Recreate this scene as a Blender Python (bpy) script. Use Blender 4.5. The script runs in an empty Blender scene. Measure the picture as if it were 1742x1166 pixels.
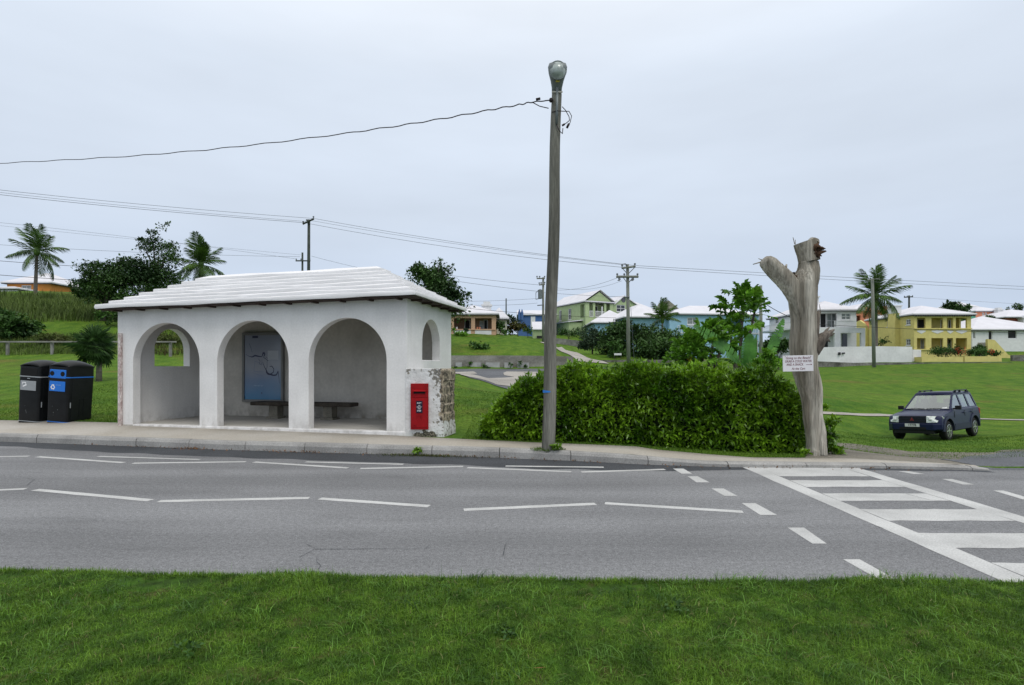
import bpy, bmesh, math, random
import numpy as np
from mathutils import Vector, Matrix, Euler
from mathutils.bvhtree import BVHTree
from mathutils.geometry import tessellate_polygon

random.seed(7)
rng = np.random.default_rng(7)
R = math.radians
scene = bpy.context.scene
COL = scene.collection

# ------------------------------------------------------------------ camera
F, CX, HY, CAMZ = 950.0, 871.0, 624.0, 1.6
cam_data = bpy.data.cameras.new("camera")
cam = bpy.data.objects.new("camera", cam_data)
COL.objects.link(cam)
cam.location = (0, 0, CAMZ)
cam.rotation_euler = (R(90), 0, 0)
cam_data.sensor_width = 36.0
cam_data.lens = F / 1742.0 * 36.0
cam_data.shift_y = (HY - 583.0) / 1742.0
cam_data.clip_start = 0.05
cam_data.clip_end = 3000
scene.camera = cam

# ------------------------------------------------------------------ sky
SUN_EL, SUN_AZ = R(58), R(150)          # azimuth from +Y clockwise
world = bpy.data.worlds.new("World")
scene.world = world
world.use_nodes = True
nt = world.node_tree
for n in list(nt.nodes):
    nt.nodes.remove(n)
out = nt.nodes.new('ShaderNodeOutputWorld')
bg = nt.nodes.new('ShaderNodeBackground')
bg.inputs['Strength'].default_value = 0.10
sky = nt.nodes.new('ShaderNodeTexSky')
sky.sky_type = 'NISHITA'
sky.sun_disc = False
sky.sun_elevation = SUN_EL
sky.sun_rotation = SUN_AZ
hs = nt.nodes.new('ShaderNodeHueSaturation')
hs.inputs['Saturation'].default_value = 0.35
nt.links.new(sky.outputs[0], hs.inputs['Color'])
tc = nt.nodes.new('ShaderNodeTexCoord')
sep = nt.nodes.new('ShaderNodeSeparateXYZ')
nt.links.new(tc.outputs['Generated'], sep.inputs[0])
ramp = nt.nodes.new('ShaderNodeValToRGB')          # overcast: brighter towards the zenith
els = ramp.color_ramp.elements
els[0].position = 0.0; els[0].color = (0.465, 0.555, 0.700, 1)
els[1].position = 1.0; els[1].color = (1, 1, 1, 1)
e = els.new(0.10); e.color = (0.482, 0.568, 0.705, 1)
e = els.new(0.25); e.color = (0.570, 0.645, 0.755, 1)
e = els.new(0.45); e.color = (0.635, 0.705, 0.805, 1)
e = els.new(0.75); e.color = (0.93, 0.95, 0.98, 1)
nt.links.new(sep.outputs['Z'], ramp.inputs[0])
mp = nt.nodes.new('ShaderNodeMapping')
mp.inputs['Scale'].default_value = (1.2, 1.2, 5.0)
nt.links.new(tc.outputs['Generated'], mp.inputs[0])
nz = nt.nodes.new('ShaderNodeTexNoise')
nz.inputs['Scale'].default_value = 1.6
nz.inputs['Detail'].default_value = 4
nt.links.new(mp.outputs[0], nz.inputs['Vector'])
mr = nt.nodes.new('ShaderNodeMapRange')
mr.inputs['From Min'].default_value = 0.3; mr.inputs['From Max'].default_value = 0.7
mr.inputs['To Min'].default_value = 8.9; mr.inputs['To Max'].default_value = 10.2
nt.links.new(nz.outputs[0], mr.inputs[0])
vm = nt.nodes.new('ShaderNodeVectorMath'); vm.operation = 'SCALE'
nt.links.new(ramp.outputs[0], vm.inputs[0]); nt.links.new(mr.outputs[0], vm.inputs['Scale'])
mx = nt.nodes.new('ShaderNodeMix'); mx.data_type = 'RGBA'
mx.inputs[0].default_value = 0.9
nt.links.new(hs.outputs[0], mx.inputs[6]); nt.links.new(vm.outputs[0], mx.inputs[7])
nt.links.new(mx.outputs[2], bg.inputs['Color'])
nt.links.new(bg.outputs[0], out.inputs[0])

# ------------------------------------------------------------------ sun behind the cloud
sd = bpy.data.lights.new("sun", 'SUN')
sd.energy = 0.9
sd.angle = R(22)
sd.color = (1.0, 0.96, 0.90)
sun = bpy.data.objects.new("sun", sd)
COL.objects.link(sun)
sdir = Vector((math.sin(SUN_AZ) * math.cos(SUN_EL), math.cos(SUN_AZ) * math.cos(SUN_EL), math.sin(SUN_EL)))
sun.rotation_euler = sdir.to_track_quat('Z', 'Y').to_euler()
sun.location = (0, 0, 60)

scene.view_settings.view_transform = 'Standard'
scene.view_settings.look = 'None'
scene.view_settings.exposure = 0.33
scene.view_settings.gamma = 1.0
scene.render.engine = 'CYCLES'
scene.cycles.max_bounces = 6
scene.cycles.transparent_max_bounces = 8


# ------------------------------------------------------------------ helpers
def W(px, py, Y):
    """point seen at photo pixel (px, py) at distance Y along the view axis"""
    return Vector(((px - CX) / F * Y, Y, CAMZ + (HY - py) / F * Y))


def link(o, parent=None):
    COL.objects.link(o)
    if parent is not None:
        o.parent = parent
    return o


def tag(o, label=None, cat=None, group=None, kind=None):
    if label: o['label'] = label
    if cat: o['category'] = cat
    if group: o['group'] = group
    if kind: o['kind'] = kind
    return o


def thing(name, label, cat, loc=(0, 0, 0), rz=0.0, group=None):
    o = bpy.data.objects.new(name, None)
    o.empty_display_size = 0.2
    link(o)
    o.location = loc
    o.rotation_euler = (0, 0, rz)
    return tag(o, label, cat, group)


def copy_tree(o, parent=None):
    c = o.copy()
    COL.objects.link(c)
    if parent is not None:
        c.parent = parent
    for ch in list(o.children):
        copy_tree(ch, c)
    return c


class MB:
    def __init__(s):
        s.v = []; s.f = []; s.mi = []; s.m = 0

    def add(s, vs, fs):
        o = len(s.v)
        s.v.extend([tuple(p) for p in vs])
        for f in fs:
            s.f.append([i + o for i in f]); s.mi.append(s.m)
        return s

    def box(s, c, size, rot=None):
        x, y, z = size[0] / 2, size[1] / 2, size[2] / 2
        vs = [Vector(p) for p in ((-x, -y, -z), (x, -y, -z), (x, y, -z), (-x, y, -z), (-x, -y, z), (x, -y, z), (x, y, z), (-x, y, z))]
        if rot is not None:
            m = Euler(rot).to_matrix(); vs = [m @ p for p in vs]
        c = Vector(c)
        return s.add([p + c for p in vs], [(0, 3, 2, 1), (4, 5, 6, 7), (0, 1, 5, 4), (1, 2, 6, 5), (2, 3, 7, 6), (3, 0, 4, 7)])

    def b2(s, x0, x1, y0, y1, z0, z1):
        return s.box(((x0 + x1) / 2, (y0 + y1) / 2, (z0 + z1) / 2), (x1 - x0, y1 - y0, z1 - z0))

    def tube(s, pts, rad, n=8, cap=True, squash=1.0):
        pts = [Vector(p) for p in pts]
        if not hasattr(rad, '__len__'): rad = [rad] * len(pts)
        rings = []; prev = None
        for i, p in enumerate(pts):
            a = pts[max(i - 1, 0)]; b = pts[min(i + 1, len(pts) - 1)]
            t = (b - a).normalized()
            if prev is None:
                up = Vector((0, 0, 1)) if abs(t.z) < .9 else Vector((1, 0, 0))
                u = t.cross(up).normalized()
            else:
                u = (prev - t * prev.dot(t)).normalized()
            prev = u
            w = t.cross(u)
            rings.append([p + (u * math.cos(2 * math.pi * k / n) + w * math.sin(2 * math.pi * k / n) * squash) * rad[i] for k in range(n)])
        vs = [q for r in rings for q in r]
        fs = []
        for i in range(len(pts) - 1):
            for k in range(n):
                k2 = (k + 1) % n
                fs.append((i * n + k, i * n + k2, (i + 1) * n + k2, (i + 1) * n + k))
        if cap:
            fs.append(tuple(reversed(range(n)))); fs.append(tuple(range((len(pts) - 1) * n, len(pts) * n)))
        return s.add(vs, fs)

    def lathe(s, prof, n=24, c=(0, 0, 0), axis='Z', sx=1.0, sy=1.0):
        vs = []; fs = []
        for r, z in prof:
            for k in range(n):
                a = 2 * math.pi * k / n
                p = (r * math.cos(a) * sx, r * math.sin(a) * sy, z)
                if axis == 'Y': p = (p[0], p[2], p[1])
                if axis == 'X': p = (p[2], p[0], p[1])
                vs.append((p[0] + c[0], p[1] + c[1], p[2] + c[2]))
        m = len(prof)
        for i in range(m - 1):
            for k in range(n):
                k2 = (k + 1) % n
                fs.append((i * n + k, i * n + k2, (i + 1) * n + k2, (i + 1) * n + k))
        fs.append(tuple(reversed(range(n)))); fs.append(tuple(range((m - 1) * n, m * n)))
        return s.add(vs, fs)

    def panel(s, outline, holes, t, fn=None, y0=0.0):
        """a wall in the local XZ plane (y0..y0+t) with holes; fn maps local (x,y,z) to the target"""
        loops = [outline] + list(holes)
        flat = [p for l in loops for p in l]
        tris = tessellate_polygon([[Vector((p[0], p[1], 0)) for p in l] for l in loops])
        n = len(flat)
        vs = [(p[0], y0, p[1]) for p in flat] + [(p[0], y0 + t, p[1]) for p in flat]
        fs = []
        for a, b, c in tris:
            A, B, Cc = flat[a], flat[b], flat[c]
            cr = (B[0] - A[0]) * (Cc[1] - A[1]) - (B[1] - A[1]) * (Cc[0] - A[0])
            if abs(cr) < 1e-12: continue
            if cr < 0: b, c = c, b
            fs.append((a, b, c)); fs.append((a + n, c + n, b + n))
        o = 0
        for li, l in enumerate(loops):
            area = sum(l[i][0] * l[(i + 1) % len(l)][1] - l[(i + 1) % len(l)][0] * l[i][1] for i in range(len(l)))
            ccw = area > 0
            for i in range(len(l)):
                a = o + i; b = o + (i + 1) % len(l)
                if ccw == (li == 0): fs.append((b, a, a + n, b + n))
                else: fs.append((a, b, b + n, a + n))
            o += len(l)
        if fn: vs = [tuple(fn(*p)) for p in vs]
        return s.add(vs, fs)

    def build(s, name, mat, parent=None, smooth=False, bevel=0, seg=2, loc=None, angle=None):
        me = bpy.data.meshes.new(name)
        me.from_pydata(s.v, [], s.f)
        mats = mat if isinstance(mat, (list, tuple)) else [mat]
        for m in mats: me.materials.append(m)
        if len(mats) > 1: me.polygons.foreach_set('material_index', s.mi)
        me.update()
        bm = bmesh.new(); bm.from_mesh(me)
        bmesh.ops.recalc_face_normals(bm, faces=bm.faces)
        bm.to_mesh(me); bm.free()
        if smooth:
            me.polygons.foreach_set('use_smooth', [True] * len(me.polygons))
            if angle: me.set_sharp_from_angle(angle=R(angle))
        o = bpy.data.objects.new(name, me)
        link(o, parent)
        if loc is not None: o.location = loc
        if bevel:
            md = o.modifiers.new('bevel', 'BEVEL'); md.width = bevel; md.segments = seg
            md.limit_method = 'ANGLE'; md.angle_limit = R(35)
        return o


def np_obj(name, verts, quads, mat, parent=None, smooth=False):
    """fast mesh from numpy arrays: verts (n,3), quads (m,k)"""
    me = bpy.data.meshes.new(name)
    m, k = quads.shape
    me.vertices.add(len(verts)); me.vertices.foreach_set('co', np.ascontiguousarray(verts, dtype=np.float32).ravel())
    me.loops.add(m * k); me.loops.foreach_set('vertex_index', quads.astype(np.int32).ravel())
    me.polygons.add(m)
    me.polygons.foreach_set('loop_start', np.arange(0, m * k, k, dtype=np.int32))
    me.polygons.foreach_set('loop_total', np.full(m, k, dtype=np.int32))
    me.materials.append(mat)
    me.update(calc_edges=True); me.validate()
    if smooth: me.polygons.foreach_set('use_smooth', [True] * len(me.polygons))
    o = bpy.data.objects.new(name, me)
    return link(o, parent)


def unit(a):
    return a / np.maximum(np.linalg.norm(a, axis=1, keepdims=True), 1e-9)


def leaf_cloud(P, N, L, Wd, droop=0.25, spread=0.8):
    """folded lance leaves: P (n,3) roots, N (n,3) outward normals; returns verts, quads"""
    n = len(P)
    d = unit(N + rng.normal(0, spread, (n, 3)) + np.array([0, 0, -droop]))
    s = unit(np.cross(d, rng.normal(0, 1, (n, 3)) * 0.5 + np.array([0, 0, 1.0])))
    up = np.cross(s, d)
    L = L.reshape(-1, 1); Wd = Wd.reshape(-1, 1)
    base = P
    mid = P + d * L * 0.5
    tip = P + d * L - up * L * 0.14
    lf = P + d * L * 0.42 + s * Wd * 0.5 + up * Wd * 0.18
    rt = P + d * L * 0.42 - s * Wd * 0.5 + up * Wd * 0.18
    v = np.stack([base, lf, tip, rt, mid], 1).reshape(-1, 3)
    i = np.arange(n).reshape(-1, 1) * 5
    q = np.concatenate([i + np.array([[0, 4, 1]]), i + np.array([[1, 4, 2]]), i + np.array([[0, 3, 4]]), i + np.array([[3, 2, 4]])], 0)
    return v, q


def text_obj(name, body, size, mat, parent=None, shear=0.0, align='CENTER', bold=0.0, sx=1.0):
    cu = bpy.data.curves.new(name, 'FONT')
    cu.body = body; cu.size = size; cu.align_x = align; cu.align_y = 'CENTER'
    cu.shear = shear; cu.extrude = 0.001; cu.offset = bold
    tmp = bpy.data.objects.new('tmp', cu)
    COL.objects.link(tmp)
    dg = bpy.context.evaluated_depsgraph_get()
    me = bpy.data.meshes.new_from_object(tmp.evaluated_get(dg))
    bpy.data.objects.remove(tmp)
    me.transform(Matrix.Scale(sx, 4, (1, 0, 0)))
    me.materials.clear(); me.materials.append(mat)
    o = bpy.data.objects.new(name, me)
    return link(o, parent)


# ------------------------------------------------------------------ materials
def mat(name, col, rough=0.75, var=0.12, scale=2.0, fine=0.0, fscale=60.0, bump=0.0, bscale=40.0, stretch=(1, 1, 1),
        col2=None, metallic=0.0, spec=0.3, island=0.0, trans=0.0, coat=0.0, world=False, thr=(0.35, 0.65), detail=5, bdist=0.02):
    m = bpy.data.materials.new(name); m.use_nodes = True
    t = m.node_tree; N = t.nodes; Lk = t.links
    p = N['Principled BSDF']
    p.inputs['Roughness'].default_value = rough; p.inputs['Metallic'].default_value = metallic
    p.inputs['Specular IOR Level'].default_value = spec; p.inputs['Coat Weight'].default_value = coat
    c = N.new('ShaderNodeTexCoord')
    vec = c.outputs['Object']
    if world:
        g = N.new('ShaderNodeNewGeometry'); vec = g.outputs['Position']
    mpn = N.new('ShaderNodeMapping'); mpn.inputs['Scale'].default_value = stretch
    Lk.new(vec, mpn.inputs[0])
    nz = N.new('ShaderNodeTexNoise'); nz.inputs['Scale'].default_value = scale; nz.inputs['Detail'].default_value = detail
    Lk.new(mpn.outputs[0], nz.inputs['Vector'])
    rp = N.new('ShaderNodeValToRGB')
    a = tuple(max(0, x * (1 - var)) for x in col); b = col2 if col2 else tuple(min(1, x * (1 + var)) for x in col)
    rp.color_ramp.elements[0].position = thr[0]; rp.color_ramp.elements[0].color = (*a, 1)
    rp.color_ramp.elements[1].position = thr[1]; rp.color_ramp.elements[1].color = (*b, 1)
    Lk.new(nz.outputs[0], rp.inputs[0])
    cur = rp.outputs[0]

    def scaled(cur, fac_out, lo, hi):
        mr = N.new('ShaderNodeMapRange'); mr.inputs['To Min'].default_value = lo; mr.inputs['To Max'].default_value = hi
        Lk.new(fac_out, mr.inputs[0])
        sc = N.new('ShaderNodeVectorMath'); sc.operation = 'SCALE'
        Lk.new(cur, sc.inputs[0]); Lk.new(mr.outputs[0], sc.inputs['Scale'])
        return sc.outputs[0]
    if fine:
        n2 = N.new('ShaderNodeTexNoise'); n2.inputs['Scale'].default_value = fscale; n2.inputs['Detail'].default_value = 3
        Lk.new(mpn.outputs[0], n2.inputs['Vector'])
        mr0 = N.new('ShaderNodeMapRange'); mr0.inputs['From Min'].default_value = .3; mr0.inputs['From Max'].default_value = .7
        Lk.new(n2.outputs[0], mr0.inputs[0])
        cur = scaled(cur, mr0.outputs[0], 1 - fine, 1 + fine)
    if island:
        g2 = N.new('ShaderNodeNewGeometry')
        cur = scaled(cur, g2.outputs['Random Per Island'], 1 - island, 1 + island)
    Lk.new(cur, p.inputs['Base Color'])
    if bump:
        n3 = N.new('ShaderNodeTexNoise'); n3.inputs['Scale'].default_value = bscale; n3.inputs['Detail'].default_value = 4
        Lk.new(mpn.outputs[0], n3.inputs['Vector'])
        bp = N.new('ShaderNodeBump'); bp.inputs['Strength'].default_value = bump; bp.inputs['Distance'].default_value = bdist
        Lk.new(n3.outputs[0], bp.inputs['Height']); Lk.new(bp.outputs[0], p.inputs['Normal'])
    if trans:
        tr = N.new('ShaderNodeBsdfTranslucent'); Lk.new(cur, tr.inputs['Color'])
        ms = N.new('ShaderNodeMixShader'); ms.inputs[0].default_value = trans
        o = N['Material Output']
        Lk.new(p.outputs[0], ms.inputs[1]); Lk.new(tr.outputs[0], ms.inputs[2]); Lk.new(ms.outputs[0], o.inputs[0])
    return m


M = {}
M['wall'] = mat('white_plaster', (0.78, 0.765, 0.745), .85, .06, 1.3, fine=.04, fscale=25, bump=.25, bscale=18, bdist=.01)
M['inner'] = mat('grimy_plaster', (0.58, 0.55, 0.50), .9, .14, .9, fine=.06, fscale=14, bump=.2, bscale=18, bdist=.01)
M['roof'] = mat('limewash_roof', (0.79, 0.78, 0.785), .8, .06, 1.5, fine=.03, fscale=20, stretch=(.5, 2, 2), bump=.3, bscale=9, bdist=.015)
M['floor'] = mat('concrete_floor', (0.46, 0.44, 0.40), .9, .12, 1.6, fine=.12, fscale=40)
M['rafter'] = mat('dark_rafter', (0.045, 0.028, 0.022), .8, .2)
M['red'] = mat('post_red', (0.29, 0.004, 0.007), .55, .12, 5, fine=.08, fscale=40, spec=.2)
M['black'] = mat('black_plastic', (0.008, 0.009, 0.010), .38, .2, 6, spec=.22)
M['dark'] = mat('deep_black', (0.004, 0.004, 0.004), .7, .1)
M['blue'] = mat('label_blue', (0.02, 0.17, 0.62), .4, .08)
M['silver'] = mat('label_silver', (0.30, 0.32, 0.33), .45, .1)
M['whitepaint'] = mat('white_paint', (0.78, 0.78, 0.78), .6, .05)
M['signwhite'] = mat('sign_white', (0.72, 0.70, 0.72), .5, .04)
M['signink'] = mat('sign_ink', (0.16, 0.03, 0.05), .6, .05)
M['tide'] = mat('pink_flaking_wood', (0.50, 0.37, 0.34), .85, .15, 10, col2=(.62, .56, .53), stretch=(2, 2, .8), fine=.3, fscale=20)
M['bench'] = mat('old_bench_stone', (0.060, 0.050, 0.040), .9, .25, 5, fine=.2, fscale=40, bump=.3)
M['benchleg'] = mat('bench_leg_stone', (0.20, 0.185, 0.15), .9, .25, 5, fine=.2, fscale=40, bump=.3)
M['frame'] = mat('grey_frame', (0.22, 0.22, 0.215), .5, .1, metallic=.3)
M['pole'] = mat('weathered_pole', (0.130, 0.128, 0.105), .9, .3, 2.2, col2=(.215, .21, .18), fine=.32, fscale=24, stretch=(3, 3, .18), bump=.5, bscale=22)
M['farpole'] = mat('far_pole', (0.20, 0.21, 0.18), .9, .2, 3, stretch=(3, 3, .3))
M['darkpole'] = mat('dark_green_pole', (0.05, 0.06, 0.05), .9, .2, 3)
M['metal'] = mat('lamp_metal', (0.17, 0.19, 0.19), .45, .12, 6, metallic=.3)
M['cable'] = mat('cable_black', (0.018, 0.012, 0.014), .6, .1)
M['wire'] = mat('wire_grey', (0.12, 0.13, 0.14), .6, .1)
M['deadwood'] = mat('silvered_deadwood', (0.26, 0.225, 0.172), .9, .3, 1.3, col2=(.48, .45, .385), fine=.36, fscale=13, stretch=(3, 3, .16), thr=(.38, .62), bump=.8, bscale=13, bdist=.04)
M['deadend'] = mat('rotten_deadwood', (0.04, 0.026, 0.018), .95, .5, 5, col2=(.13, .07, .04))
M['leaf_hedge'] = mat('hedge_leaf', (0.085, 0.225, 0.010), .30, .35, 1.6, col2=(.24, .43, .026), island=.45, trans=.38, spec=.55, world=True)
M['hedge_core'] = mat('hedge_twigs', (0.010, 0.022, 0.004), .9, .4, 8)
M['leaf_dark'] = mat('dark_leaf', (0.028, 0.075, 0.018), .6, .4, .35, col2=(.064, .135, .028), island=.35, trans=.12, world=True)
M['leaf_mid'] = mat('mid_leaf', (0.028, 0.080, 0.014), .6, .4, .35, col2=(.062, .145, .026), island=.35, trans=.15, world=True)
M['leaf_grey'] = mat('greygreen_leaf', (0.030, 0.065, 0.030), .7, .35, .5, col2=(.058, .105, .05), island=.3, trans=.1, world=True)
M['leaf_rust'] = mat('rust_leaf', (0.10, 0.045, 0.015), .6, .4, 1, col2=(.09, .11, .02), island=.4, trans=.2, world=True)
M['leaf_papaya'] = mat('papaya_leaf', (0.080, 0.235, 0.016), .45, .3, 2, col2=(.20, .42, .035), island=.35, trans=.28, world=True)
M['leaf_banana'] = mat('banana_leaf', (0.045, 0.165, 0.022), .4, .25, 3, col2=(.10, .28, .045), fine=.12, fscale=14, trans=.25)
M['leaf_yellow'] = mat('yellow_leaf', (0.55, 0.36, 0.03), .6, .3, 3, trans=.2)
M['palm'] = mat('palm_frond', (0.034, 0.085, 0.014), .5, .35, .8, col2=(.090, .170, .026), island=.3, trans=.14, world=True)
M['fan'] = mat('fan_palm_frond', (0.030, 0.080, 0.022), .5, .35, 2.5, col2=(.085, .17, .045), island=.3, trans=.12)
M['bark'] = mat('grey_bark', (0.10, 0.085, 0.07), .95, .3, 4, bump=.4, stretch=(2, 2, .5))
M['ptrunk'] = mat('palm_trunk', (0.16, 0.14, 0.12), .95, .25, 3, stretch=(1, 1, 6), bump=.3)
M['grass_blade'] = mat('grass_blade', (0.066, 0.160, 0.012), .55, .30, 5.5, col2=(.150, .275, .026), island=.5, trans=.3, spec=.25, world=True)
M['grass_far'] = mat('lawn_blade', (0.056, 0.140, 0.012), .6, .3, .35, col2=(.115, .205, .020), island=.35, trans=.25, spec=.2, world=True)
M['tallgrass'] = mat('tall_grass', (0.075, 0.12, 0.022), .7, .35, .4, col2=(.14, .20, .045), island=.4, trans=.2, world=True)
M['straw'] = mat('brown_brush', (0.10, 0.085, 0.03), .8, .35, .6, col2=(.07, .11, .02), island=.4, trans=.2, world=True)
M['kerb'] = mat('kerb_concrete', (0.33, 0.322, 0.305), .9, .16, 1.8, fine=.18, fscale=45, bump=.25, bscale=60, world=True)
M['line'] = mat('road_paint', (0.50, 0.50, 0.485), .8, .13, 1.7, fine=.16, fscale=70, world=True)
M['carblue'] = mat('car_navy', (0.009, 0.013, 0.048), .30, .06, 3, spec=.22, coat=.12)
M['cargrey'] = mat('car_cladding', (0.022, 0.027, 0.052), .5, .08, 3, spec=.3)
M['cardark'] = mat('car_black_trim', (0.008, 0.008, 0.010), .5, .1)
def glass_material():
    m = bpy.data.materials.new('tinted_glass'); m.use_nodes = True
    t_ = m.node_tree; N = t_.nodes; L = t_.links
    tr = N.new('ShaderNodeBsdfTransparent'); tr.inputs[0].default_value = (.62, .70, .66, 1)
    gl = N.new('ShaderNodeBsdfGlossy'); gl.inputs['Roughness'].default_value = .03; gl.inputs[0].default_value = (.9, .95, .93, 1)
    lw_ = N.new('ShaderNodeLayerWeight'); lw_.inputs[0].default_value = .35
    fr = N.new('ShaderNodeMapRange'); fr.inputs['To Min'].default_value = .12; fr.inputs['To Max'].default_value = .75; L.new(lw_.outputs['Facing'], fr.inputs[0])
    ms = N.new('ShaderNodeMixShader'); L.new(fr.outputs[0], ms.inputs[0]); L.new(tr.outputs[0], ms.inputs[1]); L.new(gl.outputs[0], ms.inputs[2])
    L.new(ms.outputs[0], N['Material Output'].inputs[0]); return m


M['glass'] = glass_material()
M['chrome'] = mat('alloy_silver', (0.55, 0.56, 0.57), .25, .08, metallic=.8)
M['lampglass'] = mat('headlight_glass', (0.62, 0.66, 0.62), .12, .25, 14, spec=.6, metallic=.2)
M['tyre'] = mat('tyre_rubber', (0.012, 0.012, 0.012), .85, .15)
M['plate'] = mat('plate_white', (0.62, 0.63, 0.62), .5, .03)
M['emblem'] = mat('emblem_red', (0.30, 0.05, 0.05), .4, .05)
M['litter'] = mat('dead_leaf', (0.16, 0.08, 0.035), .9, .4, 3, island=.5)
M['concrete_wall'] = mat('old_grey_concrete', (0.20, 0.19, 0.165), .95, .25, .5, fine=.2, fscale=6, stretch=(1, 1, 2.5), col2=(.30, .29, .26))
M['stone_low'] = mat('mossy_low_wall', (0.13, 0.125, 0.105), .95, .4, .8, fine=.3, fscale=5, col2=(.25, .24, .22))
M['pane'] = mat('window_pane', (0.035, 0.042, 0.05), .1, .3, 1, spec=.6)
M['curtain'] = mat('curtained_pane', (0.25, 0.28, 0.27), .3, .2, 2, spec=.5)
M['inside'] = mat('dark_doorway', (0.018, 0.018, 0.02), .6, .2)
M['h_orange'] = mat('orange_wall', (0.62, 0.25, 0.06), .9, .06)
M['h_peach'] = mat('peach_wall', (0.56, 0.36, 0.235), .9, .06)
M['h_peach2'] = mat('pink_porch_wall', (0.40, 0.24, 0.16), .9, .06)
M['h_blue'] = mat('deep_blue_wall', (0.07, 0.14, 0.32), .9, .06)
M['h_green'] = mat('sage_green_wall', (0.36, 0.45, 0.24), .9, .06)
M['h_lblue'] = mat('pale_blue_wall', (0.30, 0.50, 0.64), .9, .06)
M['h_white'] = mat('white_house_wall', (0.74, 0.74, 0.74), .9, .05)
M['h_yellow'] = mat('yellow_wall', (0.66, 0.57, 0.21), .9, .06)
M['h_coral'] = mat('coral_wall', (0.62, 0.25, 0.15), .9, .06)
M['h_red'] = mat('red_wall', (0.45, 0.14, 0.10), .9, .06)
M['h_cream'] = mat('cream_wall', (0.55, 0.55, 0.46), .9, .06)
M['h_grey'] = mat('grey_house_wall', (0.42, 0.43, 0.42), .9, .06)
M['hroof'] = mat('white_house_roof', (0.68, 0.67, 0.70), .85, .05, .8, fine=.03, fscale=6)
M['trim'] = mat('white_trim', (0.70, 0.70, 0.70), .7, .04)
M['fascia'] = mat('dark_eave', (0.10, 0.10, 0.12), .8, .1)
M['garden_wall'] = mat('white_garden_wall', (0.76, 0.755, 0.76), .9, .08, .6, fine=.05, fscale=4)
M['rail'] = mat('silver_rail', (0.22, 0.215, 0.20), .8, .25, 2)
M['flower'] = mat('red_flower', (0.55, 0.03, 0.02), .6, .2)


def grime(m, streak=.10, foot=.35, z0=.28):
    """rain streaks under the eaves and soil splashed on the foot of a wall"""
    t = m.node_tree; N = t.nodes; L = t.links; p = N['Principled BSDF']
    src = p.inputs['Base Color'].links[0].from_socket
    c = N.new('ShaderNodeTexCoord'); s_ = N.new('ShaderNodeSeparateXYZ'); L.new(c.outputs['Object'], s_.inputs[0])
    def noise(scale, st, det=5):
        mp_ = N.new('ShaderNodeMapping'); mp_.inputs['Scale'].default_value = st; L.new(c.outputs['Object'], mp_.inputs[0])
        n_ = N.new('ShaderNodeTexNoise'); n_.inputs['Scale'].default_value = scale; n_.inputs['Detail'].default_value = det
        L.new(mp_.outputs[0], n_.inputs['Vector']); return n_.outputs[0]
    def rg(o, a, b, lo, hi):
        r = N.new('ShaderNodeMapRange'); r.inputs['From Min'].default_value = a; r.inputs['From Max'].default_value = b
        r.inputs['To Min'].default_value = lo; r.inputs['To Max'].default_value = hi; L.new(o, r.inputs[0]); return r.outputs[0]
    def m2(op, a, b):
        x = N.new('ShaderNodeMath'); x.operation = op; L.new(a, x.inputs[0]); L.new(b, x.inputs[1]); return x.outputs[0]
    def mix(a, col, f):
        x = N.new('ShaderNodeMix'); x.data_type = 'RGBA'; L.new(f, x.inputs[0]); L.new(a, x.inputs[6]); x.inputs[7].default_value = (*col, 1); return x.outputs[2]
    st_ = rg(noise(3.2, (1.6, 1.6, .22)), .50, .72, 0, streak * 3)
    cur = mix(src, (.30, .29, .25), st_)
    bl = rg(noise(1.1, (1, 1, 1)), .52, .72, 0, streak * 2.2)
    cur = mix(cur, (.34, .31, .24), bl)
    f1 = rg(s_.outputs['Z'], z0, z0 + .30, foot, 0)
    f2 = rg(noise(7, (1, 1, .7)), .42, .66, 0, 1.6)
    cur = mix(cur, (.17, .145, .10), m2('MULTIPLY', f1, f2))
    L.new(cur, p.inputs['Base Color'])


grime(M['wall'], .022, .20)
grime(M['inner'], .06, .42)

# ------------------------------------------------------------------ ground heights
KERB = []
for px, py in ((0, 751.5), (196, 758.5), (379, 765.5), (600, 772), (803, 777.5), (989, 785), (1089, 790.5), (1200, 794.2), (1256, 795.6), (1486, 797), (1672, 801)):
    Y = CAMZ * F / (py - HY); KERB.append(((px - CX) / F * Y, Y))
KX, KY = np.array(KERB).T


def kerb(x):
    x = np.asarray(x, float)
    y = np.interp(x, KX, KY)
    y = np.where(x < KX[0], KY[0] + (KX[0] - x) * 0.12, y)
    return np.where(x > KX[-1], KY[-1], y)


BACK = []      # back of the pavement, (px, py, z)
for px, py, z in ((0, 716, .25), (150, 719, .26), (300, 723, .25), (772, 747.5, .18), (917, 754.5, .17), (1000, 757.5, .16), (1082, 761, .15), (1117, 766.5, .12), (1200, 774, .09), (1280, 780, .07), (1445, 781, .06), (1590, 789, .045), (1693, 795, .015)):
    Y = (CAMZ - z) * F / (py - HY); BACK.append(((px - CX) / F * Y, Y, z))
BX, BY, BZ = np.array(BACK).T


def back(x):
    x = np.asarray(x, float)
    y = np.interp(x, BX, BY)
    y = np.where(x < BX[0], BY[0] + (BX[0] - x) * 0.12, y)
    return np.maximum(y, kerb(x) + .12)


def backz(x):
    return np.interp(np.asarray(x, float), BX, BZ)


def kerbz(x):          # kerb height along the road; dropped at the crossing
    return np.interp(np.asarray(x, float), [-12, 0.5, 2.0, 3.0, 7.0, 7.4], [.17, .16, .14, .075, .065, .01])


def grass_edge(x):
    x = np.asarray(x, float)
    return np.interp(x, [-30, -4.2, -2.0, 0.2, 4, 30], [6.0, 4.30, 4.20, 4.10, 4.05, 3.9]) + 0.012 * np.sin(x * 3.1) + 0.012 * np.sin(x * 7.7 + 1)


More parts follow.
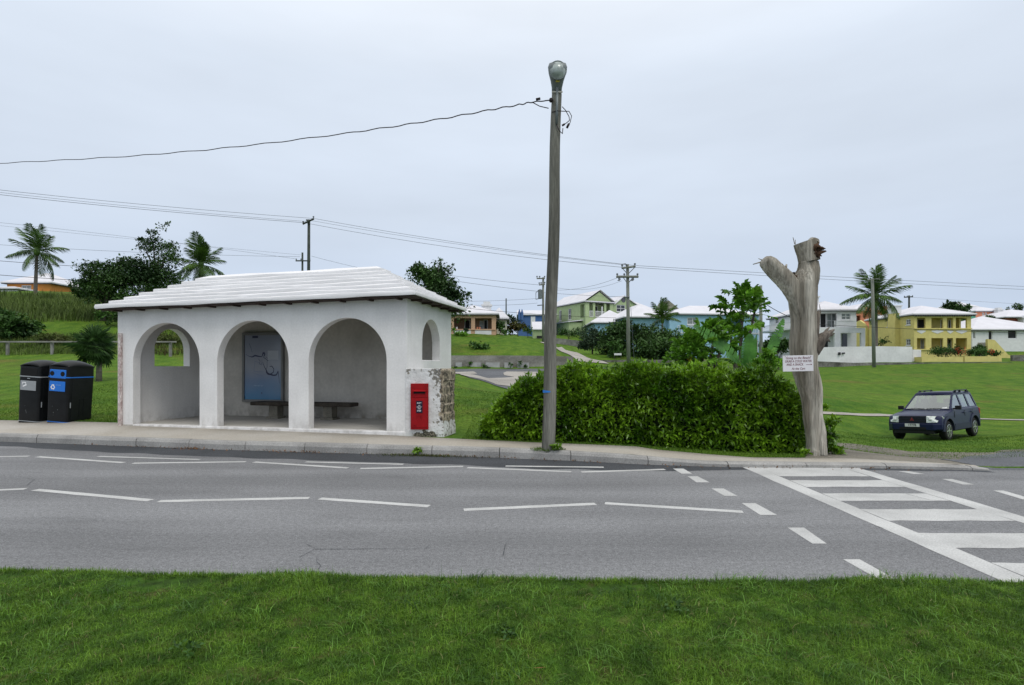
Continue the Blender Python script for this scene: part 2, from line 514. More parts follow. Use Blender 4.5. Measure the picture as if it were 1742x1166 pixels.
CTRL = []
def cp(px, py, Y): CTRL.append(tuple(W(px, py, Y)))
# right-hand field: a shallow bowl
for a in ((1590, 750, 19.5), (1660, 741, 20.8), (1500, 748, 19), (1700, 712, 26), (1560, 711, 26), (1440, 707, 26), (1400, 625, 61), (1560, 622, 61), (1740, 619.5, 62),
          (1500, 662, 40), (1700, 660, 40), (1480, 768, 14), (1600, 775, 13.2), (1720, 778, 12.6), (1440, 752, 16.5), (1740, 740, 18), (1300, 660, 30), (1200, 655, 30), (1300, 632, 50), (1130, 622, 54),
          # behind the hedge and left of it
          (850, 631, 40), (960, 629, 42), (800, 656, 25), (790, 700, 15), (900, 690, 16), (1050, 690, 16), (1080, 640, 35),
          # lawn slope under the peach house
          (720, 606, 47.5), (775, 606, 47.5), (812, 606, 47.5), (850, 606, 47.5), (900, 606, 47.5), (950, 607, 48), (720, 628, 44.3), (775, 628, 44.3), (812, 628, 44.3), (850, 628, 44.3), (900, 628, 44.3), (940, 628, 44.6), (850, 637, 35), (850, 650, 28.5), (780, 637, 34), (930, 637, 35), (775, 572, 58), (850, 572, 58), (905, 578, 59), (830, 566, 66), (960, 598, 62), (1000, 590, 72),
          (1030, 616, 50), (1010, 612, 54), (1080, 608, 56), (1160, 610, 58),
          # left bank
          (20, 700, 15.5), (100, 695, 15.5), (180, 660, 22), (20, 650, 24), (100, 640, 27), (60, 604, 36), (180, 604, 36), (-60, 604, 36), (280, 606, 36),
          (60, 562, 44), (170, 545, 48), (-40, 545, 46), (280, 560, 46), (60, 518, 58), (180, 520, 60), (-60, 515, 58), (60, 497, 68), (250, 520, 70),
          (420, 600, 40), (600, 605, 45), (700, 605, 47), (500, 570, 60), (660, 565, 62), (400, 640, 24), (650, 650, 22), (740, 640, 25)):
    cp(*a)
for a in ((54, 75, 2.9), (62, 75, 2.9), (58, 84, 3.0), (42, 72, 2.5), (40, 86, 3.0), (25, 80, 2.9), (35, 82, 2.9), (25, 95, 4.0), (18, 80, 3.2), (70, 85, 3.8), (80, 85, 3.8), (75, 110, 7.5), (60, 100, 6), (95, 110, 7),
          (14, 92, 6.8), (20, 96, 6.8), (3, 92, 6.6), (-2, 75, 5.4), (10, 74, 4.4),
          (-68, 78, 12.0), (-50, 80, 11.5), (-30, 90, 9.5), (0, 130, 7), (-60, 130, 9), (60, 140, 7), (120, 140, 6), (0, 260, -3), (-200, 260, -3), (200, 260, -3), (-160, 80, 9), (180, 80, 3),
          (120, 30, -1.0), (60, 25, -1.2), (30, 14, -.4), (-60, 18, 0.5), (-120, 30, 2.0), (-30, 17, .35)):
    CTRL.append(a)
for x in np.arange(-14, 7, 1.5):
    CTRL.append((x, float(back(x)) + .1, float(backz(x))))
    if -10 < x < -1: CTRL.append((x, float(back(x)) + 3.2, .22))
    if -.8 < x < 5.5: CTRL.append((x, float(back(x)) + 2.0, float(backz(x)) + .02 - max(0, x - 3) * .07))
CT = np.array(CTRL)


def _phi(d2): return np.sqrt(d2 + 4.0)


_A = _phi(((CT[:, None, :2] - CT[None, :, :2]) ** 2).sum(-1))
_w = np.linalg.solve(np.block([[_A + 1e-3 * np.eye(len(CT)), np.ones((len(CT), 1))], [np.ones((1, len(CT))), np.zeros((1, 1))]]), np.append(CT[:, 2], 0))


def rbf(x, y):
    x = np.asarray(x, float); y = np.asarray(y, float)
    xc = np.clip(x, -190, 190); yc = np.clip(y, 5, 270)
    return (_phi((xc[..., None] - CT[:, 0]) ** 2 + (yc[..., None] - CT[:, 1]) ** 2) * _w[:-1]).sum(-1) + _w[-1]


def height(x, y):
    x = np.asarray(x, float); y = np.asarray(y, float)
    b = back(x)
    t = np.clip((y - b) / 1.6, 0, 1); t = t * t * (3 - 2 * t)
    h = backz(x) * (1 - t) + rbf(x, y) * t
    h = h + t * 0.05 * np.sin(x * .9 + 1.3 * np.sin(y * .31)) * np.cos(y * .63 + x * .2)
    return h


xs = np.concatenate([-np.geomspace(260, 20, 34), np.linspace(-19.4, 19.4, 110), np.geomspace(20, 260, 44)])
rows_far = np.concatenate([[0.0, .12, .35, .7, 1.1, 1.6], np.linspace(2.2, 62, 110), np.geomspace(63.5, 260, 36)])
rows_near = np.array([-60, -20, -8, -3, 0, 1.0, 1.7, 2.2, 2.6, 2.9, 3.2, 3.5, 3.75, 3.9])
V = []
for yn in rows_near: V.append(np.stack([xs, np.full_like(xs, yn), np.full_like(xs, .03) + .02 * np.sin(xs * 1.7 + yn * 2.3) + .015 * np.sin(xs * 4.1 - yn)], 1))
ge = grass_edge(xs)
V.append(np.stack([xs, ge, np.full_like(xs, .028)], 1))
V.append(np.stack([xs, ge + .03, np.full_like(xs, -.05)], 1))
kb = kerb(xs); bk = back(xs)
V.append(np.stack([xs, kb, np.full_like(xs, -.05)], 1))
V.append(np.stack([xs, bk - .06, np.full_like(xs, -.05)], 1))
for d in rows_far: V.append(np.stack([xs, bk + d, height(xs, bk + d)], 1))
V = np.array(V); nr, nc, _ = V.shape
idx = np.arange(nr * nc).reshape(nr, nc)
Q = np.stack([idx[:-1, :-1], idx[:-1, 1:], idx[1:, 1:], idx[1:, :-1]], -1).reshape(-1, 4)


def lawn_material():
    m = bpy.data.materials.new('lawn'); m.use_nodes = True
    t = m.node_tree; N = t.nodes; L = t.links; p = N['Principled BSDF']
    p.inputs['Roughness'].default_value = .95; p.inputs['Specular IOR Level'].default_value = .1
    g = N.new('ShaderNodeNewGeometry')
    def noise(scale, detail, st=(1, 1, 1)):
        mp_ = N.new('ShaderNodeMapping'); mp_.inputs['Scale'].default_value = st
        L.new(g.outputs['Position'], mp_.inputs[0])
        n_ = N.new('ShaderNodeTexNoise'); n_.inputs['Scale'].default_value = scale; n_.inputs['Detail'].default_value = detail
        L.new(mp_.outputs[0], n_.inputs['Vector']); return n_.outputs[0]
    def rampn(src, stops):
        r = N.new('ShaderNodeValToRGB')
        r.color_ramp.elements[0].position = stops[0][0]; r.color_ramp.elements[0].color = (*stops[0][1], 1)
        r.color_ramp.elements[1].position = stops[-1][0]; r.color_ramp.elements[1].color = (*stops[-1][1], 1)
        for pos, c in stops[1:-1]:
            e_ = r.color_ramp.elements.new(pos); e_.color = (*c, 1)
        L.new(src, r.inputs[0]); return r.outputs[0]
    def mix(a, b, f):
        x = N.new('ShaderNodeMix'); x.data_type = 'RGBA'
        L.new(f, x.inputs[0]); L.new(a, x.inputs[6]); L.new(b, x.inputs[7]); return x.outputs[2]
    base = rampn(noise(.16, 5, (1, .8, 1)), [(.3, (.054, .128, .011)), (.5, (.078, .158, .014)), (.68, (.112, .182, .020))])
    mid = rampn(noise(1.6, 6, (1, .6, 1)), [(.35, (.040, .104, .010)), (.65, (.122, .195, .022))])
    f = N.new('ShaderNodeValue'); f.outputs[0].default_value = .6
    c = mix(base, mid, f.outputs[0])
    bm_ = N.new('ShaderNodeMapRange'); bm_.inputs['From Min'].default_value = .57; bm_.inputs['From Max'].default_value = .72; bm_.inputs['To Max'].default_value = .62
    L.new(noise(.42, 5, (.5, 1, 1)), bm_.inputs[0])
    br = N.new('ShaderNodeRGB'); br.outputs[0].default_value = (.15, .115, .035, 1)
    c = mix(c, br.outputs[0], bm_.outputs[0])
    fm = N.new('ShaderNodeMapRange'); fm.inputs['From Min'].default_value = .3; fm.inputs['From Max'].default_value = .7; fm.inputs['To Min'].default_value = .62; fm.inputs['To Max'].default_value = 1.35
    L.new(noise(14, 5), fm.inputs[0])
    sc = N.new('ShaderNodeVectorMath'); sc.operation = 'SCALE'
    L.new(c, sc.inputs[0]); L.new(fm.outputs[0], sc.inputs['Scale'])
    # the verge under the coarse blades is thatch and soil
    sy_ = N.new('ShaderNodeSeparateXYZ'); L.new(g.outputs['Position'], sy_.inputs[0])
    vm_ = N.new('ShaderNodeMapRange'); vm_.inputs['From Min'].default_value = 6.2; vm_.inputs['From Max'].default_value = 6.4; vm_.inputs['To Min'].default_value = 1; vm_.inputs['To Max'].default_value = 0
    L.new(sy_.outputs['Y'], vm_.inputs[0])
    thatch = rampn(noise(5, 5), [(.35, (.034, .070, .012)), (.52, (.048, .110, .012)), (.72, (.085, .085, .028))])
    sc2 = N.new('ShaderNodeVectorMath'); sc2.operation = 'SCALE'
    L.new(thatch, sc2.inputs[0]); L.new(fm.outputs[0], sc2.inputs['Scale'])
    L.new(mix(sc.outputs[0], sc2.outputs[0], vm_.outputs[0]), p.inputs['Base Color'])
    b = N.new('ShaderNodeBump'); b.inputs['Strength'].default_value = .9; b.inputs['Distance'].default_value = .06
    L.new(noise(9, 6), b.inputs['Height']); L.new(b.outputs[0], p.inputs['Normal'])
    return m


M['lawn'] = lawn_material()
ground = tag(np_obj('ground', V.reshape(-1, 3), Q, M['lawn'], smooth=True), kind='structure')
BVH = BVHTree.FromPolygons([tuple(v) for v in V.reshape(-1, 3)], [tuple(q) for q in Q])


def gz(x, y):
    h = BVH.ray_cast(Vector((x, y, 100)), Vector((0, 0, -1)))
    return h[0].z if h[0] is not None else 0.0


def gpx(px, py):
    """ground point seen at a photo pixel"""
    d = Vector(((px - CX) / F, 1, (HY - py) / F))
    h = BVH.ray_cast(Vector((0, 0, CAMZ)), d.normalized())
    return h[0] if h[0] is not None else W(px, py, 60)


def drape(name, poly_xy, mat_, off=.02, cell=.6):
    bm = bmesh.new()
    vs = [bm.verts.new((p[0], p[1], 0)) for p in poly_xy]
    bm.faces.new(vs)
    x0, x1 = min(p[0] for p in poly_xy), max(p[0] for p in poly_xy)
    y0, y1 = min(p[1] for p in poly_xy), max(p[1] for p in poly_xy)
    for k in range(1, int((x1 - x0) / cell) + 1):
        bmesh.ops.bisect_plane(bm, geom=bm.verts[:] + bm.edges[:] + bm.faces[:], plane_co=(x0 + k * cell, 0, 0), plane_no=(1, 0, 0))
    for k in range(1, int((y1 - y0) / cell) + 1):
        bmesh.ops.bisect_plane(bm, geom=bm.verts[:] + bm.edges[:] + bm.faces[:], plane_co=(0, y0 + k * cell, 0), plane_no=(0, 1, 0))
    bmesh.ops.triangulate(bm, faces=bm.faces)
    for v in bm.verts: v.co.z = gz(v.co.x, v.co.y) + off
    bmesh.ops.recalc_face_normals(bm, faces=bm.faces)
    for f in bm.faces:
        if f.normal.z < 0: f.normal_flip()
    me = bpy.data.meshes.new(name); bm.to_mesh(me); bm.free()
    me.materials.append(mat_)
    return tag(link(bpy.data.objects.new(name, me)), kind='structure')


# ------------------------------------------------------------------ asphalt
def asphalt(name, col, var=.10, wear=True, agg=.5):
    m = bpy.data.materials.new(name); m.use_nodes = True
    t = m.node_tree; N = t.nodes; L = t.links; p = N['Principled BSDF']
    p.inputs['Roughness'].default_value = .88; p.inputs['Specular IOR Level'].default_value = .25
    g = N.new('ShaderNodeNewGeometry')
    def noise(scale, detail, st=(1, 1, 1), rough=.5):
        mp_ = N.new('ShaderNodeMapping'); mp_.inputs['Scale'].default_value = st
        L.new(g.outputs['Position'], mp_.inputs[0])
        n_ = N.new('ShaderNodeTexNoise'); n_.inputs['Scale'].default_value = scale; n_.inputs['Detail'].default_value = detail; n_.inputs['Roughness'].default_value = rough
        L.new(mp_.outputs[0], n_.inputs['Vector']); return n_.outputs[0]
    def rng_(src, a, b, lo, hi):
        r = N.new('ShaderNodeMapRange'); r.inputs['From Min'].default_value = a; r.inputs['From Max'].default_value = b
        r.inputs['To Min'].default_value = lo; r.inputs['To Max'].default_value = hi
        L.new(src, r.inputs[0]); return r.outputs[0]
    def mul(a, b):
        x = N.new('ShaderNodeMath'); x.operation = 'MULTIPLY'; L.new(a, x.inputs[0]); L.new(b, x.inputs[1]); return x.outputs[0]
    f = mul(rng_(noise(75, 3, rough=.7), .3, .7, 1 - agg, 1 + agg), rng_(noise(.5, 5), .3, .7, 1 - var, 1 + var))
    f = mul(f, rng_(noise(2.3, 5, (.35, 1, 1)), .58, .74, 1.0, .84)); f = mul(f, rng_(noise(22, 4, rough=.65), .3, .7, .78, 1.22))
    if wear: f = mul(f, rng_(noise(1.0, 4, (.10, 1.1, 1)), .35, .65, .80, 1.10))
    rgb = N.new('ShaderNodeRGB'); rgb.outputs[0].default_value = (*col, 1)
    sc = N.new('ShaderNodeVectorMath'); sc.operation = 'SCALE'
    L.new(rgb.outputs[0], sc.inputs[0]); L.new(f, sc.inputs['Scale'])
    L.new(sc.outputs[0], p.inputs['Base Color'])
    b = N.new('ShaderNodeBump'); b.inputs['Strength'].default_value = .7; b.inputs['Distance'].default_value = .012
    L.new(noise(65, 3), b.inputs['Height']); L.new(b.outputs[0], p.inputs['Normal'])
    return m


M['asphalt'] = asphalt('worn_asphalt', (.212, .214, .218))
M['asphalt_new'] = asphalt('dark_asphalt', (.062, .066, .072), .25, False)
M['gravel'] = asphalt('gravel_drive', (.17, .155, .125), .35, False, .4)
M['tarmac_old'] = asphalt('side_tarmac', (.12, .125, .135), .25, False, .3)
M['patch'] = asphalt('pale_concrete_patch', (.36, .335, .30), .2, False, .2)


def paving_material():
    m = mat('pavement_concrete', (.43, .385, .315), .92, .12, .55, col2=(.47, .44, .39), fine=.12, fscale=34, world=True, bump=.2, bscale=80)
    return m


M['pavement'] = paving_material()

rx = np.concatenate([-np.geomspace(250, 16, 24), np.linspace(-15, 15, 121), np.geomspace(16, 250, 24)])
rows = [np.stack([rx, (grass_edge(rx) - .06) * (1 - k / 6) + (kerb(rx) + .04) * k / 6, np.zeros_like(rx)], 1) for k in range(7)]
RV = np.array(rows); i2 = np.arange(RV.shape[0] * RV.shape[1]).reshape(RV.shape[:2])
RQ = np.stack([i2[:-1, :-1], i2[:-1, 1:], i2[1:, 1:], i2[1:, :-1]], -1).reshape(-1, 4)
tag(np_obj('road', RV.reshape(-1, 3), RQ, M['asphalt']), kind='structure')

# darker strip of newer asphalt along the gutter
gx = np.linspace(-40, 7.3, 240)
GW = np.interp(gx, [-12, -8, -4, -1, 0.5, 2.5, 3.4, 7.3], [.35, .75, .80, .85, .9, .5, .22, .12]) + .05 * np.sin(gx * 5.3) * np.sin(gx * 1.1)
gv = np.array([np.stack([gx, kerb(gx) - GW, np.full_like(gx, .0012)], 1), np.stack([gx, kerb(gx) + .02, np.full_like(gx, .0012)], 1)])
i2 = np.arange(gv.shape[0] * gv.shape[1]).reshape(gv.shape[:2])
tag(np_obj('gutter_strip', gv.reshape(-1, 3), np.stack([i2[:-1, :-1], i2[:-1, 1:], i2[1:, 1:], i2[1:, :-1]], -1).reshape(-1, 4), M['asphalt_new']), kind='structure')

# pavement slab with kerb stones
px_ = np.concatenate([np.linspace(-60, -12.5, 40), np.linspace(-12, 7.35, 160)])
kz = kerbz(px_); bz = backz(px_)
KWID = .15
pv = np.array([np.stack([px_, kerb(px_) + KWID, kz], 1), np.stack([px_, (kerb(px_) + KWID) * .5 + back(px_) * .5, kz * .5 + bz * .5 + .004], 1), np.stack([px_, back(px_) + .02, bz + .012], 1), np.stack([px_, back(px_) + .03, bz - .12], 1)])
i2 = np.arange(pv.shape[0] * pv.shape[1]).reshape(pv.shape[:2])
tag(np_obj('pavement', pv.reshape(-1, 3), np.stack([i2[:-1, :-1], i2[:-1, 1:], i2[1:, 1:], i2[1:, :-1]], -1).reshape(-1, 4), M['pavement']), kind='structure')

kbm = MB()
s = -60.0
while s < 7.3:
    e_ = min(s + 1.22, 7.38)
    xa, xb = s + .006, e_ - .006
    xl = np.linspace(xa, xb, 4)
    ring = []
    jz = random.uniform(-.004, .004); jy = random.uniform(-.006, .006)
    for x in xl:
        y = float(kerb(x)) + jy; z = float(kerbz(x)) + .003 + jz
        ring.append([(x, y, -.06), (x, y + .004, z * .62), (x, y + .035, z - .012), (x, y + .055, z), (x, y + KWID, z + .001), (x, y + KWID, -.06)])
    o = len(kbm.v)
    kbm.v.extend([p for r in ring for p in r])
    for a in range(3):
        for k in range(6):
            k2 = (k + 1) % 6
            kbm.f.append([o + a * 6 + k, o + a * 6 + k2, o + (a + 1) * 6 + k2, o + (a + 1) * 6 + k]); kbm.mi.append(0)
    kbm.f.append([o + k for k in range(6)]); kbm.f.append([o + 18 + k for k in reversed(range(6))]); kbm.mi += [0, 0]
    s = e_
tag(kbm.build('kerb', M['kerb']), kind='structure')


# ------------------------------------------------------------------ road paint
def g0(px, py, z=.005):
    Y = (CAMZ - z) * F / (py - HY)
    return ((px - CX) / F * Y, Y, z)


def wobble_quad(mb, pts, z=.0025):
    mb.add([(p[0], p[1], z) for p in pts], [tuple(range(len(pts)))])


def dash(mb, a, b, w=.105, z=.0025):
    a = Vector(g0(*a)); b = Vector(g0(*b))
    d = (b - a).normalized(); n = Vector((-d.y, d.x, 0)) * w / 2
    k = 10; L_ = []; R_ = []
    for i in range(k + 1):
        p = a.lerp(b, i / k)
        L_.append(p + n * random.uniform(.92, 1.06)); R_.append(p - n * random.uniform(.92, 1.06))
    vs = [(p.x, p.y, z) for p in L_] + [(p.x, p.y, z) for p in R_]
    mb.add(vs, [(i, i + 1, k + 2 + i, k + 1 + i) for i in range(k)])


zz = MB()
for a, b in (((-60, 836), (44, 831.5)), ((60, 833), (256, 851)), ((270, 852.5), (526, 847)), ((544, 848), (730, 861)), ((789, 867), (1013, 857)), ((1029, 856), (1264, 870.5))):
    dash(zz, a, b, .11)
for a, b in (((-60, 778), (49, 776)), ((64, 777), (210, 787)), ((226, 788), (418, 785.5)), ((432, 786), (592, 796)), ((613, 797), (788, 793.5)), ((795, 795.5), (972, 802.5)), ((989, 803), (1131, 798.5))):
    dash(zz, a, b, .10)
tag(zz.build('zigzag_marking', M['line']), kind='structure')
el = MB()
for a, b in (((167, 776.5), (340, 782)), ((520, 786), (686, 790)), ((860, 793), (1027, 795))):
    dash(el, a, b, .09, .0042)
tag(el.build('edge_marking', M['line']), kind='structure')

zb = MB()
def zq(pts, z=.0025):
    pts = [(1142 + x / 2.9033, 720 + y / 2.9033) for x, y in pts]
    wobble_quad(zb, [g0(*p) for p in pts], z)
for q in (((8, 224), (60, 224), (103, 249), (50, 249)), ((80, 262), (130, 262), (190, 292), (125, 292)), ((198, 322), (258, 322), (327, 359), (262, 359)),
          ((347, 394), (415, 394), (523, 453), (440, 453)), ((574, 515), (655, 515), (768, 594), (697, 594)), ((848, 671), (930, 671), (1105, 768), (1020, 768)),
          ((1120, 237), (1175, 237), (1250, 251), (1200, 251)), ((1335, 275), (1385, 275), (1498, 303), (1440, 303)), ((1590, 332), (1640, 332), (1790, 376), (1735, 376)), ((1960, 420), (2030, 420), (2260, 490), (2180, 490))):
    zq(q)
tag(zb.build('give_way_marking', M['line']), kind='structure')
zc = MB()
def strip(x0, x1, y0, y1, z=.0025, taper=0.0):
    n = 14
    ys = np.linspace(y0, y1, n)
    vs = []
    for i, y in enumerate(ys):
        vs += [(x0 + random.uniform(-.012, .012) - taper * (y - 6.5) * .5, y, z), (x1 + random.uniform(-.012, .012) + taper * (y - 6.5) * -.5, y, z)]
    zc.add(vs, [(2 * i, 2 * i + 1, 2 * i + 3, 2 * i + 2) for i in range(n - 1)])
strip(3.66, 3.90, 4.14, 8.86)
strip(5.22, 5.46, 4.12, 8.80)
for y0, y1 in ((8.14, 8.84), (7.42, 7.85), (6.65, 7.04), (5.79, 6.26), (4.92, 5.36), (4.20, 4.55)):
    x0, x1 = 3.905, 5.215
    n = 12; xsn = np.linspace(x0, x1, n)
    vs = []
    for x in xsn: vs += [(x, y0 + random.uniform(-.012, .012), .0025), (x, y1 + random.uniform(-.012, .012), .0025)]
    zc.add(vs, [(2 * i, 2 * i + 2, 2 * i + 3, 2 * i + 1) for i in range(n - 1)])
tag(zc.build('zebra_crossing', M['line']), kind='structure')

# hairline cracks in the asphalt
ck = MB()
for pts in (((510, 948), (520, 942), (532, 936), (536, 932), (528, 929), (521, 925)), ((536, 934), (560, 934), (600, 934), (640, 933), (690, 934), (725, 933), (731, 926)), ((45, 826), (52, 820), (60, 816), (40, 813)), ((540, 948), (538, 955), (545, 962), (541, 970)),
            ((1541, 840), (1560, 845), (1582, 851)), ((1487, 893), (1503, 899)), ((855, 945), (860, 928), (863, 922))):
    P_ = [Vector(g0(a + random.uniform(-1, 1), b, .0050)) for a, b in pts]
    for a, b in zip(P_[:-1], P_[1:]):
        d = (b - a).normalized(); n = Vector((-d.y, d.x, 0)) * random.uniform(.0012, .0042)
        ck.add([a + n, b + n * .6, b - n * .6, a - n], [(0, 1, 2, 3)])
tag(ck.build('road_crack', M['asphalt_new']), kind='structure')

# side drive, path and car-park surfaces lying on the terrain
dp = [gpx(*p) for p in ((1425, 754), (1455, 756), (1484, 760), (1515, 764), (1546, 769), (1608, 770), (1660, 771), (1691, 770.5), (1704, 766.5), (1742, 765), (1850, 764), (2100, 764))]
poly = [(p.x, p.y) for p in dp] + [(16, 9.2), (10.5, 9.0), (9.0, 8.62), (7.6, 8.60)] + [(float(x), float(back(x)) + .035) for x in np.linspace(7.2, 4.9, 10)]
drape('gravel_drive', poly, M['gravel'], .011, .35)
poly2 = [(p.x, p.y) for p in [gpx(*q) for q in ((1640, 790), (1600, 783), (1640, 778), (1690, 774), (1706, 770), (1742, 769), (1850, 768), (2090, 768))]] + [(15.9, 9.1), (10.5, 8.9), (9.0, 8.60), (7.5, 8.60)]
drape('tarmac_apron', poly2, M['tarmac_old'], .017, .35)


def ribbon(pts, w):
    L_, R_ = [], []
    for i, p in enumerate(pts):
        a = pts[max(i - 1, 0)]; b = pts[min(i + 1, len(pts) - 1)]
        d = Vector((b[0] - a[0], b[1] - a[1], 0)).normalized(); n = Vector((-d.y, d.x, 0)) * w / 2
        L_.append((p[0] + n.x, p[1] + n.y)); R_.append((p[0] - n.x, p[1] - n.y))
    return L_ + R_[::-1]


pp = [gpx(*q) for q in ((1385, 703), (1440, 705), (1500, 707), (1560, 710), (1620, 712), (1680, 714), (1742, 715.5), (1850, 717), (2000, 718), (2300, 719))]
drape('field_path', ribbon(pp, .42), M['patch'], .03, .5)
lot = [gpx(*q) for q in ((740, 629), (800, 628.5), (900, 628), (990, 627), (1040, 626), (1040, 650), (960, 668), (868, 664), (840, 656), (800, 644), (770, 636), (740, 634))]
drape('car_park', [(p.x, p.y) for p in lot], M['tarmac_old'], .03, .8)
for q in (((772, 634.5), (800, 633.4), (812, 637), (800, 638), (830, 645), (876, 643), (858, 640), (856, 636), (862, 633.5), (912, 634), (930, 640), (905, 652), (872, 659), (845, 656), (800, 643), (784, 639)),):
    drape('concrete_patch', [(p.x, p.y) for p in [gpx(*z) for z in q]], M['patch'], .05, .6)
dr = [gpx(*q) for q in ((940, 590), (955, 593), (965, 598), (985, 607), (1010, 618))]
drape('hill_drive', ribbon(dr, 2.6), M['patch'], .06, .7)


# ------------------------------------------------------------------ grass
def blades(name, P, h, w, mat_, lean=.55):
    n = len(P)
    a = rng.uniform(0, 2 * np.pi, n); d = np.stack([np.cos(a), np.sin(a), np.zeros(n)], 1)
    s = np.stack([-np.sin(a), np.cos(a), np.zeros(n)], 1)
    h = h.reshape(-1, 1); w = w.reshape(-1, 1); le = np.abs(rng.normal(0, lean, (n, 1)))
    up = np.array([[0, 0, 1.0]])
    mid = P + up * h * .6 + d * h * le * .35
    tip = P + up * h * (1 - .25 * np.minimum(le, 1.6)) + d * h * le * 1.0
    v = np.stack([P - s * w / 2, P + s * w / 2, mid + s * w * .4, tip, mid - s * w * .4], 1).reshape(-1, 3)
    i = np.arange(n).reshape(-1, 1) * 5
    t = np.concatenate([i + np.array([[0, 1, 2]]), i + np.array([[0, 2, 4]]), i + np.array([[4, 2, 3]])], 0)
    return np_obj(name, v, t, mat_)


def lumps(x, y, k=0):
    return .5 + .25 * np.sin(x * 2.3 + 1.7 * np.sin(y * 1.9 + k)) * np.sin(y * 3.1 + x * .8 + k) + .25 * np.sin(x * 5.3 + y * 2.2 + k * 2) * np.sin(y * 6.1 - x * 1.4)


n = 800000
x = rng.uniform(-6, 6, n); y = rng.uniform(1.6, 4.75, n)
keep = (y < grass_edge(x) + rng.normal(0, .03, n)) & (np.abs(x) < .97 * y + .9)
x, y = x[keep], y[keep]
keep = rng.uniform(0, 1, len(x)) < np.where(y > 2.5, 1, .4) * (.55 + .45 * lumps(x * 2.1, y * 2.1, 5))
x, y = x[keep], y[keep]
def vz(x, y): return .03 + .02 * np.sin(x * 1.7 + y * 2.3) + .015 * np.sin(x * 4.1 - y) - .010
lm = lumps(x, y)
P = np.stack([x, y, np.where(y > grass_edge(x), 0.0, vz(x, y))], 1)
h = (.022 + .017 * lm) * rng.uniform(.5, 1.5, len(x))
tag(blades('verge_grass', P, h, rng.uniform(.0020, .0046, len(x)), M['grass_blade'], .95), kind='stuff')
n = 26000
x = rng.uniform(-5, 5.2, n); y = grass_edge(x) + rng.normal(-.005, .030, n)
tag(blades('edge_grass', np.stack([x, y, np.full(n, .012)], 1), rng.uniform(.018, .050, n), rng.uniform(.0022, .0045, n), M['grass_blade'], .7), kind='stuff')
# coarser tufts in the verge: broad arching blades and a few straws
tx, ty, th = [], [], []
for k in range(620):
    cx_ = rng.uniform(-4.7, 4.9); cy_ = rng.uniform(2.35, 4.2); hh_ = rng.uniform(.03, .075)
    if k < 70: cy_ = float(grass_edge(cx_)) - abs(rng.normal(.02, .06)); hh_ = rng.uniform(.025, .05)
    if k < 12: cx_ = rng.uniform(1.25, 2.1); hh_ = rng.uniform(.05, .085)
    m_ = int(rng.integers(8, 36)); r_ = rng.uniform(.03, .12)
    tx.append(cx_ + rng.normal(0, r_, m_)); ty.append(np.minimum(cy_ + rng.normal(0, r_ * .7, m_), grass_edge(cx_) + .02)); th.append(np.full(m_, hh_))
tx = np.concatenate(tx); ty = np.concatenate(ty); th = np.concatenate(th)
P = np.stack([tx, ty, vz(tx, ty)], 1)
M['coarse_blade'] = mat('coarse_blade', (0.040, 0.135, 0.012), .45, .4, 2, col2=(.16, .33, .04), island=.4, trans=.3, spec=.35, world=True)
tag(blades('coarse_grass', P, th * rng.uniform(.5, 1.3, len(tx)), rng.uniform(.0028, .0060, len(tx)), M['coarse_blade'], 1.2), kind='stuff')
n = 2600
x = rng.uniform(-4.6, 4.8, n); y = rng.uniform(2.4, 4.15, n)
tag(blades('dry_straw', np.stack([x, y, vz(x, y)], 1), rng.uniform(.02, .055, n), rng.uniform(.0018, .0035, n), mat('dry_straw', (.22, .19, .07), .7, .3, 3, col2=(.30, .27, .12), island=.4, world=True), 1.5), kind='stuff')
n = 60
x = rng.uniform(-4.4, 4.6, n); y = grass_edge(x) - np.abs(rng.normal(.0, .04, n))
tag(blades('seed_stalks', np.stack([x, y, vz(x, y)], 1), rng.uniform(.07, .15, n), rng.uniform(.0012, .002, n), M['coarse_blade'], .3), kind='stuff')
# lawns behind the pavement
n = 210000
x = rng.uniform(-17, 17, n); d = rng.uniform(0, 1, n) ** 1.6 * 12
y = back(x) + .05 + d
keep = ~((x > -9.6) & (x < -1.0) & (y < 15.8 - (x + 9) * .24 + .3)) & (np.abs(x) < .95 * y + 1)
keep &= ~((x > 4.9) & (x > 4.6) & (y < 13.2) & (y > back(x)) & (x > 4.9 + (y - 9.3) * .35) & (y < 12.4))
x, y = x[keep], y[keep]
z = height(x, y) - .01
hh = rng.uniform(.025, .06, len(x)) * (.7 + .6 * lumps(x * .5, y * .5, 2))
tag(blades('lawn_grass', np.stack([x, y, z], 1), hh, rng.uniform(.006, .012, len(x)), M['grass_far'], .7), kind='stuff')

# ------------------------------------------------------------------ bus shelter
A13 = R(13)
SL, SD, FZ = 7.18, 2.70, 0.275        # length, depth, floor level
SH = thing('bus_shelter', 'white plastered bus shelter with three arches and stepped white roof', 'bus shelter', (-9.12, 12.915, 0), -A13)


def tilt(u): return (u / SL - .5) * .085


